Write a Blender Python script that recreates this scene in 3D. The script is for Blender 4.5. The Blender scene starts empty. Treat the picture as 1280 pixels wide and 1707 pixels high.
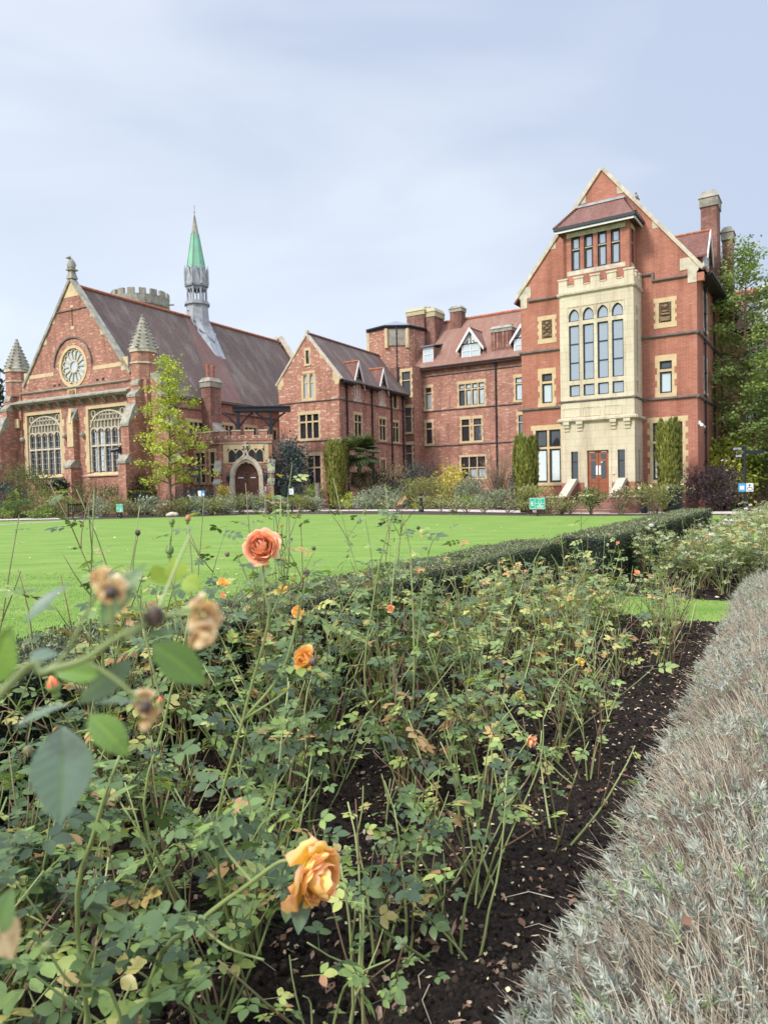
import bpy, bmesh, math, random
import numpy as np
from mathutils import Vector, Matrix, geometry
R_ = random.Random(7); NR = np.random.default_rng(7)
rad = math.radians
scene = bpy.context.scene; COL = scene.collection
# ---------------------------------------------------------------- camera
CAMZ = 1.6; PITCH = rad(-1.92); ROLL = rad(1.25); FPX = 1180.0
cd = bpy.data.cameras.new('camera'); cam = bpy.data.objects.new('camera', cd); COL.objects.link(cam); scene.camera = cam
cam.location = (0, 0, CAMZ)
cam.rotation_euler = (Matrix.Rotation(PITCH, 3, 'X') @ Matrix.Rotation(rad(90), 3, 'X') @ Matrix.Rotation(-ROLL, 3, 'Z')).to_euler()
cd.sensor_fit = 'VERTICAL'; cd.sensor_height = 36; cd.sensor_width = 27; cd.lens = 36 * FPX / 1707
cd.clip_start = 0.05; cd.clip_end = 2000
cd.dof.use_dof = True; cd.dof.focus_distance = 4.0; cd.dof.aperture_fstop = 5.8
# ---------------------------------------------------------------- light
SUN_EL, SUN_AZ = rad(43), math.atan2(-.62, -.78)
sd = bpy.data.lights.new('sun', 'SUN'); sun = bpy.data.objects.new('sun', sd); COL.objects.link(sun)
sd.energy = 2.4; sd.angle = rad(14); sd.color = (1, .95, .87)
sdir = Vector((math.cos(SUN_EL) * math.cos(SUN_AZ), math.cos(SUN_EL) * math.sin(SUN_AZ), math.sin(SUN_EL)))
sun.rotation_euler = sdir.to_track_quat('Z', 'Y').to_euler(); sun.location = (-20, -20, 40)
w = bpy.data.worlds.new('World'); scene.world = w; w.use_nodes = True
nt = w.node_tree; nt.nodes.clear(); N = nt.nodes.new; LK = nt.links.new
sky = N('ShaderNodeTexSky'); sky.sky_type = 'NISHITA'; sky.sun_disc = False; sky.sun_elevation = SUN_EL
sky.sun_rotation = math.pi / 2 - SUN_AZ
b1 = N('ShaderNodeBackground'); b1.inputs[1].default_value = .07; LK(sky.outputs[0], b1.inputs[0])
tc = N('ShaderNodeTexCoord'); sep = N('ShaderNodeSeparateXYZ'); LK(tc.outputs['Generated'], sep.inputs[0])
mp = N('ShaderNodeMapping'); mp.inputs['Scale'].default_value = (1, 1, 2.6); mp.inputs['Rotation'].default_value = (.25, .5, .3); LK(tc.outputs['Generated'], mp.inputs[0])
no = N('ShaderNodeTexNoise'); no.inputs['Scale'].default_value = 2.1; no.inputs['Detail'].default_value = 5; no.inputs['Roughness'].default_value = .42; no.inputs['Distortion'].default_value = .4
LK(mp.outputs[0], no.inputs['Vector'])
cr = N('ShaderNodeValToRGB'); cr.color_ramp.elements[0].position = .33; cr.color_ramp.elements[1].position = .64
cr.color_ramp.elements[0].color = (.45, .52, .665, 1); cr.color_ramp.elements[1].color = (.68, .73, .81, 1); LK(no.outputs[0], cr.inputs[0])
# paler towards the horizon on the left, unseen sky overhead brightened as added soft fill
hz = N('ShaderNodeMapRange'); hz.inputs[1].default_value = 0; hz.inputs[2].default_value = .55; hz.inputs[3].default_value = 1; hz.inputs[4].default_value = 0; LK(sep.outputs[2], hz.inputs[0])
lf = N('ShaderNodeMapRange'); lf.inputs[1].default_value = -.55; lf.inputs[2].default_value = .45; lf.inputs[3].default_value = 1; lf.inputs[4].default_value = .15; LK(sep.outputs[0], lf.inputs[0])
mu = N('ShaderNodeMath'); mu.operation = 'MULTIPLY'; LK(hz.outputs[0], mu.inputs[0]); LK(lf.outputs[0], mu.inputs[1])
mx = N('ShaderNodeMixRGB'); mx.inputs[2].default_value = (.68, .765, .85, 1); LK(mu.outputs[0], mx.inputs[0]); LK(cr.outputs[0], mx.inputs[1])
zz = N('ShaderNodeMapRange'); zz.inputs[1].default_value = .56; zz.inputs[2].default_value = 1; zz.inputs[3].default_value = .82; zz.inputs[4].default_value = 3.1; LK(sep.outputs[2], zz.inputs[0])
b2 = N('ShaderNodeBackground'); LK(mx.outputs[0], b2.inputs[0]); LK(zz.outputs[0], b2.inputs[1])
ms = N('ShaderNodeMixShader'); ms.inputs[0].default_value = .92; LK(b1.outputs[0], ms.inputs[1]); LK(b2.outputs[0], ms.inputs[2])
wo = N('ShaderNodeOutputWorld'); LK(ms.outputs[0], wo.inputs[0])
scene.view_settings.view_transform = 'Standard'; scene.view_settings.look = 'None'; scene.view_settings.gamma = 1
scene.view_settings.exposure = .70
scene.cycles.max_bounces = 6; scene.cycles.transparent_max_bounces = 4

def at(x, y, d):
    """world point seen at photo pixel (x, y), d metres in front of the camera"""
    a, b = x - 640, y - 853.5; c, s = math.cos(ROLL), math.sin(ROLL)
    uu, vv = (a * c - b * s) / FPX, -(a * s + b * c) / FPX
    yy, z2 = math.cos(PITCH) - vv * math.sin(PITCH), math.sin(PITCH) + vv * math.cos(PITCH)
    return Vector((uu * d, yy * d, CAMZ + z2 * d))
def gnd(x, y, z=0):
    p = at(x, y, 1) - Vector((0, 0, CAMZ)); t = (z - CAMZ) / p.z
    return Vector((p.x * t, p.y * t, z))
# ---------------------------------------------------------------- objects
LOC = {}
def thing(name, label, cat, loc=(0, 0, 0), group=None):
    o = bpy.data.objects.new(name, None); COL.objects.link(o); o.location = loc; o.empty_display_size = .2
    tag(o, label, cat, group); LOC[o.name] = Vector(loc); return o
def tag(o, label=None, cat=None, group=None, kind=None):
    if label: o['label'] = label
    if cat: o['category'] = cat
    if group: o['group'] = group
    if kind: o['kind'] = kind
    return o
def link(name, me, mat, parent=None, loc=None):
    o = bpy.data.objects.new(name, me); COL.objects.link(o)
    if mat: me.materials.append(mat)
    if parent is not None:
        o.parent = parent; LOC[o.name] = LOC[parent.name]
    else:
        LOC[o.name] = Vector(loc or (0, 0, 0)); o.location = LOC[o.name]
    return o
def copy_tree(o, loc, rz=0, sc=1, parent=None):
    c = o.copy(); COL.objects.link(c)
    if parent is not None: c.parent = parent
    else:
        c.location = loc; c.rotation_euler = (0, 0, rz); c.scale = (sc, sc, sc)
    LOC[c.name] = Vector(loc)
    for ch in o.children: copy_tree(ch, loc, parent=c)
    return c
class Fr:
    def __init__(s, O, deg, k=1):
        a = rad(deg); s.U = Vector((math.cos(a), math.sin(a))); s.V = Vector((-math.sin(a), math.cos(a))); s.O = Vector(O[:2]); s.k = k
    def __call__(s, u, v, z):
        p = s.O + s.k * (u * s.U + v * s.V); return Vector((p.x, p.y, CAMZ + s.k * (z - CAMZ)))
    def mk(s, O, U, V):
        f = Fr((0, 0), 0, s.k); f.O, f.U, f.V = O, U, V; return f
    def side(s, u): return s.mk(s.O + s.k * u * s.U, s.V.copy(), -s.U)
    def lside(s, u): return s.mk(s.O + s.k * u * s.U, -s.V, s.U.copy())
    def shift(s, v): return s.mk(s.O + s.k * v * s.V, s.U, s.V)
    def at(s, u, v): return s.mk(s.O + s.k * (u * s.U + v * s.V), s.U, s.V)
W0 = Fr((0, 0), 0)
def finish(me, wc):
    """box-projected UVs in metres"""
    uvl = me.uv_layers.new(name='uv').data
    for p in me.polygons:
        n = p.normal
        if abs(n.z) > .985: t, b = Vector((1, 0, 0)), Vector((0, 1, 0))
        else:
            t = Vector((-n.y, n.x, 0)).normalized(); b = n.cross(t)
            if b.z < 0: b = -b
        for li in p.loop_indices:
            c = wc[me.loops[li].vertex_index]; uvl[li].uv = (c.dot(t), c.dot(b))
class MB:
    def __init__(s, fr=W0): s.v = []; s.f = []; s.fr = fr; s.p = []
    def add(s, vs, fs):
        n = len(s.v); s.p.append((n, len(s.f))); s.v += [Vector(s.fr(*p)) for p in vs]; s.f += [tuple(i + n for i in f) for f in fs]; return s
    def box(s, u0, u1, v0, v1, z0, z1):
        return s.add([(u, v, z) for z in (z0, z1) for v in (v0, v1) for u in (u0, u1)],
                     [(0, 2, 3, 1), (4, 5, 7, 6), (0, 1, 5, 4), (2, 6, 7, 3), (0, 4, 6, 2), (1, 3, 7, 5)])
    def pv(s, poly, v0, v1):            # polygon in (u,z), extruded along v
        n = len(poly)
        return s.add([(a, v0, b) for a, b in poly] + [(a, v1, b) for a, b in poly],
                     [tuple(range(n)), tuple(range(2 * n - 1, n - 1, -1))] + [(i, (i + 1) % n, n + (i + 1) % n, n + i) for i in range(n)])
    def pu(s, poly, u0, u1):            # polygon in (v,z), extruded along u
        n = len(poly)
        return s.add([(u0, a, b) for a, b in poly] + [(u1, a, b) for a, b in poly],
                     [tuple(range(n)), tuple(range(2 * n - 1, n - 1, -1))] + [(i, (i + 1) % n, n + (i + 1) % n, n + i) for i in range(n)])
    def pz(s, poly, z0, z1, top=None):  # polygon in (u,v), extruded up, optional other top outline
        n = len(poly); top = top or poly
        return s.add([(a, b, z0) for a, b in poly] + [(a, b, z1) for a, b in top],
                     [tuple(range(n)), tuple(range(2 * n - 1, n - 1, -1))] + [(i, (i + 1) % n, n + (i + 1) % n, n + i) for i in range(n)])
    def rib(s, pts, wd, v0, v1, closed=False):   # bar of width wd along a polyline in (u,z)
        n = len(pts); L = []; Rr = []
        for i in range(n):
            a = pts[i - 1] if (i or closed) else pts[i]; b = pts[(i + 1) % n] if (i < n - 1 or closed) else pts[i]
            dx, dz = b[0] - a[0], b[1] - a[1]; l = math.hypot(dx, dz) or 1; nx, nz = -dz / l * wd / 2, dx / l * wd / 2
            L.append((pts[i][0] + nx, pts[i][1] + nz)); Rr.append((pts[i][0] - nx, pts[i][1] - nz))
        for i in range(n if closed else n - 1):
            j = (i + 1) % n; s.pv([L[i], L[j], Rr[j], Rr[i]], v0, v1)
        return s
    def lathe(s, c, prof, n=16, a0=0):
        m = len(prof); vs = []
        for r, z in prof:
            vs += [(c[0] + r * math.cos(a0 + 2 * math.pi * i / n), c[1] + r * math.sin(a0 + 2 * math.pi * i / n), z) for i in range(n)]
        fs = [(j * n + i, j * n + (i + 1) % n, (j + 1) * n + (i + 1) % n, (j + 1) * n + i) for j in range(m - 1) for i in range(n)]
        return s.add(vs, fs + [tuple(range(n - 1, -1, -1)), tuple(range((m - 1) * n, m * n))])
    def tube(s, pts, r, n=6):
        pts = [Vector(p) for p in pts]; m = len(pts); r = r if isinstance(r, (list, tuple)) else [r] * m; vs = []
        for i, p in enumerate(pts):
            d = (pts[min(i + 1, m - 1)] - pts[max(i - 1, 0)]).normalized(); a = d.cross(Vector((.31, .2, .93))).normalized(); b = d.cross(a)
            vs += [tuple(p + r[i] * (math.cos(2 * math.pi * k / n) * a + math.sin(2 * math.pi * k / n) * b)) for k in range(n)]
        return s.add(vs, [(j * n + i, j * n + (i + 1) % n, (j + 1) * n + (i + 1) % n, (j + 1) * n + i) for j in range(m - 1) for i in range(n)]
                     + [tuple(range(n)), tuple(range((m - 1) * n, m * n))])
    def ball(s, c, r, n=8, sq=(1, 1, 1)):
        m = n // 2; vs = []; fs = []
        for j in range(m + 1):
            t = math.pi * j / m
            vs += [(c[0] + r * sq[0] * math.sin(t) * math.cos(2 * math.pi * i / n), c[1] + r * sq[1] * math.sin(t) * math.sin(2 * math.pi * i / n), c[2] + r * sq[2] * math.cos(t)) for i in range(n)]
        fs = [(j * n + i, j * n + (i + 1) % n, (j + 1) * n + (i + 1) % n, (j + 1) * n + i) for j in range(m) for i in range(n)]
        return s.add(vs, fs)
    def each(s, name, mat, parent=None):   # every added piece becomes a part of its own
        e = s.p[1:] + [(len(s.v), len(s.f))]
        for (v0, f0), (v1, f1) in zip(s.p, e):
            m = MB(); m.v = s.v[v0:v1]; m.f = [tuple(i - v0 for i in f) for f in s.f[f0:f1]]; m.build(name, mat, parent)
    def build(s, name, mat, parent=None, loc=None, smooth=False):
        L = LOC[parent.name] if parent is not None else Vector(loc or (0, 0, 0))
        me = bpy.data.meshes.new(name); me.from_pydata([tuple(p - L) for p in s.v], [], s.f)
        bm = bmesh.new(); bm.from_mesh(me); bmesh.ops.recalc_face_normals(bm, faces=bm.faces); bm.to_mesh(me); bm.free()
        finish(me, s.v)
        if smooth:
            for p in me.polygons: p.use_smooth = True
        return link(name, me, mat, parent, loc)
def wall(fr, name, mat, parent, outer, holes=(), rev=.24):
    polys = [[Vector((a, b, 0)) for a, b in p] for p in [outer] + list(holes)]
    m = MB(fr); flat = [(p.x, 0, p.y) for q in polys for p in q]
    m.add(flat, [tuple(t) for t in geometry.tessellate_polygon(polys)])
    for h in holes:
        n = len(h); m.add([(a, 0, b) for a, b in h] + [(a, rev, b) for a, b in h], [(i, (i + 1) % n, n + (i + 1) % n, n + i) for i in range(n)])
    return m.build(name, mat, parent)
def arch(u0, u1, z0, zs, zt, n=6):      # pointed opening outline, counter-clockwise
    c = (u0 + u1) / 2; h = u1 - c; r = zt - zs; pts = [(u0, z0), (u1, z0)]
    d = max(0, (r * r - h * h) / (2 * h)); R = h + d; am = math.atan2(r, d) if d else math.pi / 2; ky = 1 if d else r / h
    half = [(R * math.cos(am * i / n) - d, ky * R * math.sin(am * i / n)) for i in range(n + 1)]; half[-1] = (0, r)
    return pts + [(c + x, zs + z) for x, z in half] + [(c - x, zs + z) for x, z in half[-2::-1]]
# ---------------------------------------------------------------- materials
def newmat(name):
    m = bpy.data.materials.new(name); m.use_nodes = True; t = m.node_tree
    return m, t, t.nodes['Principled BSDF']
def nd(t, kind, **kw):
    n = t.nodes.new(kind)
    for k, v in kw.items():
        if k in n.inputs: n.inputs[k].default_value = v
        else: setattr(n, k, v)
    return n
def ramp(t, stops):
    r = t.nodes.new('ShaderNodeValToRGB'); e = r.color_ramp.elements
    while len(e) < len(stops): e.new(.5)
    for i, (p, c) in enumerate(stops): e[i].position = p; e[i].color = (*c, 1)
    return r
def bump(t, src, bsdf, s=.3, d=.02):
    b = nd(t, 'ShaderNodeBump', Strength=s, Distance=d); t.links.new(src, b.inputs['Height']); t.links.new(b.outputs[0], bsdf.inputs['Normal'])
def plain(name, c, rough=.6, noise=.25, sc=3, metal=0, spec=.4, c2=None, bmp=0):
    m, t, b = newmat(name); b.inputs['Roughness'].default_value = rough; b.inputs['Metallic'].default_value = metal; b.inputs['Specular IOR Level'].default_value = spec
    g = nd(t, 'ShaderNodeNewGeometry'); n = nd(t, 'ShaderNodeTexNoise', Scale=sc, Detail=6, Roughness=.65); t.links.new(g.outputs['Position'], n.inputs['Vector'])
    c2 = c2 or tuple(x * (1 - noise * 1.6) for x in c)
    r = ramp(t, [(.3, c2), (.68, tuple(x * (1 + noise * .3) for x in c))]); t.links.new(n.outputs[0], r.inputs[0]); t.links.new(r.outputs[0], b.inputs['Base Color'])
    if bmp: bump(t, n.outputs[0], b, bmp, .03)
    return m
def brick(name, c1, c2, mortar, fleck, fl=.62, bw=.3, bh=.1, stain=(.5, .42, .42), stn=.5, msz=.012):
    m, t, b = newmat(name); L = t.links.new; b.inputs['Roughness'].default_value = .88; b.inputs['Specular IOR Level'].default_value = .25
    uv = nd(t, 'ShaderNodeUVMap', uv_map='uv')
    br = nd(t, 'ShaderNodeTexBrick', Scale=1.0, **{'Mortar Size': msz, 'Brick Width': bw, 'Row Height': bh, 'Bias': -.1, 'Mortar Smooth': .3})
    br.inputs['Color1'].default_value = (*c1, 1); br.inputs['Color2'].default_value = (*c2, 1); br.inputs['Mortar'].default_value = (*mortar, 1)
    L(uv.outputs[0], br.inputs['Vector'])
    # scattered pale or burnt bricks
    mp = nd(t, 'ShaderNodeMapping'); mp.inputs['Scale'].default_value = (1.5, 4.6, 1); L(uv.outputs[0], mp.inputs[0])
    n1 = nd(t, 'ShaderNodeTexNoise', Scale=1.25, Detail=2, Roughness=.5); L(mp.outputs[0], n1.inputs['Vector'])
    r1 = ramp(t, [(fl, (0, 0, 0)), (fl + .07, (1, 1, 1))]); L(n1.outputs[0], r1.inputs[0])
    m1 = nd(t, 'ShaderNodeMixRGB'); m1.inputs[2].default_value = (*fleck, 1); L(r1.outputs[0], m1.inputs[0]); L(br.outputs[0], m1.inputs[1])
    # broad weathering
    g = nd(t, 'ShaderNodeNewGeometry'); n2 = nd(t, 'ShaderNodeTexNoise', Scale=.55, Detail=7, Roughness=.68); L(g.outputs['Position'], n2.inputs['Vector'])
    r2 = ramp(t, [(.38, stain), (.62, (1, 1, 1))]); L(n2.outputs[0], r2.inputs[0])
    m2 = nd(t, 'ShaderNodeMixRGB', blend_type='MULTIPLY'); m2.inputs[0].default_value = stn; L(m1.outputs[0], m2.inputs[1]); L(r2.outputs[0], m2.inputs[2])
    mp3 = nd(t, 'ShaderNodeMapping'); mp3.inputs['Scale'].default_value = (1.6, .13, 1); L(uv.outputs[0], mp3.inputs[0])
    n3 = nd(t, 'ShaderNodeTexNoise', Scale=1.0, Detail=6, Roughness=.7); L(mp3.outputs[0], n3.inputs['Vector']); r3 = ramp(t, [(.36, (.55, .50, .50)), (.52, (1, 1, 1)), (.66, (1, 1, 1)), (.8, (1.2, 1.2, 1.2))]); L(n3.outputs[0], r3.inputs[0])
    m3 = nd(t, 'ShaderNodeMixRGB', blend_type='MULTIPLY'); m3.inputs[0].default_value = .55; L(m2.outputs[0], m3.inputs[1]); L(r3.outputs[0], m3.inputs[2])
    L(m3.outputs[0], b.inputs['Base Color']); bump(t, br.outputs['Fac'], b, .35, -.012)
    return m
def tiles(name, c1, c2, pale, streak=.3, bw=.2, bh=.14):
    m, t, b = newmat(name); L = t.links.new; b.inputs['Roughness'].default_value = .85; b.inputs['Specular IOR Level'].default_value = .25
    uv = nd(t, 'ShaderNodeUVMap', uv_map='uv')
    br = nd(t, 'ShaderNodeTexBrick', Scale=1.0, **{'Mortar Size': .008, 'Brick Width': bw, 'Row Height': bh, 'Bias': 0.0})
    br.inputs['Color1'].default_value = (*c1, 1); br.inputs['Color2'].default_value = (*c2, 1); br.inputs['Mortar'].default_value = (*(x * .45 for x in c1), 1)
    L(uv.outputs[0], br.inputs['Vector'])
    mp = nd(t, 'ShaderNodeMapping'); mp.inputs['Scale'].default_value = (1.0, .28, 1); L(uv.outputs[0], mp.inputs[0])
    n1 = nd(t, 'ShaderNodeTexNoise', Scale=.9, Detail=8, Roughness=.7); L(mp.outputs[0], n1.inputs['Vector'])
    r1 = ramp(t, [(.48, (0, 0, 0)), (.78, (1, 1, 1))]); L(n1.outputs[0], r1.inputs[0])
    k = nd(t, 'ShaderNodeMath', operation='MULTIPLY'); k.inputs[1].default_value = streak * 2; L(r1.outputs[0], k.inputs[0])
    m1 = nd(t, 'ShaderNodeMixRGB'); m1.inputs[2].default_value = (*pale, 1); L(k.outputs[0], m1.inputs[0]); L(br.outputs[0], m1.inputs[1])
    L(m1.outputs[0], b.inputs['Base Color']); bump(t, br.outputs['Fac'], b, .5, -.02)
    return m
M = {}
M['brick_wing'] = brick('brick_wing', (.50, .19, .125), (.41, .145, .095), (.42, .27, .22), (.55, .31, .21), .68, stain=(.72, .62, .6), stn=.6)
M['brick_gable'] = brick('brick_gable', (.56, .245, .145), (.38, .155, .105), (.46, .34, .28), (.72, .55, .44), .57, stn=.45)
M['brick_range'] = brick('brick_range', (.52, .235, .155), (.37, .16, .115), (.45, .33, .27), (.64, .46, .37), .58, stn=.55)
M['brick_hall'] = brick('brick_hall', (.47, .205, .14), (.32, .135, .10), (.40, .28, .23), (.66, .38, .25), .58, stn=.5)
M['brick_old'] = brick('brick_old', (.38, .17, .125), (.21, .10, .085), (.29, .21, .18), (.42, .26, .2), .62, stain=(.35, .32, .32), stn=.7)
M['tile_dark'] = tiles('tile_dark', (.13, .095, .086), (.175, .118, .103), (.29, .25, .22), .4)
M['tile_red'] = tiles('tile_red', (.25, .132, .10), (.31, .165, .125), (.34, .26, .21), .4)
M['tile_brown'] = tiles('tile_brown', (.17, .085, .07), (.24, .11, .09), (.28, .20, .16), .35)
M['tile_orange'] = plain('tile_orange', (.48, .17, .09), .85, .3, 4)
M['tile_pink'] = tiles('tile_pink', (.19, .108, .096), (.225, .13, .112), (.31, .23, .20), .25)
M['ashlar'] = brick('ashlar', (.66, .58, .44), (.62, .54, .405), (.49, .43, .33), (.68, .63, .52), .66, 1.15, .42, (.78, .74, .66), .5, .012)
M['stone'] = plain('stone', (.63, .48, .28), .85, .22, 2.2, c2=(.50, .38, .23))
M['stone_pale'] = plain('stone_pale', (.62, .54, .42), .85, .25, 2.5)
M['stone_grey'] = plain('stone_grey', (.38, .35, .29), .9, .4, 1.8, c2=(.17, .165, .13))
M['carving'] = plain('carving', (.30, .20, .12), .85, .4, 7)
M['carving_dark'] = plain('carving_dark', (.10, .062, .042), .9, .3, 9)
M['string'] = plain('string', (.20, .165, .15), .8, .35, 2)
M['white'] = plain('white', (.78, .78, .77), .55, .12, 2)
M['black'] = plain('black', (.022, .024, .032), .45, .25, 6)
M['iron'] = plain('iron', (.018, .02, .03), .5, .2, 4)
M['lead'] = plain('lead', (.40, .41, .43), .6, .3, 2.5, c2=(.24, .25, .27))
M['zinc'] = plain('zinc', (.24, .27, .31), .45, .2, 1.5)
M['copper'] = plain('copper', (.19, .47, .33), .65, .35, .9, c2=(.22, .33, .22))
M['render'] = plain('render', (.40, .36, .28), .9, .4, 1.2, c2=(.20, .19, .17))
M['door_red'] = plain('door_red', (.33, .105, .05), .5, .2, 3)
M['door_dark'] = plain('door_dark', (.13, .05, .035), .55, .3, 3)
M['timber'] = plain('timber', (.27, .23, .185), .9, .35, 9)
M['paper'] = plain('paper', (.80, .80, .82), .7, .05, 3)
M['rubber'] = plain('rubber', (.05, .05, .05), .8, .2, 8)
M['sign_green'] = plain('sign_green', (.03, .40, .27), .5, .08, 3)
M['sign_blue'] = plain('sign_blue', (.10, .36, .68), .5, .08, 3)
M['curtain'] = plain('curtain', (.66, .74, .76), .8, .12, 14)
M['pot'] = plain('pot', (.42, .16, .10), .85, .25, 3)
M['lichen'] = plain('lichen', (.46, .40, .20), .9, .3, 5, c2=(.36, .32, .25))
def glass(name, c, mirror, rough=.06):
    m, t, b = newmat(name); b.inputs['Base Color'].default_value = (*c, 1); b.inputs['Roughness'].default_value = .25
    gl = nd(t, 'ShaderNodeBsdfGlossy', Roughness=rough); gl.inputs[0].default_value = (.92, .95, .97, 1)
    g = nd(t, 'ShaderNodeNewGeometry'); n = nd(t, 'ShaderNodeTexNoise', Scale=1.1, Detail=2); t.links.new(g.outputs['Position'], n.inputs['Vector'])
    bp = nd(t, 'ShaderNodeBump', Strength=.16, Distance=.1); t.links.new(n.outputs[0], bp.inputs['Height']); t.links.new(bp.outputs[0], gl.inputs['Normal'])
    mx = nd(t, 'ShaderNodeMixShader'); mx.inputs[0].default_value = mirror
    t.links.new(b.outputs[0], mx.inputs[1]); t.links.new(gl.outputs[0], mx.inputs[2]); t.links.new(mx.outputs[0], t.nodes['Material Output'].inputs[0])
    return m
M['glass'] = glass('glass', (.018, .022, .03), .10)
M['glass_sky'] = glass('glass_sky', (.16, .20, .22), .45)
M['glass_mid'] = glass('glass_mid', (.05, .065, .08), .22)
M['glass_pale'] = glass('glass_pale', (.50, .58, .60), .25)
def leafmat(name, stops, rough=.55, trans=.25, spec=.4, tcol=None, spots=0, attr='rnd', back=None):
    m, t, b = newmat(name); L = t.links.new; b.inputs['Roughness'].default_value = rough; b.inputs['Specular IOR Level'].default_value = spec
    a = nd(t, 'ShaderNodeAttribute', attribute_name=attr); r = ramp(t, stops); L(a.outputs['Fac'], r.inputs[0]); col = r.outputs[0]
    if spots:
        g = nd(t, 'ShaderNodeNewGeometry'); n = nd(t, 'ShaderNodeTexNoise', Scale=spots, Detail=4, Roughness=.6); L(g.outputs['Position'], n.inputs['Vector'])
        r2 = ramp(t, [(.30, (.55, .47, .45)), (.42, (.95, .95, .95)), (.62, (1.0, 1.0, 1.0)), (.75, (1.15, 1.12, 1.0))]); L(n.outputs[0], r2.inputs[0])
        mm = nd(t, 'ShaderNodeMixRGB', blend_type='MULTIPLY'); mm.inputs[0].default_value = .9; L(col, mm.inputs[1]); L(r2.outputs[0], mm.inputs[2]); col = mm.outputs[0]
    L(col, b.inputs['Base Color'])
    if trans:
        tr = nd(t, 'ShaderNodeBsdfTranslucent')
        hs = nd(t, 'ShaderNodeMixRGB', blend_type='MULTIPLY'); hs.inputs[0].default_value = 1; hs.inputs[2].default_value = (*(tcol or (1.5, 1.5, .7)), 1); L(col, hs.inputs[1]); L(hs.outputs[0], tr.inputs[0])
        mx = nd(t, 'ShaderNodeMixShader'); mx.inputs[0].default_value = trans; L(b.outputs[0], mx.inputs[1]); L(tr.outputs[0], mx.inputs[2]); L(mx.outputs[0], t.nodes['Material Output'].inputs[0])
    return m
M['rose_leaf'] = leafmat('rose_leaf', [(0, (.04, .068, .034)), (.28, (.08, .13, .05)), (.55, (.135, .205, .07)), (.8, (.25, .35, .09)), (.92, (.46, .48, .14)), (1, (.42, .19, .10))], .40, .22, .42, spots=38)
M['rose_leaf_yellow'] = leafmat('rose_leaf_yellow', [(0, (.085, .13, .06)), (.35, (.165, .24, .085)), (.65, (.29, .36, .11)), (.88, (.50, .48, .15)), (.95, (.55, .38, .13)), (1, (.40, .19, .09))], .48, .25, .45, spots=45)
M['rose_leaf_pale'] = leafmat('rose_leaf_pale', [(0, (.15, .18, .09)), (.5, (.27, .31, .15)), (.85, (.42, .43, .22)), (1, (.50, .42, .20))], .5, .2, .4)
M['hero_leaf'] = leafmat('hero_leaf', [(0, (.17, .235, .185)), (.4, (.13, .22, .07)), (.7, (.21, .35, .06)), (1, (.36, .47, .09))], .42, .3, .5, spots=16)
M['cane'] = leafmat('cane', [(0, (.16, .10, .06)), (.2, (.20, .13, .075)), (.3, (.17, .21, .075)), (.65, (.24, .29, .10)), (1, (.36, .40, .16))], .5, 0, .4)
M['petal'] = leafmat('petal', [(0, (.94, .57, .22)), (.35, (.96, .57, .33)), (.7, (.95, .49, .33)), (1, (.92, .33, .24))], .6, .25, .3, (1.05, .9, .75))
M['petal_apricot'] = leafmat('petal_apricot', [(0, (.96, .66, .06)), (.4, (.97, .63, .20)), (.8, (.96, .57, .28)), (1, (.93, .42, .26))], .6, .25, .3, (1.05, .9, .75))
M['petal_white'] = leafmat('petal_white', [(0, (.75, .68, .45)), (.4, (.82, .80, .74)), (1, (.86, .84, .84))], .55, .3, .3, (1, 1, 1))
M['petal_yellow'] = leafmat('petal_yellow', [(0, (.75, .45, .05)), (.5, (.80, .62, .16)), (1, (.72, .55, .25))], .55, .3, .3, (1, 1, .7))
M['petal_dead'] = leafmat('petal_dead', [(0, (.30, .18, .12)), (.22, (.66, .48, .27)), (.6, (.86, .68, .40)), (1, (.88, .82, .70))], .8, .35, .2, (1.1, .9, .6), spots=60)
M['hip'] = leafmat('hip', [(0, (.06, .035, .03)), (.4, (.17, .12, .07)), (.7, (.14, .22, .06)), (1, (.22, .30, .09))], .55, 0, .4)
M['bud_red'] = leafmat('bud_red', [(0, (.14, .22, .06)), (.45, (.18, .25, .07)), (.6, (.75, .12, .07)), (1, (.85, .25, .08))], .5, 0, .4)
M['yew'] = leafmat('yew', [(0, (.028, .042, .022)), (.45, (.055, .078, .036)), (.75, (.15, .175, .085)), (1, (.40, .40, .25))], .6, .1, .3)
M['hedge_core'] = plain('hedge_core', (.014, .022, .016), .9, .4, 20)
M['straw'] = leafmat('straw', [(0, (.17, .135, .10)), (.35, (.35, .295, .22)), (.7, (.52, .455, .34)), (1, (.68, .61, .48))], .75, 0, .2)
M['lav_leaf'] = leafmat('lav_leaf', [(0, (.26, .27, .22)), (.4, (.43, .45, .38)), (.7, (.57, .585, .50)), (.86, (.38, .44, .27)), (1, (.30, .42, .13))], .7, .12, .2, (1, 1.1, .9))
M['litter'] = leafmat('litter', [(0, (.13, .065, .042)), (.3, (.28, .165, .11)), (.6, (.46, .325, .235)), (.8, (.60, .49, .32)), (1, (.74, .66, .42))], .8, .1, .2)
M['soil'] = plain('soil', (.045, .034, .028), .95, .5, 45, c2=(.006, .0045, .004), spec=.1, bmp=1)
M['crumb'] = leafmat('crumb', [(0, (.006, .005, .004)), (.55, (.030, .023, .019)), (.92, (.06, .045, .034)), (1, (.12, .09, .065))], 1.0, 0, .05)
M['twig'] = plain('twig', (.14, .095, .06), .9, .3, 20)
M['bark'] = plain('bark', (.20, .17, .14), .9, .4, 8)
def foliage(name, d, m_, l, rough=.6, trans=.2): return leafmat(name, [(0, d), (.5, m_), (1, l)], rough, trans, .35)
M['f_lime'] = foliage('f_lime', (.20, .27, .05), (.42, .48, .07), (.60, .60, .12))
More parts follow.
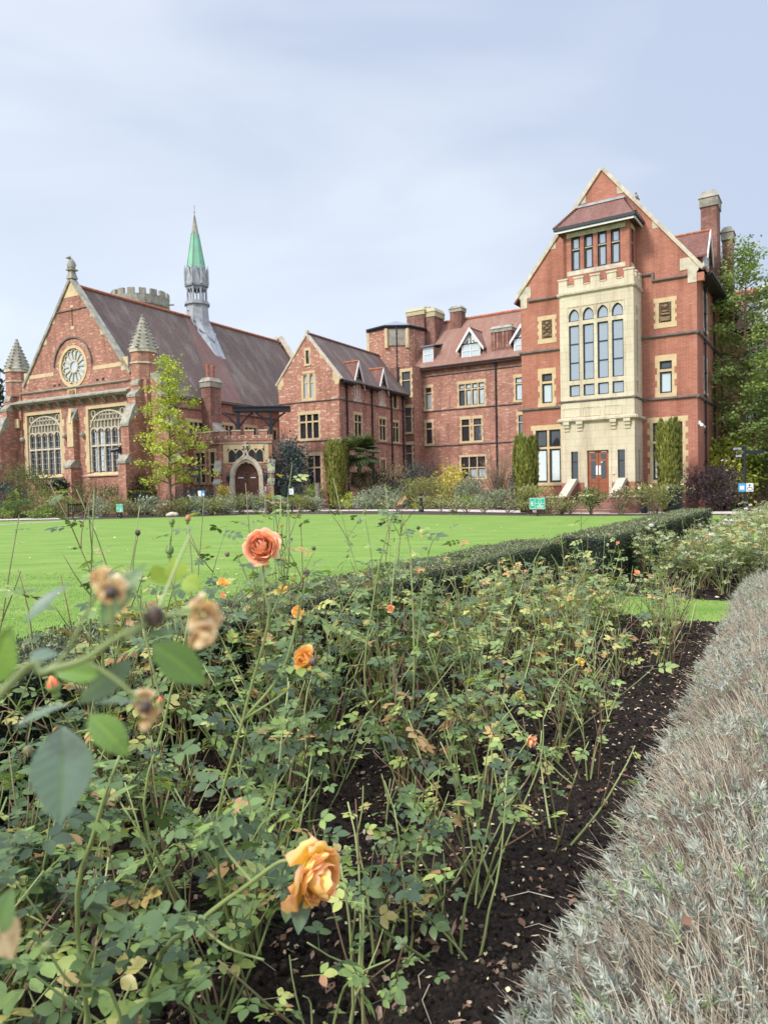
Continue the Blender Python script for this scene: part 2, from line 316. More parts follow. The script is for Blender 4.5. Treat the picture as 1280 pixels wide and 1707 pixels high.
M['f_green'] = foliage('f_green', (.09, .14, .04), (.19, .27, .07), (.34, .41, .13))
M['f_mid'] = foliage('f_mid', (.05, .085, .03), (.11, .16, .05), (.20, .25, .09))
M['f_dark'] = foliage('f_dark', (.018, .032, .022), (.04, .062, .04), (.085, .115, .07), trans=.08)
M['f_blue'] = foliage('f_blue', (.026, .045, .045), (.06, .09, .085), (.13, .17, .155), trans=.08)
M['f_grey'] = foliage('f_grey', (.13, .16, .11), (.26, .30, .21), (.42, .45, .35))
M['f_olive'] = foliage('f_olive', (.11, .12, .04), (.24, .25, .09), (.38, .37, .16))
M['f_brown'] = foliage('f_brown', (.12, .09, .05), (.24, .20, .11), (.36, .31, .19))
M['f_purple'] = foliage('f_purple', (.018, .012, .014), (.045, .028, .032), (.10, .06, .065), trans=.05)
M['f_yew'] = foliage('f_yew', (.045, .06, .015), (.15, .17, .035), (.34, .32, .08), trans=.1)
M['f_gold'] = foliage('f_gold', (.28, .26, .04), (.55, .48, .09), (.70, .60, .2))
M['f_palm'] = foliage('f_palm', (.05, .075, .03), (.11, .15, .06), (.28, .28, .13), trans=.1)
def ground_mat(name, c1, c2, c3, s1, s2, bm_=.3, rough=.9, stripe=0):
    m, t, b = newmat(name); L = t.links.new; b.inputs['Roughness'].default_value = rough; b.inputs['Specular IOR Level'].default_value = .2
    g = nd(t, 'ShaderNodeNewGeometry')
    n1 = nd(t, 'ShaderNodeTexNoise', Scale=s1, Detail=8, Roughness=.75); n2 = nd(t, 'ShaderNodeTexNoise', Scale=s2, Detail=5, Roughness=.6)
    mp = nd(t, 'ShaderNodeMapping'); mp.inputs['Rotation'].default_value = (0, 0, rad(32)); mp.inputs['Scale'].default_value = (1, 3.5 if stripe else 1, 1)
    L(g.outputs['Position'], n1.inputs['Vector']); L(g.outputs['Position'], mp.inputs[0]); L(mp.outputs[0], n2.inputs['Vector'])
    r = ramp(t, [(.33, c1), (.68, c2)]); L(n1.outputs[0], r.inputs[0]); r2 = ramp(t, [(.35, (0, 0, 0)), (.7, (1, 1, 1))]); L(n2.outputs[0], r2.inputs[0])
    k = nd(t, 'ShaderNodeMath', operation='MULTIPLY'); k.inputs[1].default_value = .8; L(r2.outputs[0], k.inputs[0])
    mx = nd(t, 'ShaderNodeMixRGB'); mx.inputs[2].default_value = (*c3, 1); L(k.outputs[0], mx.inputs[0]); L(r.outputs[0], mx.inputs[1]); L(mx.outputs[0], b.inputs['Base Color'])
    bump(t, n1.outputs[0], b, bm_, .02); return m
M['ground'] = ground_mat('ground', (.09, .12, .045), (.16, .20, .07), (.12, .12, .06), 6, .4)
M['lawn'] = ground_mat('lawn', (.085, .175, .026), (.165, .275, .048), (.225, .305, .075), 26, .55, .6, stripe=1)
M['path'] = ground_mat('path', (.46, .39, .34), (.58, .50, .45), (.52, .45, .42), 9, .8, .2)
M['earth'] = ground_mat('earth', (.045, .034, .03), (.085, .062, .052), (.06, .05, .04), 14, 2, .6)
M['grass'] = leafmat('grass', [(0, (.07, .14, .018)), (.5, (.13, .235, .03)), (1, (.22, .31, .07))], .6, .25, .3)
# ---------------------------------------------------------------- building kit
def win(par, fr, u0, u1, z0, z1, cols=1, tr=(), st=.22, hd=.3, sl=.16, glass='glass', stone='stone', holes=None, mw=.1, fw=.05, frame='black', quoin=True, panes=None, blinds=()):
    if holes is not None: holes.append([(u0 - .04, z0 - .04), (u1 + .04, z0 - .04), (u1 + .04, z1 + .04), (u0 - .04, z1 + .04)])
    m = MB(fr)
    if st:
        m.box(u0 - st, u1 + st, -.018, .2, z1, z1 + hd); m.box(u0 - st, u1 + st, -.07, .2, z0 - sl, z0)
        nb = max(2, round((z1 - z0) / .33)) if quoin else 1
        for i in range(nb):
            q = st if (i % 2 == 0 or not quoin) else st * .55
            a, b = z0 + (z1 - z0) * i / nb, z0 + (z1 - z0) * (i + 1) / nb
            m.box(u0 - q, u0, -.015 - .004 * (i % 2), .2, a, b); m.box(u1, u1 + q, -.015 - .004 * (i % 2), .2, a, b)
    us = [u0 + (u1 - u0) * i / cols for i in range(cols + 1)]
    if mw:
        for x in us[1:-1]: m.box(x - mw / 2, x + mw / 2, .02, .2, z0, z1)
        for z in tr: m.box(u0, u1, .028, .19, z - mw / 2, z + mw / 2)
    w_ = m.build('window', M[stone], par) if m.v else thing_part('window', par)
    f = MB(fr); zs = [z0] + list(tr) + [z1]; g = {}
    for i in range(cols):
        for j in range(len(zs) - 1):
            a = us[i] + (mw / 2 if i else 0); b = us[i + 1] - (mw / 2 if i < cols - 1 else 0); c = zs[j] + (mw / 2 if j else 0); d = zs[j + 1] - (mw / 2 if j < len(zs) - 2 else 0)
            f.box(a, a + fw, .09, .15, c, d); f.box(b - fw, b, .09, .15, c, d); f.box(a + fw, b - fw, .092, .15, c, c + fw); f.box(a + fw, b - fw, .092, .15, d - fw, d)
            k = (panes or {}).get((i, j), glass); g.setdefault(k, MB(fr)).add([(x_, .145 + R_.uniform(-.012, .012), z_) for x_, z_ in ((a, c), (b, c), (b, d), (a, d))], [(0, 1, 2), (0, 2, 3)])
    f.build('frame', M[frame], w_)
    for k, q in g.items(): q.build('pane', M[k], w_)
    return w_
def thing_part(name, par):
    o = bpy.data.objects.new(name, None); COL.objects.link(o); o.parent = par; LOC[o.name] = LOC[par.name]; return o
def course(par, fr, u0, u1, z, h=.13, d=.1, mat='string', name='string_course', back=.05):
    return MB(fr).pu([(-d, z - h * .2), (-d, z + h * .25), (back, z + h / 2), (back, z - h / 2), (-d * .3, z - h / 2)], u0, u1).build(name, M[mat] if isinstance(mat, str) else mat, par)
def pipe(par, fr, u, z0, z1, r=.055, hopper=True):
    m = MB(fr).tube([(u, -.09, z0), (u, -.09, z1)], r, 8)
    if hopper: m.pz([(u - .13, -.2), (u + .13, -.2), (u + .13, -.01), (u - .13, -.01)], z1 - .3, z1)
    for z in np.arange(z0 + .8, z1 - .4, 1.7): m.box(u - .09, u + .09, -.16, -.005, z, z + .08)
    return m.build('drainpipe', M['iron'], par)
def coping(par, fr, pts, v0, v1, th=.2, mat='stone_pale'):
    m = MB(fr)
    for a, b in zip(pts[:-1], pts[1:]):
        l = math.hypot(b[0] - a[0], b[1] - a[1]); nx, nz = -(b[1] - a[1]) / l * th, (b[0] - a[0]) / l * th
        if nz < 0: nx, nz = -nx, -nz
        m.pv([a, b, (b[0] + nx, b[1] + nz), (a[0] + nx, a[1] + nz)], v0, v1)
    return m.build('coping', M[mat], par)
def roof(par, fr, p, mat, name='roof', th=.12):     # p: four corners (u,v,z), eave-left, eave-right, ridge-right, ridge-left
    a = [Vector(q) for q in p]; n = (a[1] - a[0]).cross(a[3] - a[0]).normalized() * th
    return MB(fr).add([tuple(q) for q in a] + [tuple(q - n) for q in a], [(0, 1, 2, 3), (7, 6, 5, 4), (0, 4, 5, 1), (1, 5, 6, 2), (2, 6, 7, 3), (3, 7, 4, 0)]).build(name, M[mat] if isinstance(mat, str) else mat, par)
def ridge(par, fr, a, b, mat='tile_orange', r=.13, bumps=True):
    a, b = Vector(a), Vector(b); L = (b - a).length; m = MB(fr); n = max(2, int(L / .42)); d = (b - a) / n
    for i in range(n):
        p, q = a + d * i, a + d * (i + .96); m.tube([tuple(p), tuple(q)], [r * (1 + .06 * (i % 2)), r * 1.0], 7)
    return m.build('ridge_tiles', M[mat], par)
def chimney(par, fr, u0, u1, v0, v1, z0, z1, cap=.5, mat='brick_old', pots=0, capm='stone_grey', potm='pot', name='chimney', potz=.6):
    c = MB(fr).box(u0, u1, v0, v1, z0, z1 - cap).build(name, M[mat] if isinstance(mat, str) else mat, par)
    m = MB(fr).box(u0 - .07, u1 + .07, v0 - .07, v1 + .07, z1 - cap, z1 - cap * .45)
    m.pz([(u0 - .13, v0 - .13), (u1 + .13, v0 - .13), (u1 + .13, v1 + .13), (u0 - .13, v1 + .13)], z1 - cap * .45, z1, [(u0 + .08, v0 + .08), (u1 - .08, v0 + .08), (u1 - .08, v1 - .08), (u0 + .08, v1 - .08)])
    m.build('chimney_cap', M[capm], c)
    for i in range(pots):
        t = (i + .5) / pots; uu, vv = (u0 + (u1 - u0) * t, (v0 + v1) / 2) if u1 - u0 > v1 - v0 else ((u0 + u1) / 2, v0 + (v1 - v0) * t)
        MB(fr).lathe((uu, vv), [(.14, z1 - .06), (.13, z1 + potz * .8), (.16, z1 + potz * .82), (.16, z1 + potz)], 10).build('chimney_pot', M[potm], c)
    return c
def dormer(par, fr, u0, u1, z0, z1, za, back=3.0, ov=.28, rm='tile_brown', timber=True, cols=2, ridgem='tile_orange', cheek='tile_brown', flat=False):
    """front at v=0 of fr; eaves z1, apex za; runs back into the roof"""
    c = (u0 + u1) / 2; d = thing_part('dormer', par)
    m = MB(fr).box(u0, u1, .04, .12, z0, z1)
    if not flat: m.pv([(u0, z1), (u1, z1), (c, za - .1)], .05, .12)
    m.build('dormer_front', M['white'], d)
    MB(fr).box(u0 + .02, u0 + .1, .12, back, z0, z1).box(u1 - .1, u1 - .02, .12, back, z0, z1).build('cheek', M[cheek], d)
    f = MB(fr); g = MB(fr); ws = (u1 - u0 - .24) / cols; zt = z0 + (z1 - z0) * .66
    for i in range(cols):
        a = u0 + .12 + ws * i + .05; b = a + ws - .1
        for p, q in ((z0 + .12, zt - .04), (zt + .04, z1 - .1)):
            g.add([(a, .034, p), (b, .034, p), (b, .034, q), (a, .034, q)], [(0, 1, 2, 3)])
            f.box(a - .05, a, -.01, .05, p - .05, q + .05).box(b, b + .05, -.01, .05, p - .05, q + .05).box(a, b, -.008, .05, p - .05, p).box(a, b, -.008, .05, q, q + .05)
    g.build('pane', M['glass_pale' if flat or cols == 2 else 'glass_mid'], d); f.build('frame', M['white'], d)
    if flat:
        MB(fr).pu([(-.25, z1), (-.25, z1 + .1), (back, za + .1), (back, za)], u0 - .15, u1 + .15).build('dormer_roof', M['zinc'], d); return d
    k = (za - z1) / (c - u0); zo = z1 - k * ov
    m = MB(fr)
    for s_ in (-1, 1):
        e = c + s_ * (c - u0 + ov); m.pv([(c, za), (e, zo), (e, zo + .12), (c, za + .14)], -.18, back)
    m.build('dormer_roof', M[rm], d)
    m = MB(fr)
    for s_ in (-1, 1):
        e = c + s_ * (c - u0 + ov + .03); m.pv([(c, za - .22), (e, zo - .16), (e, zo + .13), (c, za + .16)], -.25, -.185)
    m.build('bargeboard', M['white'], d)
    if timber:
        m = MB(fr); m.box(u0 + .04, u1 - .04, .0, .06, z1 - .02, z1 + .09); m.box(c - .05, c + .05, .0, .06, z1 + .09, za - .3)
        for s_ in (-1, 1): m.pv([(c + s_ * .38, z1 + .08), (c + s_ * .5, z1 + .08), (c + s_ * .26, z1 + .36), (c + s_ * .16, z1 + .36)], .005, .06)
        m.build('timber_frame', M['black'], d)
    ridge(d, fr, (c, -.2, za + .12), (c, back, za + .12), ridgem, .1)
    return d
def wallbody(par, fr, poly_uv, z0, z1, mat, name='wall'): return MB(fr).pz(poly_uv, z0, z1).build(name, M[mat] if isinstance(mat, str) else mat, par)
def eave(par, fr, u0, u1, z, d=.4, mat='black'):
    return MB(fr).pu([(-d, z - .02), (-d - .12, z + .02), (-d - .12, z + .14), (-d, z + .14)], u0, u1).box(u0, u1, -d, .02, z - .06, z - .02).build('gutter', M[mat], par)
# ---------------------------------------------------------------- gabled wing with the stone oriel
RF = Fr((11.91, 40.48), -32.5); RW = RF.shift(1.9); c0 = .22
wing = thing('brick_wing', 'tall red brick gabled wing with a pale stone oriel above a double door', 'building', RF(c0, 8, 0))
H = []
win(wing, RW, -4.02, -2.44, 1.74, 4.98, 2, (3.87,), .3, .3, .2, 'glass', 'stone', H, .13, .1, panes={(0, 0): 'glass_pale', (1, 0): 'glass_pale'})
win(wing, RW, 2.94, 4.52, 1.74, 4.98, 2, (3.87,), .3, .3, .2, 'glass', 'stone', H, .13, .1, panes={(0, 0): 'glass', (1, 0): 'glass'})
for a in (-3.57, 3.34): win(wing, RW, a, a + .65, 6.62, 8.43, 1, (7.9,), .25, .33, .22, 'glass', 'stone', H, .14, .09, panes={(0, 0): 'glass_pale'})
wall(RW, 'wall', M['brick_wing'], wing, [(-4.87, -.4), (5.31, -.4), (5.31, 13.55), (c0, 19.9), (-4.87, 13.55)], H)
# blinds behind the lower left lights
for a, b in ((-3.9, -3.32), (-3.0, -2.55)): MB(RW).box(a, b, .11, .125, 1.86, 3.78).build('curtain', M['curtain'], wing)
for a, b in ((4.28, 4.42), (3.05, 3.22)): MB(RW).box(a, b, .11, .125, 1.86, 3.7 if a > 4 else 3.0).build('curtain', M['curtain'], wing)
RS = RW.side(5.31); H = []
win(wing, RS, 2.3, 3.5, 10.4, 12.35, 2, (11.6,), .2, .25, .18, 'glass', 'stone_pale', H, .1, .06)
win(wing, RS, 2.4, 3.4, 6.8, 8.6, 2, (8,), .2, .25, .18, 'glass', 'stone_pale', H, .1, .06)
win(wing, RS, 6.4, 7.6, 1.9, 4.9, 2, (3.9,), .25, .25, .18, 'glass', 'stone_pale', H, .1, .06)
wall(RS, 'wall', M['brick_wing'], wing, [(0, -.4), (16, -.4), (16, 13.6), (0, 13.6)], H)
MB(RW.lside(-4.87)).add([(-19, 0, -.4), (0, 0, -.4), (0, 0, 13.55), (-19, 0, 13.55)], [(0, 1, 2, 3)]).build('wall', M['brick_wing'], wing)
MB(RW).add([(-4.87, 19, -.4), (5.31, 19, -.4), (5.31, 19, 13.4), (c0, 19, 19.9), (-4.87, 19, 13.4)], [(0, 1, 2, 3, 4)]).build('wall', M['brick_wing'], wing)
k = (19.9 - 13.55) / 5.09
roof(wing, RW, [(5.31 + .6, .3, 13.55 - .6 * k + .3), (5.91, 19, 13.55 - .6 * k + .3), (c0, 19, 20.1), (c0, .3, 20.1)], 'tile_brown')
roof(wing, RW, [(-5.47, 19, 13.55 - .6 * k + .3), (-5.47, .3, 13.55 - .6 * k + .3), (c0, .3, 20.1), (c0, 19, 20.1)], 'tile_brown')
eave(wing, RW.side(5.31), .35, 18, 13.0, .62)
MB(RS).box(.02, .34, -.36, .0, 12.6, 13.05).build('corbel', M['brick_wing'], wing)
coping(wing, RW, [(-5.1, 13.22), (c0, 19.87)], -.1, .32, .2); coping(wing, RW, [(5.55, 13.2), (c0, 19.87)], -.1, .32, .2)
for q in ([(-5.12, 13.5), (-4.87, 13.15), (-4.87, 12.6), (-4.45, 12.6), (-4.45, 13.2), (-4.2, 13.2), (-4.2, 13.9), (-4.6, 13.9)], [(5.55, 13.45), (5.31, 13.1), (5.31, 12.55), (4.85, 12.55), (4.85, 13.3), (4.45, 13.3), (4.45, 13.95), (4.95, 13.95)]): MB(RW).pv(q, -.03, .2).build('kneeler_stone', M['stone_pale'], wing)
for s_, zz_ in ((-1, 15.9), (-1, 18.2), (1, 15.9), (1, 18.3)):
    e = (19.9 - zz_) / k; MB(RW).pv([(c0 + s_ * e, zz_), (c0 + s_ * (e - .42), zz_), (c0 + s_ * (e - .42), zz_ + .5)], -.02, .1).build('kneeler_stone', M['stone_pale'], wing)
for z in (9.85, 6.33): course(wing, RW, -4.97, -1.78, z, .2, .13); course(wing, RW, 2.39, 5.42, z, .2, .13); course(wing, RS, -.12, 16, z, .2, .12)
course(wing, RW, -4.36, -1.78, 13.0, .18, .13); course(wing, RW, 2.39, 2.95, 13.38, .18, .13); course(wing, RW, 3.0, 4.83, 12.98, .18, .13); MB(RW).box(2.95, 3.08, -.12, .05, 12.95, 13.45).build('string_course', M['string'], wing)
MB(RW).box(-4.9, 5.34, -.05, .0, -.4, .95).build('plinth', M['brick_old'], wing)
# carved panels
for q, (a, b) in enumerate(((-3.52, -2.87), (3.33, 3.99))):
    m = MB(RW)
    for i in range(5): m.box(a - (.28 if i % 2 else .2), a, -.02, .05, 10.58 + .224 * i, 10.58 + .224 * (i + 1)).box(b, b + (.28 if i % 2 else .2), -.02, .05, 10.58 + .224 * i, 10.58 + .224 * (i + 1))
    m.box(a - .28, b + .28, -.024, .05, 11.7, 11.96).box(a - .28, b + .28, -.024, .05, 10.28, 10.58)
    p = m.build('carved_panel', M['stone'], wing)
    MB(RW).box(a, b, -.004, .03, 10.58, 11.7).build('panel_ground', M['carving_dark'], p)
    m = MB(RW); c = (a + b) / 2
    if q:
        m.pv([(c - .24, 10.66), (c + .24, 10.66), (c + .27, 10.9), (c - .27, 10.9)], -.07, 0).pv([(c - .25, 11.0), (c + .25, 11.0), (c + .22, 11.1), (c - .22, 11.1)], -.07, 0)
        m.pv([(c - .2, 11.16), (c + .2, 11.16), (c + .12, 11.26), (c - .12, 11.26)], -.07, 0); m.ball((c, -.01, 11.47), .13, 8, (1, .5, .9)).ball((c - .15, -.01, 11.52), .07, 6, (1, .5, 1))
    else:
        for dx, dz, r in ((0, 10.8, .16), (-.17, 11.0, .1), (.17, 11.0, .1), (0, 11.2, .12), (-.17, 11.35, .1), (.18, 11.33, .1), (0, 11.5, .13), (-.2, 10.75, .07), (.2, 10.75, .07)): m.ball((c + dx, -.01, dz), r, 8, (1, .45, .8))
    for i in range(14): m.ball((a + .06 + .04 * R_.random() + (b - a - .16) * (i % 2), -.005, 10.66 + .075 * i), .045, 6, (1, .5, 1))
    m.build('relief', M['carving'], p)
# stone bay
bay = thing_part('stone_oriel', wing); u0, u1 = -1.77, 2.38; H = []; lights = [(-1.24, -.64), (-.43, .19), (.39, 1.0), (1.2, 1.82)]
doorh = [(-.26, .98), (.95, .98), (.95, 3.5), (-.26, 3.5)]; H.append(doorh)
for a, b in ((-1.19, -.78), (1.45, 1.85)): H.append([(a, 1.78), (b, 1.78), (b, 3.48), (a, 3.48)])
for a, b in lights: H += [arch(a, b, 10.92, 11.2, 11.64), [(a, 7.55), (b, 7.55), (b, 10.7), (a, 10.7)], [(a, 6.64), (b, 6.64), (b, 7.3), (a, 7.3)]]
wall(RF, 'ashlar_front', M['ashlar'], bay, [(u0, 1.66), (-.42, 1.66), (-.42, 3.66), (1.11, 3.66), (1.11, 1.66), (u1, 1.66), (u1, 12.5), (u0, 12.5)], H[1:], .2)
BS = RF.side(u1); BL = RF.lside(u0); sh = [arch(.62, .92, 10.92, 11.2, 11.55), [(.62, 7.55), (.92, 7.55), (.92, 10.7), (.62, 10.7)], [(.62, 6.64), (.92, 6.64), (.92, 7.3), (.62, 7.3)], [(.85, 1.78), (1.1, 1.78), (1.1, 3.48), (.85, 3.48)]]
wall(BS, 'ashlar_side', M['ashlar'], bay, [(0, 1.66), (1.9, 1.66), (1.9, 12.5), (0, 12.5)], sh, .2)
wall(BL, 'ashlar_side', M['ashlar'], bay, [(-1.9, 1.66), (0, 1.66), (0, 12.5), (-1.9, 12.5)], [], .2)
MB(RF).box(u0, -.42, 0.015, 1.9, -.4, 1.66).box(1.11, u1 - .01, 0.015, 1.9, -.4, 1.66).build('plinth', M['brick_wing'], bay)
MB(RF).box(-.42, -.262, -.03, .3, .9, 3.66).box(.952, 1.11, -.03, .3, .9, 3.66).box(-.262, .952, -.03, .3, 3.5, 3.66).build('door_surround', M['ashlar'], bay)
wn = thing_part('window', bay); f = MB(RF); g = MB(RF); gd = MB(RF)
for a, b in lights:
    f.rib(arch(a + .03, b - .03, 10.95, 11.2, 11.6), .07, .1, .16, True); g.pv(arch(a, b, 10.92, 11.2, 11.64), .14, .17)
    for p, q in ((7.55, 10.7), (6.64, 7.3)):
        f.box(a, a + .06, .1, .16, p, q).box(b - .06, b, .1, .16, p, q).box(a + .06, b - .06, .102, .16, p, p + .06).box(a + .06, b - .06, .102, .16, q - .06, q); g.add([(x_, .15 + R_.uniform(-.014, .014), z_) for x_, z_ in ((a, p), (b, p), (b, q), (a, q))], [(0, 1, 2), (0, 2, 3)])
    for z in (8.57, 9.64): f.box(a + .06, b - .06, .102, .16, z - .035, z + .035)
f.build('frame', M['black'], wn); g.build('pane', M['glass_sky'], wn)
m = MB(RF)
for a, b in lights: m.box(a - .08, a - .045, -.03, .0, 11.2, 11.78).box(b + .045, b + .08, -.03, .0, 11.2, 11.78).box(a - .045, b + .045, -.03, .0, 11.735, 11.77)
m.build('hood_mould', M['ashlar'], bay)
wn = thing_part('window', bay); MB(BS).box(.62, .92, .1, .13, 6.64, 10.7).pv(arch(.62, .92, 10.92, 11.2, 11.55), .1, .13).box(.85, 1.1, .1, .13, 1.78, 3.48).build('pane', M['glass'], wn)
for a, b in ((-1.19, -.78), (1.45, 1.85)):
    wn = thing_part('window', bay); MB(RF).box(a, b, .13, .16, 1.78, 3.48).build('pane', M['glass'], wn)
    MB(RF).box(a, a + .03, .09, .13, 1.78, 3.48).box(b - .03, b, .09, .13, 1.78, 3.48).box(a + .03, b - .03, .092, .13, 2.85, 2.9).build('frame', M['black'], wn)
    MB(RF).box(a - .09, a, -.02, .05, 1.7, 3.56).box(b, b + .09, -.02, .05, 1.7, 3.56).box(a, b, -.02, .05, 3.48, 3.56).box(a, b, -.03, .05, 1.7, 1.78).build('window_surround', M['ashlar'], wn)
for fr_, a, b in ((RF, u0 - .12, u1 + .12), (BS, -.1, 1.9), (BL, -1.9, .1)):
    course(bay, fr_, a, b, 12.52, .2, .12, 'stone_pale'); course(bay, fr_, a, b, 6.37, .13, .08, 'string'); course(bay, fr_, a, b, 5.28, .26, .2, 'stone_pale')
m = MB(RF)
for a in (-1.62, -.5, .72):
    b = a + 1.0; z, q = 5.47, 5.99; m.box(a, b, -.022, 0, z, z + .03).box(a, b, -.022, 0, q - .03, q).box(a, a + .03, -.022, 0, z + .03, q - .03).box(b - .03, b, -.022, 0, z + .03, q - .03)
m.build('apron_panel', M['ashlar'], bay)
for a in (-1.6, -.83, 1.06, 1.82): MB(RF).box(a, a + .36, -.2, 0, 5.02, 5.19).box(a + .02, a + .34, -.13, 0, 4.85, 5.02).box(a + .03, a + .33, -.05, 0, 4.65, 4.85).build('corbel', M['ashlar'], bay)
m = MB(RF); n = 5; mw_, cw = .5, (u1 - u0 - 2.5) / 4          # battlements
m.box(u0 - .03, u1 + .03, -.03, .22, 12.58, 12.93)
for i in range(n):
    a = u0 - .03 + i * (mw_ + cw + .012); m.box(a, a + mw_, -.031, .221, 12.93, 13.33).box(a - .04, a + mw_ + .04, -.07, .26, 13.33, 13.42)
    if i < n - 1: m.box(a + mw_ + .05, a + mw_ + cw - .05, -.06, .24, 12.93, 12.99)
m.box(u1 - .19, u1 + .031, .222, 1.9, 12.58, 12.93)
for a, b in ((.6, 1.0), (1.35, 1.88)): m.box(u1 - .191, u1 + .032, a, b, 12.93, 13.33).box(u1 - .23, u1 + .07, a - .03, b, 13.33, 13.42)
m.build('battlement', M['ashlar'], bay)
MB(RF).box(u0 + .05, u1 - .05, .2, 1.88, 12.55, 12.62).build('bay_roof', M['lead'], bay)
door = MB(RF).box(-.26, .335, .12, .18, .98, 3.5).box(.355, .95, .12, .18, .98, 3.5).build('door', M['door_red'], bay)
MB(RF).box(.333, .357, .11, .19, .98, 3.5).build('door_gap', M['black'], door)
m = MB(RF); fm = MB(RF)
for a in (-.08, .5):
    for z, q in ((1.9, 2.88), (3.02, 3.28)): m.box(a, a + .27, .105, .125, z, q)
    fm.box(a - .08, a + .35, .1, .13, 1.15, 1.2).box(a - .08, a + .35, .1, .13, 1.62, 1.67).box(a - .08, a - .04, .1, .13, 1.2, 1.62).box(a + .31, a + .35, .1, .13, 1.2, 1.62)
m.build('pane', M['glass'], door); fm.build('moulding', M['door_red'], door)
for q in ((.2, .31, 2.1, 2.62), (.375, .48, 2.1, 2.62), (-.18, .14, 3.37, 3.43), (.5, .82, 3.37, 3.43), (.5, .57, 2.78, 2.85)): MB(RF).box(q[0], q[1], .093, .118, q[2], q[3]).build('notice', M['paper'], door)
MB(RF).ball((1.22, -.03, 2.15), .06, 8).build('bell', M['white'], bay)
for i in range(6):
    MB(RF).box(-.75, 1.45, -1.75 + i * .3, -.005, -.2, .165 * (i + 1)).build('step', M['brick_old'], wing)
MB(RF).box(-.75, 1.45, -1.77, -1.5, .15, .185).build('step_nosing', M['stone_grey'], wing)
for a, b in ((-2.35, -.92), (1.62, 3.0)):
    ck = MB(RF).box(a, b, -2.35, -1.7, -.3, .86).build('cheek_wall', M['brick_old'], wing)
    MB(RF).box(a - .05, b + .05, -2.42, -1.66, .86, .96).build('wall_cap', M['stone_pale'], ck)
for a in (-1.25, 1.5): MB(RF).pu([(-2.3, .9), (-1.75, .9), (-.0, 1.72), (-.0, 1.9), (-.25, 1.9)], a, a + .45).build('ramp_coping', M['stone_pale'], wing); MB(RF).pu([(-1.75, -.3), (-.0, -.3), (-.0, 1.68), (-1.75, .88)], a + .05, a + .4).build('cheek_wall', M['brick_old'], wing)
# upper brick oriel with hipped tile roof
RO = RF.shift(.5); up = thing_part('upper_oriel', wing); a0, a1 = -1.66, 2.09; H = []
for a in (-1.16, -.41, .36, 1.1): win(up, RO, a, a + .44, 13.98, 15.83, 1, (15.15,), 0, 0, 0, 'glass_sky', 'stone_pale', H, .05, .07)
wall(RO, 'wall', M['brick_wing'], up, [(a0, 12.6), (a1, 12.6), (a1, 16.25), (a0, 16.25)], H, .2)
OS = RO.side(a1); H = []; win(up, OS, .5, .95, 13.98, 15.83, 1, (15.15,), 0, 0, 0, 'glass', 'stone_pale', H, .05, .07)
wall(OS, 'wall', M['brick_wing'], up, [(0, 12.6), (1.4, 12.6), (1.4, 16.25), (0, 16.25)], H, .2)
MB(RO.lside(a0)).box(-1.4, 0, 0, .2, 12.6, 16.25).build('wall', M['brick_wing'], up)
for a, b in ((15.87, 16.12), (13.68, 13.94)): MB(RO).box(-1.45, 1.86, -.025, .12, a, b).build('stone_band', M['stone_pale'], up)
for a, b in ((15.87, 16.12), (13.68, 13.94)): MB(OS).box(.3, 1.15, -.025, .12, a, b).build('stone_band', M['stone_pale'], up)
e = [(a0 - .4, -.42), (a1 + .42, -.42), (a1 + .42, 1.4), (a0 - .4, 1.4)]
MB(RO).add([(e[0][0], e[0][1], 16.4), (e[1][0], e[1][1], 16.4), (e[2][0], e[2][1], 16.4), (e[3][0], e[3][1], 16.4), (-1.2, 1.4, 18.0), (1.5, 1.4, 18.0)],
           [(0, 1, 5, 4), (1, 2, 5), (3, 0, 4), (0, 3, 2, 1), (2, 3, 4, 5)]).build('roof', M['tile_brown'], up)
for p, q in (((e[1][0], e[1][1], 16.42), (1.5, 1.38, 18.03)), ((e[0][0], e[0][1], 16.42), (-1.2, 1.38, 18.03))):
    p, q = Vector(p), Vector(q); m = MB(RO)
    for i in range(13): t = p.lerp(q, i / 13); m.tube([tuple(t), tuple(t.lerp(q, .1) + Vector((0, 0, .03)))], [.1, .07], 6)
    m.build('hip_tiles', M['tile_brown'], up)
MB(RO).box(-1.25, 1.55, 1.28, 1.4, 17.97, 18.1).build('flashing', M['lead'], up)
MB(RO).box(e[0][0], e[1][0], e[0][1] - .1, e[0][1] + .02, 16.24, 16.42).box(e[1][0] - .02, e[1][0] + .1, e[0][1] + .02, 1.4, 16.242, 16.42).build('gutter', M['black'], up)
MB(RO).box(e[0][0] + .08, e[1][0] - .08, e[0][1] - .03, e[0][1] + .02, 16.1, 16.22).box(e[1][0] - .06, e[1][0] - .02, e[0][1] + .022, 1.4, 16.1, 16.22).build('fascia', M['white'], up)
MB(RO).box(e[0][0] + .08, e[1][0] - .08, e[0][1] + .03, 1.4, 16.2, 16.23).build('soffit', M['carving_dark'], up)
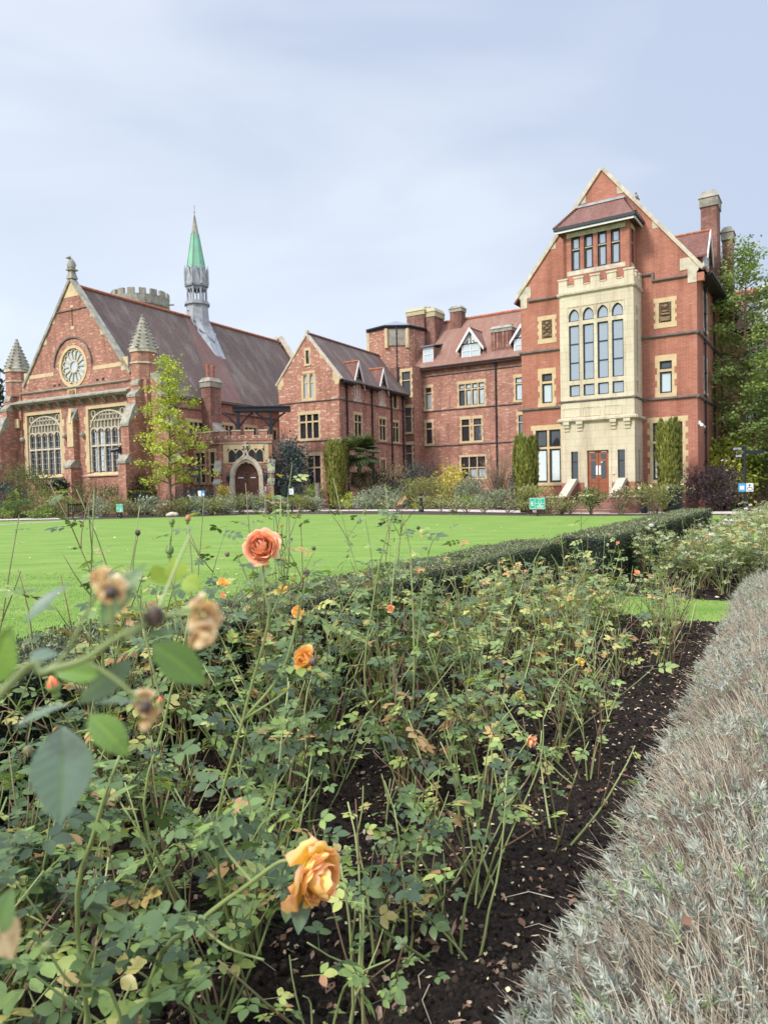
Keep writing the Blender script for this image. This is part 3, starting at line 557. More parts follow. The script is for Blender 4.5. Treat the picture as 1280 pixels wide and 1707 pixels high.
# dormers and chimneys on the right hand slope
for vv, zr in ((6.0, 17.0), (10.5, 17.2)):
    DF = RW.at(5.0, vv).mk(RW.O + 5.0 * RW.U + vv * RW.V, RW.V.copy(), -RW.U)
    dormer(wing, DF, -.9, .9, 13.4, 15.7, zr, 4.2, .3, 'tile_brown', True, 2, 'tile_orange', 'brick_wing')
chimney(wing, RW, 4.45, 5.4, 7.4, 8.9, 13, 20.1, 1.0, 'brick_old', 0); chimney(wing, RW, 5.5, 6.1, 8.95, 10.0, 12, 18.1, .85, 'brick_old', 0)
for u, z in ((.95, 12.8), (4.6, 12.8), (8, 12.8)): pipe(wing, RS, u + 1.4, .2, z)
cc = thing('security_camera', 'small white security camera on the right corner of the gabled brick wing', 'camera', RW(5.4, .1, 4.6))
MB(RS).box(.1, .2, -.12, 0, 4.75, 4.95).build('bracket', M['white'], cc); MB(RS).tube([(.15, -.12, 4.85), (.16, -.2, 4.72)], .04).tube([(.0, -.2, 4.72), (.35, -.28, 4.6)], .085, 8).build('camera_body', M['white'], cc)
bd = thing('pigeon', 'grey bird perched on the right slope of the tall gable', 'bird', RW(2.15, .1, 17.75))
MB(RW).ball((2.15, .1, 17.93), .13, 8, (.8, 1, 1.2)).ball((2.13, .05, 18.12), .07, 8).tube([(2.15, .1, 17.95), (2.3, .15, 17.72)], [.09, .03]).build('body', M['stone_grey'], bd, smooth=True)
# range running on behind the right hand tree
RR = RF.shift(14)
rr = thing('brick_range', 'red brick range behind the large ginkgo at the right edge', 'building', RR(14, 3, 0))
H = []
for i in range(6):
    for z0 in (2.0, 5.6, 9): win(rr, RR, 6.6 + 3.2 * i, 7.8 + 3.2 * i, z0, z0 + 2, 2, (z0 + 1.4,), .2, .25, .18, 'glass_mid', 'stone_pale', H, .1, .06)
wall(RR, 'wall', M['brick_range'], rr, [(5.4, -.4), (26, -.4), (26, 11.9), (5.4, 11.9)], H)
roof(rr, RR, [(5.4, -.5, 11.7), (26, -.5, 11.7), (26, 4.5, 15.5), (5.4, 4.5, 15.5)], 'tile_brown'); ridge(rr, RR, (5.4, 4.5, 15.55), (26, 4.5, 15.55))
for z in (4.9, 8.4): course(rr, RR, 5.4, 26, z, .18, .1)
eave(rr, RR, 5.4, 26, 11.75, .5)
for u in (7.8, 12.5, 17): dormer(rr, RR.shift(.1), u - 1.1, u + 1.1, 11.7, 13.3, 14.9, 3.6, .3, 'tile_brown')
# ---------------------------------------------------------------- long middle range
MF = Fr((14.237, 72.584), -32.5, 1.13)
rg = thing('brick_range', 'long red brick range with red tiled roof and white dormers between the two gabled wings', 'building', MF(-5, 4, .2))
H = []; P_ = 'glass_pale'
win(rg, MF, -9.82, -9.17, 9.25, 11.29, 1, (10.78,), .22, .3, .2, 'glass', 'stone', H, .1, .07, panes={(0, 0): P_})
win(rg, MF, -6.22, -3.61, 9.25, 11.27, 4, (10.76,), .2, .3, .2, 'glass', 'stone', H, .12, .07, panes={(i, j): (P_ if (i, j) != (0, 0) else 'glass_mid') for i in range(4) for j in range(2)})
win(rg, MF, -.53, .1, 9.31, 11.33, 1, (10.8,), .22, .3, .2, P_, 'stone', H, .1, .07)
win(rg, MF, -9.83, -9.18, 5.86, 7.91, 1, (7.3,), .22, .3, .2, 'glass', 'stone', H, .1, .05)
win(rg, MF, -6.0, -5.2, 5.89, 7.94, 1, (7.33,), .22, .3, .2, 'glass', 'stone', H, .1, .06); win(rg, MF, -4.75, -3.96, 5.89, 7.94, 1, (7.33,), .2, .3, .2, 'glass_mid', 'stone', H, .1, .06)
win(rg, MF, -.29, .35, 5.9, 7.95, 1, (7.3,), .22, .3, .2, 'glass_mid', 'stone', H, .1, .05)
win(rg, MF, -6.12, -3.64, 2.41, 4.39, 3, (3.36,), .2, .2, .2, 'glass', 'stone', H, .1, .05, panes={(1, 0): P_, (2, 0): P_})
wall(MF, 'wall', M['brick_range'], rg, [(-11.15, -.4), (6, -.4), (6, 13.05), (-11.15, 13.05)], H)
wallbody(rg, MF, [(-11.15, .3), (6, .3), (6, 9), (-11.15, 9)], -.4, 12.9, M['brick_range'])
for z in (12.4, 9.0, 5.6): course(rg, MF, -11.2, 6, z, .15, .1)
eave(rg, MF, -11.4, 6, 13.05, .45)
roof(rg, MF, [(-11.4, -.5, 12.98), (6, -.5, 12.98), (6, 4.5, 18.45), (-11.4, 4.5, 18.45)], 'tile_red'); roof(rg, MF, [(6, 9.5, 12.98), (-11.4, 9.5, 12.98), (-11.4, 4.5, 18.45), (6, 4.5, 18.45)], 'tile_red')
ridge(rg, MF, (-11.4, 4.5, 18.5), (6, 4.5, 18.5), r=.16)
D0 = MF.shift(.25)
dormer(rg, D0, -6.02, -4.08, 13.2, 15.0, 16.4, 3.2, .42, 'tile_red', True, 2, 'tile_red', 'tile_red'); dormer(rg, D0, -.75, .8, 13.2, 14.9, 16.0, 3, .3, 'tile_red', True, 2, 'tile_red', 'tile_red')
dormer(rg, D0, -10.2, -9.05, 13.15, 15.3, 15.9, 2.6, .1, 'zinc', False, 1, 'zinc', 'tile_red', flat=True)
ch = chimney(rg, MF, -3.05, -1.05, .5, 1.9, 13.4, 16.35, .55, 'brick_old', 4, 'stone_grey', 'pot', potz=.12)
m = MB(MF)
for a in (-2.75, -2.4, -1.85, -1.45): m.box(a - .06, a + .06, .44, .5, 14.3, 15.75)
m.build('chimney_rib', M['brick_range'], ch); MB(MF).box(-3.1, -1.0, .3, .5, 13.55, 13.75).build('flashing', M['lead'], ch)
chimney(rg, MF, -8.85, -7.6, 3.6, 4.6, 16.8, 19.75, .6, 'brick_old', 0, 'stone_grey')
pipe(rg, MF, -2.42, .3, 12.9, .075); pipe(rg, MF, -10.95, .3, 12.9, .06)
# ---------------------------------------------------------------- stair tower with octagonal top
tw = thing('stair_tower', 'brick stair tower with octagonal zinc-roofed top behind the small gabled block', 'building', MF(-13, 2, .2))
TF = MF.shift(-1.9); H = []
for z in (10.43, 6.96, 3.4): win(tw, TF, -11.35, -10.4, z, z + 2.33, 1, (z + 1.5,), .24, .3, .2, 'glass_mid', 'stone', H, .1, .05)
wall(TF, 'wall', M['brick_old'], tw, [(-13.5, -.4), (-10.1, -.4), (-10.1, 13.3), (-13.5, 13.3)], H)
wallbody(tw, TF, [(-13.5, .26), (-10.12, .26), (-10.12, 3), (-13.5, 3)], -.4, 13.2, M['brick_old'])
MB(TF.side(-10.1)).box(0, 1.95, 0, .1, -.4, 13.3).build('wall', M['brick_range'], tw)
for z in (9.15, 5.7): course(tw, TF, -10.45, -10.05, z, .13, .06)
cx, cy, ro = -13.75, 1.2, 3.0
def octo(c, r, a0=rad(22.5)): return [(c[0] + r * math.cos(a0 + i * math.pi / 4), c[1] + r * math.sin(a0 + i * math.pi / 4)) for i in range(8)]
a8 = rad(10)
wallbody(tw, MF, octo((cx, cy), ro, a8), 9, 17.3, M['brick_gable'])
MB(MF).pz(octo((cx, cy), ro + .14, a8), 17.22, 17.36).pz(octo((cx, cy), ro + .3, a8), 17.36, 17.5).build('cornice', M['black'], tw)
MB(MF).pz(octo((cx, cy), ro + .3, a8), 17.5, 18.5, octo((cx, cy), .25, a8)).build('tower_roof', M['zinc'], tw)
pts = octo((cx, cy), ro + .03, a8)
for i in (4, 6):       # rendered panels on the left and right faces
    p, q = Vector(pts[i]), Vector(pts[(i + 1) % 8]); pz_ = 15.55
    a, b = p.lerp(q, .06), p.lerp(q, .94); nrm = Vector((b - a).yx) * Vector((1, -1)); nrm = Vector(((b - a).y, -(b - a).x)).normalized() * .06
    MB(MF).pz([tuple(a), tuple(b), tuple(b + nrm), tuple(a + nrm)], pz_, 17.15).build('render_panel', M['render'], tw)
    for t in (a, b): MB(MF).pz([tuple(t + Vector((x, y)) * .16) for x, y in ((-1, -1), (1, -1), (1, 1), (-1, 1))], pz_ - .25, 17.18).build('quoin', M['stone'], tw)
pipe(tw, MF.at(-11.72, -2.0), 0, .3, 17.1, .07, False)
chimney(tw, MF, -12.9, -10.9, 1.9, 3.4, 12, 19.75, .75, 'brick_old', 5, 'lichen', 'lichen', potz=.12); chimney(tw, MF, -11.2, -9.85, 2.2, 4.2, 12, 19.6, .9, 'brick_old', 5, 'lichen', 'lichen', potz=.12)
# ---------------------------------------------------------------- small gabled block
GF = Fr((-3.923, 65.79), -29, 1.13)
gb = thing('gabled_house', 'small orange brick gabled block with two white dormers on its right side', 'building', GF(-3, 5, .2))
H = []
win(gb, GF, -3.19, -2.86, 12.15, 13.27, 1, (), .17, .2, .17, 'glass_mid', 'stone', H, .1, .04)
for a in (-3.51, -2.87):
    H.append(arch(a, a + .42, 9.3, 10.9, 11.33)); wn = thing_part('window', gb); MB(GF).pv(arch(a, a + .42, 9.3, 10.9, 11.33), .13, .16).build('pane', M['glass_pale'], wn)
    MB(GF).rib(arch(a, a + .42, 9.32, 10.9, 11.31), .07, .05, .14, True).box(a + .03, a + .39, .08, .14, 10.55, 10.65).build('frame', M['stone'], wn)
m = MB(GF); m.box(-3.72, -2.25, -.02, .04, 9.06, 9.28); m.box(-3.09, -2.87, -.018, .04, 9.28, 11.33)
for a, b in ((-3.72, -3.51), (-2.45, -2.24)): m.box(a, b, -.018, .04, 9.28, 11.2)
m.box(-3.6, -2.36, -.019, .04, 11.36, 11.55); m.build('window_surround', M['stone'], gb)
win(gb, GF, -3.95, -2.06, 5.93, 7.93, 3, (7.31,), .22, .28, .22, 'glass', 'stone', H, .13, .05)
win(gb, GF, -3.27, -1.98, 1.6, 4.45, 2, (3.46,), .24, .3, .2, 'glass', 'stone', H, .12, .06)
wall(GF, 'wall', M['brick_gable'], gb, [(-6.12, -.4), (0, -.4), (0, 10.8), (-3.06, 14.5), (-6.12, 10.8)], H)
TS = GF.side(0); H = []
for a, z0, z1 in ((2.38, 6.04, 7.91), (6.7, 6.0, 7.88), (9.24, 5.95, 7.75)): win(gb, TS, a, a + 1.12, z0, z1, 2, (7.3,), .2, .25, .18, 'glass', 'stone', H, .1, .05)
win(gb, TS, 9.36, 10.15, 9.1, 10.35, 1, (), .2, .2, .18, 'glass', 'stone', H, .1, .05); win(gb, TS, 6.8, 7.6, 2.0, 4.2, 2, (), .2, .2, .18, 'glass', 'stone', H, .1, .05); win(gb, TS, 2.5, 3.4, 2.0, 4.2, 2, (3.4,), .2, .2, .18, 'glass', 'stone', H, .1, .05)
wall(TS, 'wall', M['brick_range'], gb, [(0, -.4), (12.5, -.4), (12.5, 10.75), (0, 10.75)], H)
MB(GF.lside(-6.12)).add([(-12.5, 0, -.4), (0, 0, -.4), (0, 0, 10.75), (-12.5, 0, 10.75)], [(0, 1, 2, 3)]).build('wall', M['brick_gable'], gb)
kk = 3.7 / 3.06
roof(gb, GF, [(.4, .3, 10.8 - .4 * kk + .25), (.4, 12.6, 10.8 - .4 * kk + .25), (-3.06, 12.6, 14.7), (-3.06, .3, 14.7)], 'tile_dark'); roof(gb, GF, [(-6.5, 12.6, 10.8 - .4 * kk + .25), (-6.5, .3, 10.8 - .4 * kk + .25), (-3.06, .3, 14.7), (-3.06, 12.6, 14.7)], 'tile_dark')
ridge(gb, GF, (-3.06, .3, 14.72), (-3.06, 12.6, 14.72), 'tile_brown', .12)
coping(gb, GF, [(-6.3, 10.56), (-3.06, 14.48)], -.08, .3, .16); coping(gb, GF, [(.18, 10.56), (-3.06, 14.48)], -.08, .3, .16)
MB(GF).box(-3.16, -2.96, -.06, .25, 14.7, 14.95).build('apex_stone', M['stone_pale'], gb)
for s_ in (-1, 1):
    c = -3.06; MB(GF).pv([(c + s_ * 3.22, 10.9), (c + s_ * 3.06, 10.2), (c + s_ * 2.7, 10.2), (c + s_ * 2.7, 10.5), (c + s_ * 2.5, 10.5), (c + s_ * 2.5, 11.3)], -.02, .12).pv([(c + s_ * 1.7, 12.45), (c + s_ * 1.3, 12.45), (c + s_ * 1.3, 12.9)], -.02, .1).build('kneeler_stone', M['stone'], gb)
MB(GF).add([(-2.9, 12.5, 14.8), (.35, 12.5, 10.9), (.35, 12.8, 10.9), (-2.9, 12.8, 14.8), (-2.9, 12.5, 15.0), (.35, 12.5, 11.1), (.35, 12.8, 11.1), (-2.9, 12.8, 15.0)], [(0, 1, 2, 3), (4, 5, 6, 7), (0, 1, 5, 4), (1, 2, 6, 5), (2, 3, 7, 6), (3, 0, 4, 7)]).build('verge_flashing', M['lead'], gb)
for z in (9.0, 5.7): course(gb, GF, -6.2, .1, z, .13, .09); course(gb, TS, -.1, 12, z, .13, .09)
for a, b in ((.1, 2.05), (3.7, 6.4), (8.1, 12.3)): eave(gb, TS, a, b, 10.35, .42)
for a in (2.34, 6.68):
    dormer(gb, TS.shift(-.03), a, a + 1.1, 9.3, 11.05, 12.35, 3.2, .36, 'tile_brown', True, 2, 'tile_orange', 'tile_dark')
    MB(TS).box(a - .1, a + 1.2, -.06, .1, 8.95, 9.3).build('dormer_sill', M['stone_pale'], gb)
for a in (1.1, 5.29, 8.91, 11.2): pipe(gb, TS, a, .3, 10.3 if a < 11.5 else 13, .07)
# ---------------------------------------------------------------- dining hall
LF = Fr((-25.972, 60.084), -29, 1.154)
hl = thing('dining_hall', 'dark brick hall with rose window gable, corner pinnacles and green copper spire', 'building', LF(0, 10, .3))
WL, WR = (-5.35, -1.7), (1.65, 5.25); H = []; zs, zt = 6.02, 6.38
for a, b in (WL, WR): H.append([(a - .15, 3.1), (b + .15, 3.1), (b + .15, 7.75), (a - .15, 7.75)])
rc = (.1, 10.98); H.append([(rc[0] + 1.36 * math.cos(2 * math.pi * i / 40), rc[1] + 1.36 * math.sin(2 * math.pi * i / 40)) for i in range(40)])
H.append([(.13, 13.9), (.23, 13.9), (.23, 15.2), (.13, 15.2)])
wall(LF, 'wall', M['brick_hall'], hl, [(-6.9, -.4), (6.9, -.4), (6.9, 10.35), (5.6, 10.35), (.18, 17.2), (-5.3, 10.35), (-6.9, 10.35)], H, .3)
MB(LF).box(.1, .26, .1, .3, 13.85, 15.25).build('slit', M['black'], hl)
MB(LF).pv([(.18 - .82, 16.0), (.18 + .82, 16.0), (.18, 17.1)], -.02, .1).box(.02, .34, -.02, .05, 15.22, 15.4).box(.0, .36, -.02, .05, 13.66, 13.88).build('apex_stone', M['stone'], hl)
def hallwin(fr, a, b, z0, z1, n=5):
    w_ = MB(fr).box(a - .34, b + .34, -.03, .3, z1, z1 + .24).box(a - .34, a - .12, -.02, .3, z0, z1).box(b + .12, b + .34, -.02, .3, z0, z1).pu([(-.12, z0 - .3), (-.12, z0 - .2), (.3, z0 + .02), (.3, z0 - .3)], a - .34, b + .34)
    for i in range(8): q = .12 + .12 * (i % 2); w_.box(a - .34 - q, a - .34, -.01, .05, z0 + i * .5, z0 + i * .5 + .5); w_.box(b + .34, b + .34 + q, -.01, .05, z0 + i * .5, z0 + i * .5 + .5)
    w_ = w_.build('window', M['stone'], hl)
    m = MB(fr); s = (b - a) / n; us = [a + s * i for i in range(n + 1)]
    for x in us: m.box(x - .055, x + .055, .06, .26, z0, zs)
    m.box(a, b, .05, .27, 5.03, 5.16)
    for i in range(n):
        pts = [p for p in arch(us[i], us[i + 1], zs, zs + .02, zt)][2:]
        m.rib(pts, .1, .05, .25)
    # upper tracery: two tiers of small lights inside a depressed arch
    for i in range(2 * n):
        x = a + s / 2 * i; c = x + s / 4
        arcz = 6.55 + 1.0 * math.sqrt(max(.02, 1 - ((c - (a + b) / 2) / ((b - a) / 2 + .05)) ** 2))
        m.box(x - .035, x + .035, .1, .24, zt - .25, min(7.0, arcz))
        for z in (6.95, 7.35):
            if z < arcz + .02: m.rib([p for p in arch(x, x + s / 2, z - .14, z - .13, z)][2:], .06, .1, .24)
        if 1 <= i and arcz > 7.05: m.box(x + s / 4 - .03, x + s / 4 + .03, .1, .24, 6.95, arcz)
    m.rib([((a + b) / 2 + ((b - a) / 2) * math.cos(t), 6.45 + 1.12 * math.sin(t)) for t in np.linspace(0, math.pi, 19)], .1, .06, .25)
    for c in (a + .3, b - .3): m.rib([(c + .2 * math.cos(t), 7.42 + .24 * math.sin(t)) for t in np.linspace(0, 2 * math.pi, 12, endpoint=False)], .07, .08, .24, True)
    m.build('tracery', M['stone_pale'], w_)
    MB(fr).box(a - .1, b + .1, .24, .28, zt - .1, z1).build('tracery_ground', M['stone_grey'], w_)
    MB(fr).box(a - .1, b + .1, .2, .24, z0, zt).build('pane', M['glass'], w_)
    l = MB(fr)
    for z in np.arange(z0 + .35, zt, .42):
        if abs(z - 5.1) > .12: l.box(a, b, .17, .2, z, z + .025)
    for x in us[:-1]: l.box(x + s / 2 - .012, x + s / 2 + .012, .171, .2, z0, zt)
    l.build('glazing_bar', M['lead'], w_)
    return w_
w_ = hallwin(LF, *WL, 3.22, 7.75); w2 = hallwin(LF, *WR, 3.22, 7.75)
for x in (1.95, 2.55, 2.7, 4.75, 5.0): MB(LF).box(x, x + .13, .19, .199, 3.3, 6.1).build('curtain', M['curtain'], w2)
rw = MB(LF).rib([(rc[0] + 1.42 * math.cos(t), rc[1] + 1.42 * math.sin(t)) for t in np.linspace(0, 2 * math.pi, 48, endpoint=False)], .22, -.05, .25, True).build('rose_window', M['stone'], hl)
m = MB(LF); N_ = 14
for i in range(N_):
    t = 2 * math.pi * i / N_; ct, st_ = math.cos(t), math.sin(t)
    m.rib([(rc[0] + .42 * ct, rc[1] + .42 * st_), (rc[0] + 1.08 * ct, rc[1] + 1.08 * st_)], .075, .04, .2)
    ts = np.linspace(t, t + 2 * math.pi / N_, 7); m.rib([(rc[0] + (1.08 + .17 * math.sin(math.pi * j / 6)) * math.cos(x), rc[1] + (1.08 + .17 * math.sin(math.pi * j / 6)) * math.sin(x)) for j, x in enumerate(ts)], .07, .04, .2)
m.rib([(rc[0] + .43 * math.cos(t), rc[1] + .43 * math.sin(t)) for t in np.linspace(0, 2 * math.pi, 24, endpoint=False)], .1, .02, .22, True)
m.build('tracery', M['stone_pale'], rw)
MB(LF).pv([(rc[0] + 1.37 * math.cos(t), rc[1] + 1.37 * math.sin(t)) for t in np.linspace(0, 2 * math.pi, 40, endpoint=False)], .17, .22).build('tracery_ground', M['stone'], rw)
m = MB(LF).pv([(rc[0] + .38 * math.cos(t), rc[1] + .38 * math.sin(t)) for t in np.linspace(0, 2 * math.pi, 24, endpoint=False)], .1, .165)
for i in range(N_):
    t = 2 * math.pi * (i + .5) / N_; d_ = Vector((math.cos(t), math.sin(t))); n_ = Vector((-d_.y, d_.x)); c = Vector(rc)
    m.pv([tuple(c + d_ * .5 - n_ * .05), tuple(c + d_ * .5 + n_ * .05), tuple(c + d_ * 1.0 + n_ * .15), tuple(c + d_ * 1.16), tuple(c + d_ * 1.0 - n_ * .15)], .12, .165)
m.build('pane', M['glass_pale'], rw)
MB(LF).rib([(rc[0] + 2.05 * math.cos(t), rc[1] + .05 + 2.05 * math.sin(t)) for t in np.linspace(0, math.pi, 25)], .1, -.12, .02).build('hood_mould', M['string'], hl)
MB(LF).rib([(rc[0] + 1.78 * math.cos(t), rc[1] + 1.78 * math.sin(t)) for t in np.linspace(-.55, math.pi + .55, 40)], .4, -.02, .05).build('brick_ring', M['brick_gable'], hl)
m = MB(LF)
for a, b in ((-5.0, -2.1), (2.25, 5.4)): m.box(a, b, -.02, .05, 10.5, 10.78)
m.box(-5.6, -5.0, -.02, .05, 10.2, 11.0).box(5.1, 5.8, -.02, .05, 10.2, 11.1).build('stone_band', M['stone'], hl)
for s_ in (-1, 1):
    for z, q in ((12.9, .45), (14.3, .35)): e = (17.2 - z) / 1.265; MB(LF).pv([(.18 + s_ * e, z), (.18 + s_ * (e - q), z), (.18 + s_ * (e - q), z + .55)], -.02, .1).build('kneeler_stone', M['stone'], hl)
course(hl, LF, -1.75, 1.85, 15.05, .08, .08, 'string'); course(hl, LF, -7.0, 5.95, 9.48, .16, .14, 'stone_grey')
MB(LF).pu([(-.62, 8.62), (-.62, 8.72), (.02, 8.98), (.02, 8.5), (-.35, 8.5)], -6.7, 6.2).build('corbel_cornice', M['stone_grey'], hl)
for i in range(11): u = -6.2 + 1.2 * i; MB(LF).pu([(-.5, 8.5), (0, 8.5), (0, 8.1), (-.12, 8.15)], u, u + .16).build('corbel', M['stone_grey'], hl)
p = MB(LF).box(-.55, .35, -.04, .03, 8.72, 9.36).build('carved_tablet', M['stone'], hl)
MB(LF).box(-.45, .25, -.05, -.035, 8.8, 9.28).pv([(-.3, 8.85), (.1, 8.85), (.2, 9.1), (-.1, 9.25), (-.4, 9.1)], -.1, -.04).build('relief', M['carving'], p)
for u in (-2.2, -1.65, 2.5, 3.1): MB(LF).box(u, u + .28, -.004, .05, 9.68, 9.86).build('vent', M['black'], hl)
# gable coping and finial beast
coping(hl, LF, [(-5.62, 9.93), (.18, 17.18)], -.12, .35, .2, 'stone_grey'); coping(hl, LF, [(5.95, 9.88), (.18, 17.18)], -.12, .35, .2, 'stone_grey')
fi = MB(LF).pz([(-.12, -.18), (.48, -.18), (.48, .4), (-.12, .4)], 17.3, 17.9, [(.02, -.05), (.34, -.05), (.34, .25), (.02, .25)]).box(-.12, .48, -.18, .42, 17.9, 18.0).build('finial', M['stone_grey'], hl)
MB(LF).lathe((.2, .1), [(.2, 18.0), (.27, 18.12), (.25, 18.35), (.17, 18.6), (.11, 18.72), (.06, 18.8)], 10).ball((.12, -.02, 18.82), .13, 8, (1, 1.15, 1)).tube([(.1, -.1, 18.8), (.06, -.26, 18.76)], [.09, .05]).tube([(.06, -.08, 18.0), (.07, -.12, 18.3), (.1, -.02, 18.55)], [.06, .06, .08]).tube([(.34, .18, 18.0), (.42, .28, 18.3), (.36, .2, 18.6)], [.05, .045, .02]).tube([(.16, .04, 18.9), (.14, .06, 19.02)], [.04, .015]).build('statue', M['stone_grey'], fi, smooth=True)
# main roof, side walls
k = (16.75 - 8.95) / 5.65
roof(hl, LF, [(5.95, .3, 8.75), (5.95, 24.6, 8.75), (.15, 24.6, 16.85), (.15, .3, 16.85)], 'tile_dark'); roof(hl, LF, [(-5.65, 24.6, 8.75), (-5.65, .3, 8.75), (.15, .3, 16.85), (.15, 24.6, 16.85)], 'tile_dark')
m = MB(LF)      # paler repaired strip of tiles on the slope
def onroof(u): return 16.85 - (u - .15) * (8.1 / 5.8)
m.add([(u, v, onroof(u) + .035) for u, v in ((.2, 11.3), (5.9, 12.4 - 3.9), (5.9, 11.9), (.2, 13.9))], [(0, 1, 2, 3)]); m.build('roof_patch', M['tile_pink'], hl)
ridge(hl, LF, (.15, .4, 16.92), (.15, 24.5, 16.92), 'tile_orange', .13)
coping(hl, LF.at(0, 24.5), [(5.95, 9), (.15, 17.3)], 0, .4, .35, 'stone_pale'); coping(hl, LF.at(0, 24.5), [(-5.65, 9), (.15, 17.3)], 0, .4, .35, 'stone_pale')
MB(LF.at(0, 24.9)).add([(-5.6, 0, 8.9), (5.9, 0, 8.9), (.15, 0, 17.2)], [(0, 1, 2)]).build('wall', M['brick_hall'], hl)
LS = LF.side(5.75); H = []
for v in (2.2, 5.7, 9.2, 12.2, 15, 18): win(hl, LS, v, v + 1.5, 5.2, 7.0, 3, (6.1,), .2, .25, .2, 'glass_mid', 'stone', H, .12, .04)
wall(LS, 'wall', M['brick_hall'], hl, [(0, -.4), (24.8, -.4), (24.8, 9.0), (0, 9.0)], H, .25)
MB(LF.lside(-5.5)).add([(-24.8, 0, -.4), (0, 0, -.4), (0, 0, 9), (-24.8, 0, 9)], [(0, 1, 2, 3)]).build('wall', M['brick_hall'], hl)
course(hl, LS, 0, 24.8, 8.0, .14, .1); course(hl, LS, 0, 24.8, 8.92, .14, .16, 'stone_grey')
ch = chimney(hl, LF, 5.75, 6.7, 7.1, 8.3, -.3, 10.5, .75, 'brick_old', 2, 'stone_grey', 'pot', potz=1.05)
MB(LS).pu([(-.95, 7.0), (-1.5, 6.2), (-1.5, 5.9), (-.95, 5.9)], 7.2, 8.2).each('weathering', M['stone_grey'], ch)
# corner turrets
for s_ in (-1, 1):
    c = (s_ * 6.9 + .1, .3); t = thing_part('turret', hl); o = lambda r: octo(c, r * .80)
    hw = .82; MB(LF).box(c[0] - hw, c[0] + hw, -.28 if s_ > 0 else -.12, 1.3, -.4, 9.3).build('pier', M['brick_hall'], t)
    MB(LF).pz(o(1.12), 9.3, 11.2).build('drum', M['brick_hall'], t)
    m = MB(LF); m.pz(o(1.2), 10.42, 10.52).pz(o(1.22), 11.2, 11.42); m.build('stone_band', M['stone_pale'], t)
    m = MB(LF); m.pz(o(1.26), 11.42, 11.6, o(1.1)).pz(o(1.1), 11.6, 13.45, o(.24)); m.ball((*c, 13.5), .2, 8).ball((*c, 13.75), .13, 6)
    for i in range(8):
        p, q = Vector((*o(1.12)[i], 11.6)), Vector((*o(.26)[i], 13.4))
        for j in range(7): x = p.lerp(q, (j + .3) / 7); m.ball(tuple(x), .13 - .008 * j, 5)
        if i % 2 == 0: m.ball((*o(1.28)[i], 11.5), .13, 5)
    m.build('cone', M['stone_grey'], t)
    # angle buttresses with stone weatherings
    for kind in (0, 1):
        if kind == 0: fr_, a, b = LF, c[0] - .3 if s_ > 0 else c[0] - .45, c[0] + .45 if s_ > 0 else c[0] + .3
        else: fr_, a, b = (LF.side(c[0] + .9) if s_ > 0 else LF.lside(c[0] - .9)), (0 if s_ > 0 else -.75), (.75 if s_ > 0 else 0)
        of = .28 if kind == 0 else 0
        bt = MB(fr_).pu([(.2, -.4), (-1.95, -.4), (-1.95, 3.7), (-1.7, 4.1), (-1.6, 4.1), (-1.6, 6.2), (-1.15, 7.3), (-.95, 7.55), (-.95, 8.2), (-.6, 8.5), (-.6, 9.0), (.2, 9.6)], a, b).build('buttress', M['brick_hall'], t)
        m = MB(fr_); m.pu([(-2.02, 3.62), (-2.02, 3.78), (-1.66, 4.22), (-1.5, 4.22), (-1.5, 3.62)], a - .05, b + .05).pu([(-1.66, 6.1), (-1.66, 6.26), (-1.18, 7.4), (-.96, 7.68), (-.8, 7.68), (-.8, 6.8), (-1.1, 6.8)], a - .04, b + .04)
        m.pu([(-1.0, 8.1), (-1.0, 8.28), (-.6, 8.62), (-.5, 8.62), (-.5, 8.1)], a - .03, b + .03).pu([(-.66, 8.9), (-.66, 9.05), (-.3, 9.75), (.1, 9.75), (.1, 8.9)], a + .04, b - .04); m.each('weathering', M['stone_grey'], bt)
    MB(LF).box(c[0] - .75, c[0] + .75, -.34, -.2, 6.85, 7.55).build('stone_band', M['stone'], t)
    MB(LF).box(c[0] - .35, c[0] + .3, -.33, -.2, 4.4, 5.1).box(c[0] - .2, c[0] + .15, -.35, -.2, 4.6, 4.9).build('stone_panel', M['stone'], t)
MB(LF).box(-7.35, -6.9, -.14, -.1, 9.75, 10.1).build('slit', M['black'], hl); MB(LF).box(-7.6, -6.7, -.16, -.1, 10.12, 10.4).build('stone_band', M['stone_pale'], hl)
# middle buttress with niche
bt = MB(LF).box(-.3, .42, -.75, 0, -.4, 3.65).box(-.22, .34, -.4, 0, 3.65, 7.2).build('buttress', M['brick_gable'], hl)
MB(LF).pu([(-.82, 3.58), (-.82, 3.74), (-.4, 4.15), (0, 4.15), (0, 3.58)], -.36, .48).pu([(-.46, 7.0), (-.46, 7.1), (0, 7.95), (0, 7.0)], -.3, .42).each('weathering', M['stone_grey'], bt)
MB(LF).box(-.26, .38, -.46, -.38, 5.1, 7.0).pu([(-.5, 6.8), (-.38, 7.9), (-.38, 6.8)], -.1, .2).build('niche', M['stone'], bt)
for u in (-5.95, -.98, 1.0): MB(LF).ball((u, -.12, 5.95), .2, 8).build('label_stop', M['stone_grey'], hl)
course(hl, LF, .5, 1.3, 2.95, .1, .06, 'stone_pale')
lc = thing('security_camera', 'black security camera on the hall buttress beside the right tall window', 'camera', LF(6.4, -1.7, 4.6))
MB(LF).box(6.5, 6.7, -1.75, -1.6, 4.3, 4.75).tube([(6.6, -1.7, 4.6), (6.1, -1.95, 4.5)], .12, 8).tube([(6.3, -1.7, 4.62), (5.9, -1.6, 4.72)], .08, 6).build('camera_body', M['black'], lc)
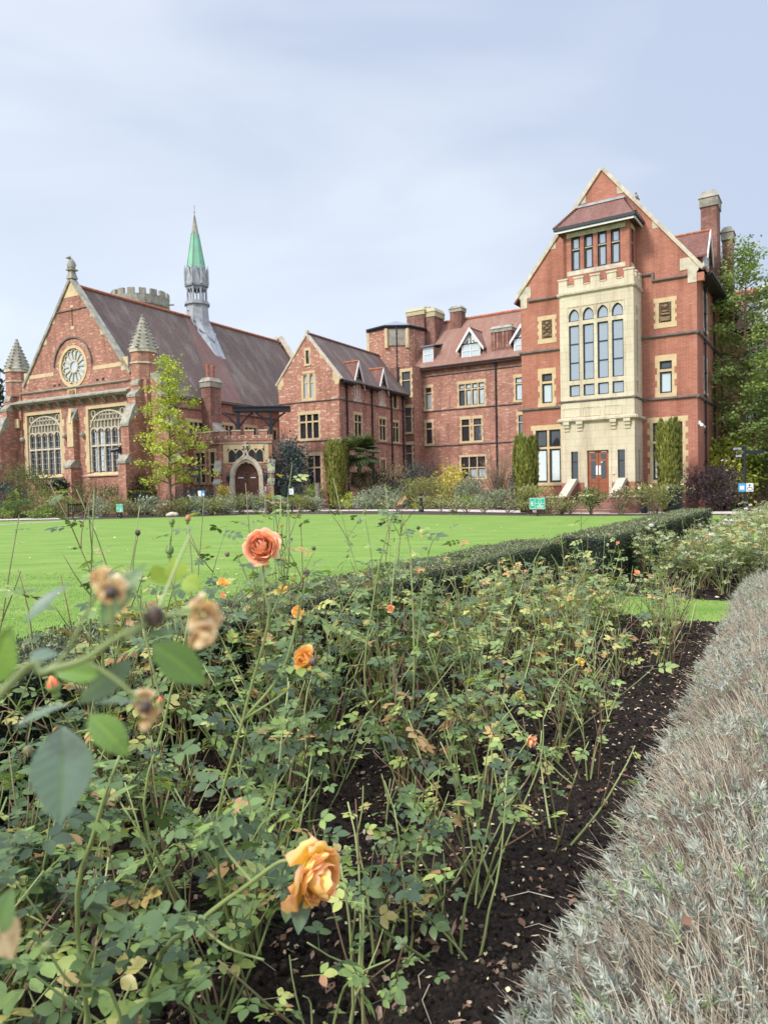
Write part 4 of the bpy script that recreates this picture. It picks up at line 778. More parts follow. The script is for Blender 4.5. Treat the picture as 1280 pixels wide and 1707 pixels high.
# lead and copper spire on the ridge
sp = thing_part('spire', hl); v0 = 12.9; c = (.15, v0); o = lambda r, a=rad(22.5): octo(c, r, a)
MB(LF).pz(o(1.15), 15.4, 18.1, o(.98)).build('base', M['lead'], sp)
sk = MB(LF).add([(.95, v0 - .62, 16.6), (.95, v0 + .72, 16.6), (.3, v0 + .75, 17.9), (.3, v0 - .7, 17.9), (2.75, v0 - .6, onroof(2.75)), (2.75, v0 + .62, onroof(2.75)), (1.15, v0 + 1.05, onroof(1.15)), (1.15, v0 - 1.05, onroof(1.15)), (.15, v0, 18.0)],
           [(7, 4, 0), (4, 5, 1, 0), (5, 6, 1), (0, 1, 2, 3), (7, 0, 3), (1, 6, 2), (2, 8, 3), (4, 7, 6, 5)]).build('skirt', M['lead'], sp)
m = MB(LF)
for z, q in ((14.6, .0), (15.5, .1), (16.4, .18)):
    u = .15 + (16.85 - z + .25) / (8.1 / 5.8)
    m.tube([(u - .7, v0 - 1.0, z + 1.15), (u + .1, v0, z + .08), (u - .65, v0 + 1.0, z + 1.1)], .07, 5)
m.tube([(1.0, v0 - .55, 16.6), (.95, v0, 17.7), (1.0, v0 + .6, 16.6)], .05, 5).build('lead_roll', M['zinc'], sp)
MB(LF).pz(o(1.16), 18.1, 18.25).pz(o(1.05), 18.25, 18.42).build('sill_ring', M['lead'], sp)
for i in range(8): x = o(.86)[i]; MB(LF).tube([(*x, 18.4), (*x, 19.6)], .095, 6).build('post', M['lead'], sp)
for i in range(8): x = Vector(o(.84)[i]).lerp(Vector(o(.84)[(i + 1) % 8]), .5); MB(LF).tube([(*x, 18.4), (*x, 19.4)], .05, 5).build('post', M['lead'], sp)
m = MB(LF); n8 = o(.9)
for i in range(8):
    a, b = Vector(n8[i]), Vector(n8[(i + 1) % 8])
    m.add([(*a, 19.25), (*a.lerp(b, .25), 19.5), (*a.lerp(b, .5), 19.3), (*a.lerp(b, .75), 19.5), (*b, 19.25), (*b, 19.75), (*a, 19.75)], [(0, 1, 6), (1, 2, 3, 5, 6), (3, 4, 5)])
m.pz(o(1.02), 19.7, 19.85); m.build('arcade', M['zinc'], sp)
m = MB(LF); m.pz(o(.92), 19.85, 21.3, o(.86))
for i in range(8):
    a, b = Vector(o(1.02)[i]), Vector(o(1.02)[(i + 1) % 8]); mid = a.lerp(b, .5) * 1.0
    m.add([(*a, 19.85), (*b, 19.85), (*mid, 21.3), (*Vector(o(.9)[i]), 19.85), (*Vector(o(.9)[(i + 1) % 8]), 19.85), (*(Vector(c) + (mid - Vector(c)) * .88), 21.3)], [(0, 1, 2), (0, 2, 5, 3), (1, 4, 5, 2)])
    m.tube([(*Vector(o(1.04)[i]), 19.85), (*Vector(o(1.06)[i]), 21.1), (*Vector(o(1.06)[i]), 21.5)], [.1, .08, .02], 5); m.ball((*mid, 21.35), .08, 5)
m.build('gablets', M['lead'], sp)
MB(LF).pz(o(.84), 21.3, 24.4, o(.32)).build('copper_cone', M['copper'], sp); MB(LF).pz(o(.325), 24.4, 26.1, o(.05)).tube([(*c, 26.0), (*c, 26.9)], .03, 5).ball((*c, 26.3), .08, 6).build('spire_tip', M['stone_grey'], sp)
m = MB(LF)
for i in range(8): m.tube([(*o(.86)[i], 21.3), (*o(.33)[i], 24.4)], .035, 4)
m.build('copper_roll', M['copper'], sp)
# ---------------------------------------------------------------- porch
PF = Fr((-13.85, 60.17), 0)
po = thing('stone_porch', 'battlemented brick porch with pointed door between hall and gabled block', 'building', (-11.6, 60.5, 0))
wall(PF, 'wall', M['brick_hall'], po, [(0, 4.0), (4.5, 4.0), (4.5, 6.2), (0, 6.2)], [], .3)
apts = arch(1.2, 3.35, 0, 2.9, 4.2)[2:]
MB(PF).pv([(0, -.4), (1.2, -.4), (1.2, 4.0), (0, 4.0)], 0, .3).pv([(3.35, -.4), (4.5, -.4), (4.5, 4.0), (3.35, 4.0)], 0, .3).build('wall', M['brick_hall'], po)
wallbody(po, PF, [(0, .75), (4.5, .75), (4.5, 5.6), (-4.2, 4.6), (-3.2, 2.9)], -.4, 6.0, M['brick_hall'])
PL = Fr((-17.05, 62.4), math.degrees(math.atan2(-2.23, 3.2)))
H = []; Lp = math.hypot(3.2, 2.23)
win(po, PL, 2.75, 3.35, 2.45, 5.0, 1, (3.95,), .22, .3, .2, 'glass', 'stone', H, .12, .05); win(po, PL, .9, 2.1, 2.45, 5.0, 2, (3.95,), .22, .3, .2, 'glass', 'stone', H, .12, .05)
wall(PL, 'wall', M['brick_hall'], po, [(-2, -.4), (Lp, -.4), (Lp, 6.2), (-2, 6.2)], H)
for fr_, a, b in ((PF, -.05, 4.55), (PL, -2, Lp + .03)):
    course(po, fr_, a, b, 5.68, .13, .1, 'stone_grey'); n = int((b - a) / .95); s = (b - a) / n; m = MB(fr_); q = MB(fr_)
    m.box(a, b, -.03, .25, 5.9, 6.28)
    for i in range(n):
        x = a + s * i; m.box(x, x + s * .62, -.028, .248, 6.28, 6.7); q.box(x - .04, x + s * .62 + .04, -.07, .29, 6.7, 6.8).box(x + s * .62, x + s, -.06, .28, 6.28, 6.34).box(x - .02, x + .12, -.04, .1, 6.1, 6.28).box(x + s * .5, x + s * .64, -.04, .1, 6.1, 6.28)
    m.build('battlement', M['brick_hall'], po); q.each('coping', M['stone_pale'], po)
# door case
m = MB(PF); oa = [(1.0, -.4), (1.0, 2.9)] + [(2.275 + (x - 2.275) * 1.16, 2.9 + (z - 2.9) * 1.22) for x, z in apts][::-1] + [(3.55, 2.9), (3.55, -.4)]
m.rib(oa, .3, -.2, .3); m.rib([(x, z) for x, z in [(1.16, -.4), (1.16, 2.9)] + apts[::-1] + [(3.39, 2.9), (3.39, -.4)]], .16, -.08, .32)
m.rib([(1.75, 4.35), (2.1, 4.62), (2.275, 5.25)], .14, -.24, .0).rib([(2.8, 4.35), (2.45, 4.62), (2.275, 5.25)], .14, -.24, .0).box(2.2, 2.35, -.22, 0, 5.2, 5.75).box(2.0, 2.55, -.2, 0, 5.42, 5.56).box(2.12, 2.43, -.24, 0, 5.7, 5.8)
m.build('door_arch', M['stone_pale'], po)
m = MB(PF).box(.35, .72, -.03, .25, 4.0, 5.65).box(3.85, 4.2, -.03, .25, 4.0, 5.65).box(.72, 3.85, -.035, .25, 5.42, 5.66); m.build('window_surround', M['stone'], po)
w_ = thing_part('window', po); MB(PF).box(.72, 3.85, -.004, .0, 4.1, 5.42).build('pane', M['black'], w_)
m = MB(PF)
for a in (.75, 1.42, 2.45, 3.12): m.rib(arch(a, a + .66, 4.0, 4.75, 5.2), .09, -.05, .0, True).box(a, a + .66, -.03, .002, 5.2, 5.42)
m.build('tracery', M['stone'], w_)
dr = MB(PF).pv([(1.22, -.3), (2.265, -.3), (2.265, 4.15)] + [p for p in apts if p[0] < 2.2], .3, .36).pv([(2.285, -.3), (3.33, -.3)] + [p for p in apts if p[0] > 2.3] + [(2.285, 4.15)], .3, .36).build('door', M['door_dark'], po)
m = MB(PF)
for a in (1.34, 1.82, 2.42, 2.88): m.box(a, a + .4, .27, .3, 1.7, 2.5).box(a, a + .4, .27, .3, 0.3, 1.4)
m.box(1.24, 3.31, .26, .3, 2.85, 2.98)
for t in (.5, .9, 1.3, 1.85, 2.25, 2.65): m.rib([(2.275, 3.0), (2.275 + .9 * math.cos(t), 3.0 + 1.05 * math.sin(t))], .06, .26, .3)
m.build('door_panel', M['door_dark'], dr)
for a in (1.5, 2.55): MB(PF).box(a, a + .45, .24, .26, 2.72, 2.8).build('notice', M['paper'], dr)
for a in (.68, 3.68): MB(PF).box(a, a + .25, -.06, .0, 1.55, 1.97).build('notice', M['paper'], po)
for a in (.65, 3.75): MB(PF).box(a - .04, a + .24, -.28, -.02, 2.5, 2.9).pz([(a - .08, -.32), (a + .28, -.32), (a + .28, 0), (a - .08, 0)], 2.9, 3.1, [(a + .06, -.2), (a + .14, -.2), (a + .14, -.1), (a + .06, -.1)]).build('lantern', M['black'], po)
for a in (-.35, 4.2):
    bt = MB(PF).pu([(0, -.4), (-.85, -.4), (-.85, 2.2), (-.55, 2.6), (-.55, 3.2), (0, 4.1)], a, a + .5).build('buttress', M['brick_hall'], po)
    MB(PF).pu([(-.9, 2.1), (-.9, 2.28), (-.5, 2.72), (-.4, 2.1)], a - .05, a + .55).pu([(-.6, 3.1), (-.6, 3.28), (0, 4.25), (0, 3.1)], a - .05, a + .55).each('weathering', M['stone_grey'], bt)
# dark covered way joining hall and gabled block
cw = thing('covered_walkway', 'dark timber covered bridge on braced posts between hall and gabled block', 'walkway', (-11, 63, 5.6))
CW = Fr((-13.2, 63.5), 5)
MB(CW).box(-.1, 5.0, 0, 1.2, 8.75, 9.1).pu([(-.08, 9.1), (1.3, 9.1), (1.3, 9.16), (-.08, 9.2)], -.15, 5).build('roof', M['iron'], cw)
m = MB(CW); q = MB(CW)
for a in (.2, 3.1):
    m.box(a, a + .28, .1, .38, 6.0, 8.75)
    for s_ in (-1, 1): q.tube([(a + .14, .24, 7.3), (a + .14 + s_ * .8, .24, 8.3), (a + .14 + s_ * 1.3, .24, 8.6)], .09, 5)
m.each('post', M['iron'], cw); q.build('brace', M['iron'], cw)
# ---------------------------------------------------------------- far round tower
rt = thing('round_tower', 'round battlemented stone-topped tower rising behind the hall roof', 'tower', (-30.85, 92.5, 0))
m = MB().lathe((-30.85, 92.5), [(3.3, 0), (3.3, 25.2)], 28); m.build('wall', M['brick_old'], rt)
m = MB().lathe((-30.85, 92.5), [(3.35, 25.2), (3.6, 25.5), (3.6, 26.6), (3.3, 26.6)], 28)
for i in range(16):
    a = 2 * math.pi * i / 16; pl = [(-30.85 + r * math.cos(a + t), 92.5 + r * math.sin(a + t)) for r, t in ((3.62, -.12), (3.62, .12), (3.2, .12), (3.2, -.12))]
    m.pz(pl, 26.55, 27.3)
m.build('parapet', M['stone_grey'], rt)
MB().box(-27.2, -26.3, 91.5, 91.7, 25.6, 25.75).build('gargoyle', M['stone_grey'], rt)
# ---------------------------------------------------------------- scattering kit
def norm(a): return a / np.maximum(np.linalg.norm(a, axis=-1, keepdims=True), 1e-9)
def basis(d, n):
    y = norm(d); x = norm(np.cross(y, n)); z = np.cross(x, y); return np.stack([x, y, z], axis=-1)
QUAD = (np.array([(0, 0, 0), (.5, .5, .08), (0, 1, -.06), (-.5, .5, .08)]), [(0, 1, 2), (0, 2, 3)])
BLADE = (np.array([(-.5, 0, 0), (.5, 0, 0), (0, 1, 0)]), [(0, 1, 2)])
def leaflet(fold=.06, droop=.13):
    v = [(0, t, -droop * t * t) for t in (0, .3, .6, .85, 1)]
    for s in (1, -1): v += [(s * w_, t, fold * w_ * 2 - droop * t * t) for t, w_ in ((.14, .25), (.4, .5), (.66, .42), (.87, .2))]
    f = []
    for o in (5, 9):
        q = [(0, 1, o), (1, o + 1, o), (1, 2, o + 1), (2, o + 2, o + 1), (2, 3, o + 2), (3, o + 3, o + 2), (3, 4, o + 3)]; f += q if o == 9 else [t[::-1] for t in q]
    return np.array(v, float), f
LEAF = leaflet()
def comp(n=5, L=.118, w_=.64):
    """a compound rose leaf along +Y, unit metres"""
    V = []; F = []; lv, lf = LEAF
    spots = [(L * .62, 0, .052)]
    for k in range((n - 1) // 2):
        yb = L * (.56 - .27 * k)
        for s in (1, -1): spots.append((yb, s, .044 - .006 * k))
    for yb, s, ln in spots:
        a = -s * rad(62); c, q = math.cos(a), math.sin(a); p = lv * (ln * w_ * 1.0, ln, ln); ro = p @ np.array([(c, q, 0), (-q, c, 0), (0, 0, 1)])
        ro = ro + (s * .003, yb, -.012 * (yb / L) ** 2); F += [tuple(i + len(V) for i in f) for f in lf]; V += [tuple(x) for x in ro]
    b = len(V); V += [(-.0009, 0, 0), (.0009, 0, 0), (.0007, L * .62, -.006), (-.0007, L * .62, -.006)]; F.append((b, b + 1, b + 2, b + 3))
    return np.array(V), F, np.concatenate([np.full(len(lv), o) for o in (.0, .10, -.08, .05, -.12, .12, -.05)[:n]] + [np.zeros(4)])
def npmesh(name, V, F, rnd):
    me = bpy.data.meshes.new(name); me.vertices.add(len(V)); me.vertices.foreach_set('co', np.ascontiguousarray(V, dtype=np.float32).ravel())
    lt = np.array([len(f) for f in F], np.int32); li = np.concatenate([np.asarray(f, np.int32) for f in F]) if len(F) else np.zeros(0, np.int32)
    return fin(me, li, lt, rnd)
def fin(me, li, lt, rnd):
    me.loops.add(len(li)); me.loops.foreach_set('vertex_index', li); me.polygons.add(len(lt)); ls = np.zeros(len(lt), np.int32); ls[1:] = np.cumsum(lt)[:-1]
    me.polygons.foreach_set('loop_start', ls); me.polygons.foreach_set('loop_total', lt)
    at_ = me.attributes.new('rnd', 'FLOAT', 'POINT'); at_.data.foreach_set('value', np.ascontiguousarray(rnd, dtype=np.float32)); me.update(calc_edges=True); return me
def inst(name, mat, parent, tmpl, B, T, S, rnd, loc=None, smooth=False, tv=None):
    """N copies of a template baked into one mesh; B (N,3,3) bases, T (N,3) places, S (N,) or (N,3) sizes"""
    if len(tmpl) == 3: tv = tmpl[2]; rnd = np.asarray(rnd)
    tvv, tf = tmpl[:2]; n, k = len(T), len(tvv); S = np.asarray(S, float)
    if S.ndim == 1: S = S[:, None].repeat(3, 1)
    V = np.einsum('nij,nkj->nki', B, tvv[None] * S[:, None, :]) + T[:, None, :]
    L = np.array(LOC[parent.name] if parent is not None else Vector(loc or (0, 0, 0)))
    fl = np.concatenate([np.asarray(f, np.int32) for f in tf]); lt = np.array([len(f) for f in tf], np.int32)
    li = (fl[None] + (np.arange(n, dtype=np.int32) * k)[:, None]).ravel()
    r = np.repeat(rnd, k) if tv is None else np.clip(rnd[:, None] + tv[None] * (rnd[:, None] < .9), 0, 1).ravel()
    me = bpy.data.meshes.new(name); me.vertices.add(n * k); me.vertices.foreach_set('co', np.ascontiguousarray((V - L).reshape(-1, 3), dtype=np.float32).ravel())
    fin(me, li, np.tile(lt, n), r)
    if smooth: me.polygons.foreach_set('use_smooth', np.ones(len(me.polygons), bool))
    return link(name, me, M[mat] if isinstance(mat, str) else mat, parent, loc)
def tubes(name, mat, parent, paths, loc=None, n=5, rn=None):
    """paths: list of (points, r0, r1); one mesh; rnd per path"""
    Vs = []; Fs = []; rr = []; off = 0
    for q, (pts, r0, r1) in enumerate(paths):
        P = np.array(pts, float); m = len(P); d = norm(np.gradient(P, axis=0)); a = norm(np.cross(d, (.31, .22, .6))); b = np.cross(d, a)
        an = np.arange(n) * 2 * math.pi / n; r = np.linspace(r0, r1, m)[:, None, None]
        V = P[:, None] + r * (np.cos(an)[None, :, None] * a[:, None] + np.sin(an)[None, :, None] * b[:, None]); Vs.append(V.reshape(-1, 3))
        for j in range(m - 1):
            for i in range(n): Fs.append((off + j * n + i, off + j * n + (i + 1) % n, off + (j + 1) * n + (i + 1) % n, off + (j + 1) * n + i))
        Fs.append(tuple(off + (m - 1) * n + i for i in range(n)))
        rr.append(np.full(m * n, rn[q] if rn is not None else NR.random())); off += m * n
    L = np.array(LOC[parent.name] if parent is not None else Vector(loc or (0, 0, 0)))
    me = npmesh(name, np.concatenate(Vs) - L, Fs, np.concatenate(rr)); me.polygons.foreach_set('use_smooth', np.ones(len(me.polygons), bool))
    return link(name, me, M[mat], parent, loc)
def unit(n): return norm(NR.normal(size=(n, 3)))
def sheet(name, pts, z, mat, kind='structure'):
    me = bpy.data.meshes.new(name); me.from_pydata([(x, y, z) for x, y in pts], [], [tuple(t) for t in geometry.tessellate_polygon([[Vector((x, y, 0)) for x, y in pts]])])
    return tag(link(name, me, M[mat]), kind=kind)
# ---------------------------------------------------------------- ground
BO, BS_, BP = Vector((.41, 2.34)), Vector((.53, .848)), Vector((-.848, .53))       # rose bed axes: along, across to the left
def bed(s, p, z=0): q = BO + BS_ * s + BP * p; return Vector((q.x, q.y, z))
sheet('ground', [(-500, -80), (500, -80), (500, 700), (-500, 700)], -.02, 'ground')
edge = [(20, 31.5), (10.7, 35.0), (8.0, 36.6), (3.5, 40.6), (-1.5, 44.6), (-6, 47.2), (-9, 48), (-12.5, 46.6), (-19.5, 45.6), (-26, 45.8)]
h0, h1 = bed(-6, 3.2), bed(22, 2.4)
sheet('lawn', [(h0.x, h0.y), (h1.x, h1.y), (16, 33), (20, 40), (0, 56), (-45, 56), (-45, 0), (-12, -4)], .0, 'lawn')
sheet('border_soil', edge + [(-60, 46), (-60, 90), (50, 90), (50, 20)], .008, 'earth')
def strip(name, pts, w_, z, mat):
    L, Rr = [], []
    for i, p in enumerate(pts):
        a, b = Vector(pts[max(i - 1, 0)]), Vector(pts[min(i + 1, len(pts) - 1)]); d = (b - a).normalized(); n = Vector((-d.y, d.x)) * w_ / 2; L.append(tuple(Vector(p) + n)); Rr.append(tuple(Vector(p) - n))
    me = bpy.data.meshes.new(name); n = len(pts); me.from_pydata([(x, y, z) for x, y in L + Rr], [], [(i, i + 1, n + i + 1, n + i) for i in range(n - 1)])
    return tag(link(name, me, M[mat]), kind='structure')
strip('path', [(24, 33.5), (17.5, 35.2), (12, 38.0), (8.5, 42.5), (4, 48.5), (-1.5, 52.5), (-7, 54.6), (-11.5, 56.3), (-11.6, 59.9)], 3.0, .016, 'path')
strip('path', [(-21.5, 49.2), (-26, 49.4), (-60, 49)], 4.0, .016, 'path')
strip('path', [(-18.8, 44.6), (-22, 39.5), (-24, 36)], .5, .012, 'path')
strip('path', [tuple(bed(s, -2.4).xy) for s in (-6, 0, 8, 20, 32)], 2.2, .0, 'path')
g2 = [bed(8.0, 2.5), bed(30, 2.0), bed(30, -1.3), bed(8.2, -1.3)]
sheet('bed_soil', [(q.x, q.y) for q in g2], .012, 'soil')
g3 = [bed(6.4, 4), bed(8.1, 4), bed(8.3, -1.4), bed(6.5, -1.4)]
sheet('grass_strip', [(q.x, q.y) for q in g3], .006, 'lawn')
# short grass standing on the near lawn and the cross strip
n = 90000; d_ = 4.6 + 10 * NR.random(n) ** 1.6; x_ = (NR.random(n) * 1.15 - .60) * d_; P = np.stack([x_, d_, np.zeros(n)], 1)
pp = (P[:, 0] - BO.x) * BP.x + (P[:, 1] - BO.y) * BP.y; ss = (P[:, 0] - BO.x) * BS_.x + (P[:, 1] - BO.y) * BS_.y
P = P[(pp > 3.25) | ((ss > 6.6) & (ss < 8.0) & (pp > -.5))]; n = len(P)
dv = NR.normal(size=(n, 3)) * (.45, .45, 0) + (0, 0, 1)
tag(inst('grass', 'grass', None, BLADE, basis(dv, unit(n)), P, np.stack([.004 + .003 * NR.random(n), .018 + .022 * NR.random(n), np.ones(n)], 1), NR.random(n)), 'short bright green mown grass on the near part of the lawn', 'grass', kind='stuff')
# ---------------------------------------------------------------- shrubs and trees
def cloud(c, rx, ry, rz, n, k, cr=.33, flat=0, shell=.55):
    """n points in k leafy clumps filling an ellipsoid; returns points, outward directions, per-clump tone"""
    u = unit(k); rr_ = shell + (1 - shell) * NR.random((k, 1)); cc = u * rr_ * (rx, ry, rz) * .9
    if flat: cc[:, 2] = np.maximum(cc[:, 2], -rz * flat)
    i = NR.integers(0, k, n); q = NR.normal(size=(n, 3)) * cr * np.array([rx, ry, rz * .8]); q *= np.minimum(1, 1.0 / np.maximum(.35, np.linalg.norm(q / (rx, ry, rz), axis=1, keepdims=True) * 1.6))
    P = cc[i] + q; tone = NR.random(k)[i]
    hgt = np.clip((P[:, 2] / rz + 1) / 2, 0, 1)
    return P + np.array(c), norm(P / (rx, ry, rz) + 1e-6), tone, hgt
def shrub(name, label, cat, x, ytop, wpx, depth, mat, n=1400, leaf=(.16, .09), k=22, group=None, cr=.26, stems=7, up=.3, base=0, flowers=None, spiky=0, sq=.8):
    g = at(x, 850, depth); top = at(x, ytop, depth).z; w_ = wpx / FPX * depth / 2; loc = (g.x, g.y, 0); h = max(.25, top)
    t = thing(name, label, cat, loc, group)
    z0 = base * h; rz = (h - z0) / 2
    P, D, tone, hg = cloud((g.x, g.y, z0 + rz), w_, w_ * sq, rz, n, k, cr, .9)
    P[:, 2] = np.clip(P[:, 2], .03, None)
    dv = D * .7 + unit(n) * .8 + (0, 0, up)
    if spiky: dv = D + unit(n) * .35 + (0, 0, up)
    r = np.clip(.62 * tone + .38 * NR.random(n), 0, 1)
    inst('foliage', mat, t, QUAD, basis(dv, unit(n)), P, np.stack([leaf[1] * (.6 + .8 * NR.random(n)), leaf[0] * (.6 + .8 * NR.random(n)), np.full(n, leaf[0])], 1), r)
    if stems:
        ps = []
        for i in range(stems):
            e = P[NR.integers(0, n)]; b = np.array([g.x + NR.normal() * w_ * .12, g.y + NR.normal() * w_ * .1, 0]); m = (b + e) / 2 + (NR.normal() * .08, NR.normal() * .08, .1 * h); ps.append(([b, b * .6 + m * .4 + (0, 0, .05 * h), m, e], .03, .01))
        tubes('stem', 'bark_leaf', t, ps, n=4)
    if flowers:
        fm, fn, fs = flowers
        i = np.argsort(-P[:, 2] - .4 * NR.random(n) * h + .3 * (P[:, 1] - g.y))[:max(fn * 4, 10)]; i = NR.choice(i, fn, replace=False)
        for j in i: petals('flower', fm, t, P[j] + D[j] * .05, D[j] + (0, -.3, .4), fs, 10, 4)
    return t
M['bark_leaf'] = leafmat('bark_leaf', [(0, (.13, .09, .065)), (.6, (.22, .17, .12)), (1, (.26, .27, .12))], .85, 0, .2)
def petals(name, mat, parent, c, axis, R, n, lay, open_=1.0, seed=None, g=6):
    """double rose: loose whorls of cupped, ruffled petals; vertex attribute rnd runs 0 at the claw to 1 at the rim"""
    ax0 = Vector(axis).normalized(); V = []; F = []; A = []
    rn_ = random.Random(seed if seed is not None else R_.random())
    for i in range(n):
        l = ((i + .5) / n) ** .8; jt = .34 * (1 - l) + .16; ax = (ax0 + Vector((rn_.gauss(0, jt), rn_.gauss(0, jt), rn_.gauss(0, jt))) * .6).normalized(); X = ax.orthogonal().normalized(); Y = ax.cross(X)
        th = i * 2.399 + rn_.uniform(-.5, .5); Rm = R * (.20 + .80 * l) * rn_.uniform(.88, 1.1); H = R * (1.05 - .28 * l) * rn_.uniform(.82, 1.12); wd = (1.45 - .75 * l) * rn_.uniform(.85, 1.2); b0 = len(V); dr = open_ * l ** 2.5 * .75 * R; f1, f2, p1 = rn_.uniform(2, 4), rn_.uniform(5, 8), rn_.uniform(0, 6.28)
        for jb in range(g + 1):
            b = jb / g
            for ja in range(g + 1):
                a = (ja / g - .5) * 2; wb = min(1, .30 + 1.1 * b) * (1 - .28 * max(0, b - .72) / .28); an = th + a * wd * wb
                lip = max(0, b - .7) / .3; r = Rm * (math.sin(min(b * 1.15, 1) * math.pi / 2) ** .8) * (1 - .16 * lip * (1 - l)) + R * .10 * lip * lip * l * (1 + .6 * math.sin(f1 * a + p1))
                z = H * (b ** 1.1) * (1 - .10 * a * a * b) - dr * b * b - R * .42 + R * .06 * b * math.sin(f2 * a + p1) - R * .10 * lip * lip * l
                V.append(Vector(c) + X * (r * math.cos(an)) + Y * (r * math.sin(an)) + ax * z); A.append(b * (.35 + .45 * abs(a) ** 1.5 + .3 * lip) + rn_.uniform(-.05, .05) + .1 * math.sin(i * 1.7))
        for jb in range(g):
            for ja in range(g): q = b0 + jb * (g + 1) + ja; F.append((q, q + 1, q + g + 2, q + g + 1))
    L = LOC[parent.name] if parent is not None else Vector((0, 0, 0))
    me = npmesh(name, np.array([tuple(v - L) for v in V]), F, np.clip(A, 0, 1)); me.polygons.foreach_set('use_smooth', np.ones(len(me.polygons), bool))
    return link(name, me, M[mat], parent)
# ---------------------------------------------------------------- border in front of the hall
WH = 'petal_white'
shrub('shrub', 'dark blue-green bush at the far left edge under the hall corner', 'shrub', 12, 805, 62, 54, 'f_blue', 1500)
shrub('shrub', 'tall grey-green leafy bush below the left half of the left hall window', 'shrub', 52, 770, 84, 55.5, 'f_mid', 2600, up=.6, k=34)
shrub('climbing_rose', 'dark leaved climbing rose with white flowers under the left hall window sill', 'climbing rose', 92, 797, 52, 56.6, 'f_dark', 1500, (.18, .11), sq=.25, base=.35, flowers=(WH, 14, .11))
shrub('shrub', 'yellow-green spreading bush below the left hall window', 'shrub', 78, 812, 66, 54, 'f_olive', 1500, k=16)
shrub('shrub', 'bright lime leaved small bush beside the dark bush at the left edge', 'shrub', 26, 818, 24, 53.6, 'f_lime', 500, k=9)
shrub('shrub', 'thin airy bush with red brick showing through, under the right hall window', 'shrub', 172, 800, 82, 55, 'f_mid', 1300, k=18, base=.3, cr=.3)
shrub('shrub', 'rounded mid green bush with dry flower heads at the left path', 'shrub', 30, 832, 54, 51, 'f_mid', 1300)
shrub('shrub', 'low brownish bush between two green mounds by the left path', 'shrub', 60, 838, 44, 51.2, 'f_brown', 800)
shrub('shrub', 'wide olive mounded bush left of the black bench', 'shrub', 104, 829, 56, 50.5, 'f_olive', 1700, k=26)
shrub('shrub', 'low bright green ferny clump at the edge of the left path', 'shrub', 70, 848, 44, 49.6, 'f_green', 900, up=.8)
shrub('shrub', 'low grass-green clump at the far left end of the path', 'shrub', 6, 848, 34, 50, 'f_green', 600, up=.9)
shrub('shrub', 'dark bush tucked between hall buttress and yellow ginkgo', 'shrub', 228, 786, 40, 55, 'f_dark', 1500, k=20)
shrub('shrub', 'low very dark evergreen under the right side of the yellow ginkgo', 'shrub', 308, 812, 90, 54, 'f_blue', 1500, k=22)
shrub('shrub', 'purple flowering tuft left of the porch door', 'shrub', 366, 824, 36, 54, 'f_grey', 500, flowers=(WH, 3, .08))
shrub('shrub', 'orange-yellow leaved bush beside the porch door', 'shrub', 373, 805, 22, 53, 'f_gold', 420, k=9)
hd = thing('clipped_yew', 'low clipped yew block with golden edges at the foot of the yellow ginkgo', 'hedge', (gnd(0, 0, 0) if 0 else at(238, 850, 53)).xy.to_3d())
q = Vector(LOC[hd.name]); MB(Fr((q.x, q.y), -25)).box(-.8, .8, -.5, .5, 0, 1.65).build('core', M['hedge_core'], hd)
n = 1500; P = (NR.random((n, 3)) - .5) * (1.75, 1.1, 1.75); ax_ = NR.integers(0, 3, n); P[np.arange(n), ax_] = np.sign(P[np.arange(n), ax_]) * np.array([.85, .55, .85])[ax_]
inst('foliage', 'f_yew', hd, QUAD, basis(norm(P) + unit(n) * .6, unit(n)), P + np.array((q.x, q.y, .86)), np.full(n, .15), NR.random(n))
# rows of border roses, each its own bush
rows = [(150, 826, 46, 51, 'f_brown'), (172, 829, 44, 50, 'f_grey'), (200, 830, 40, 49.6, 'f_olive'), (226, 832, 44, 49.4, 'f_brown'), (252, 830, 44, 49, 'f_grey'), (276, 833, 36, 48.6, 'f_brown'), (302, 829, 44, 49, 'f_olive'), (330, 829, 46, 49, 'f_grey'), (352, 831, 44, 49.2, 'f_olive'), (378, 828, 44, 49.4, 'f_grey'), (402, 826, 44, 50, 'f_olive'), (428, 822, 42, 50, 'f_grey'), (452, 826, 40, 50, 'f_olive'), (470, 829, 36, 50.5, 'f_grey'), (500, 828, 40, 51.5, 'f_olive'), (522, 828, 34, 52, 'f_grey')]
wd_ = ['first', 'second', 'third', 'fourth', 'fifth', 'sixth', 'seventh', 'eighth', 'ninth', 'tenth', 'eleventh', 'twelfth', 'thirteenth', 'fourteenth', 'fifteenth', 'sixteenth', 'seventeenth', 'eighteenth', 'nineteenth', 'twentieth']
tone_ = {'f_brown': 'brownish', 'f_grey': 'grey-green', 'f_olive': 'olive'}
for i, (x, y, wp, d, m_) in enumerate(rows):
    shrub('rose_bush', f'{tone_[m_]} shrub rose along the far lawn edge, {wd_[i]} bush rightwards from the black bench', 'rose bush', x, y, wp, d, m_, 750, (.15, .08), 14, 'shrub roses along the far lawn edge', .3, 9, .5, .12, (WH, 3, .08) if i in (4, 5, 6, 8) else None)
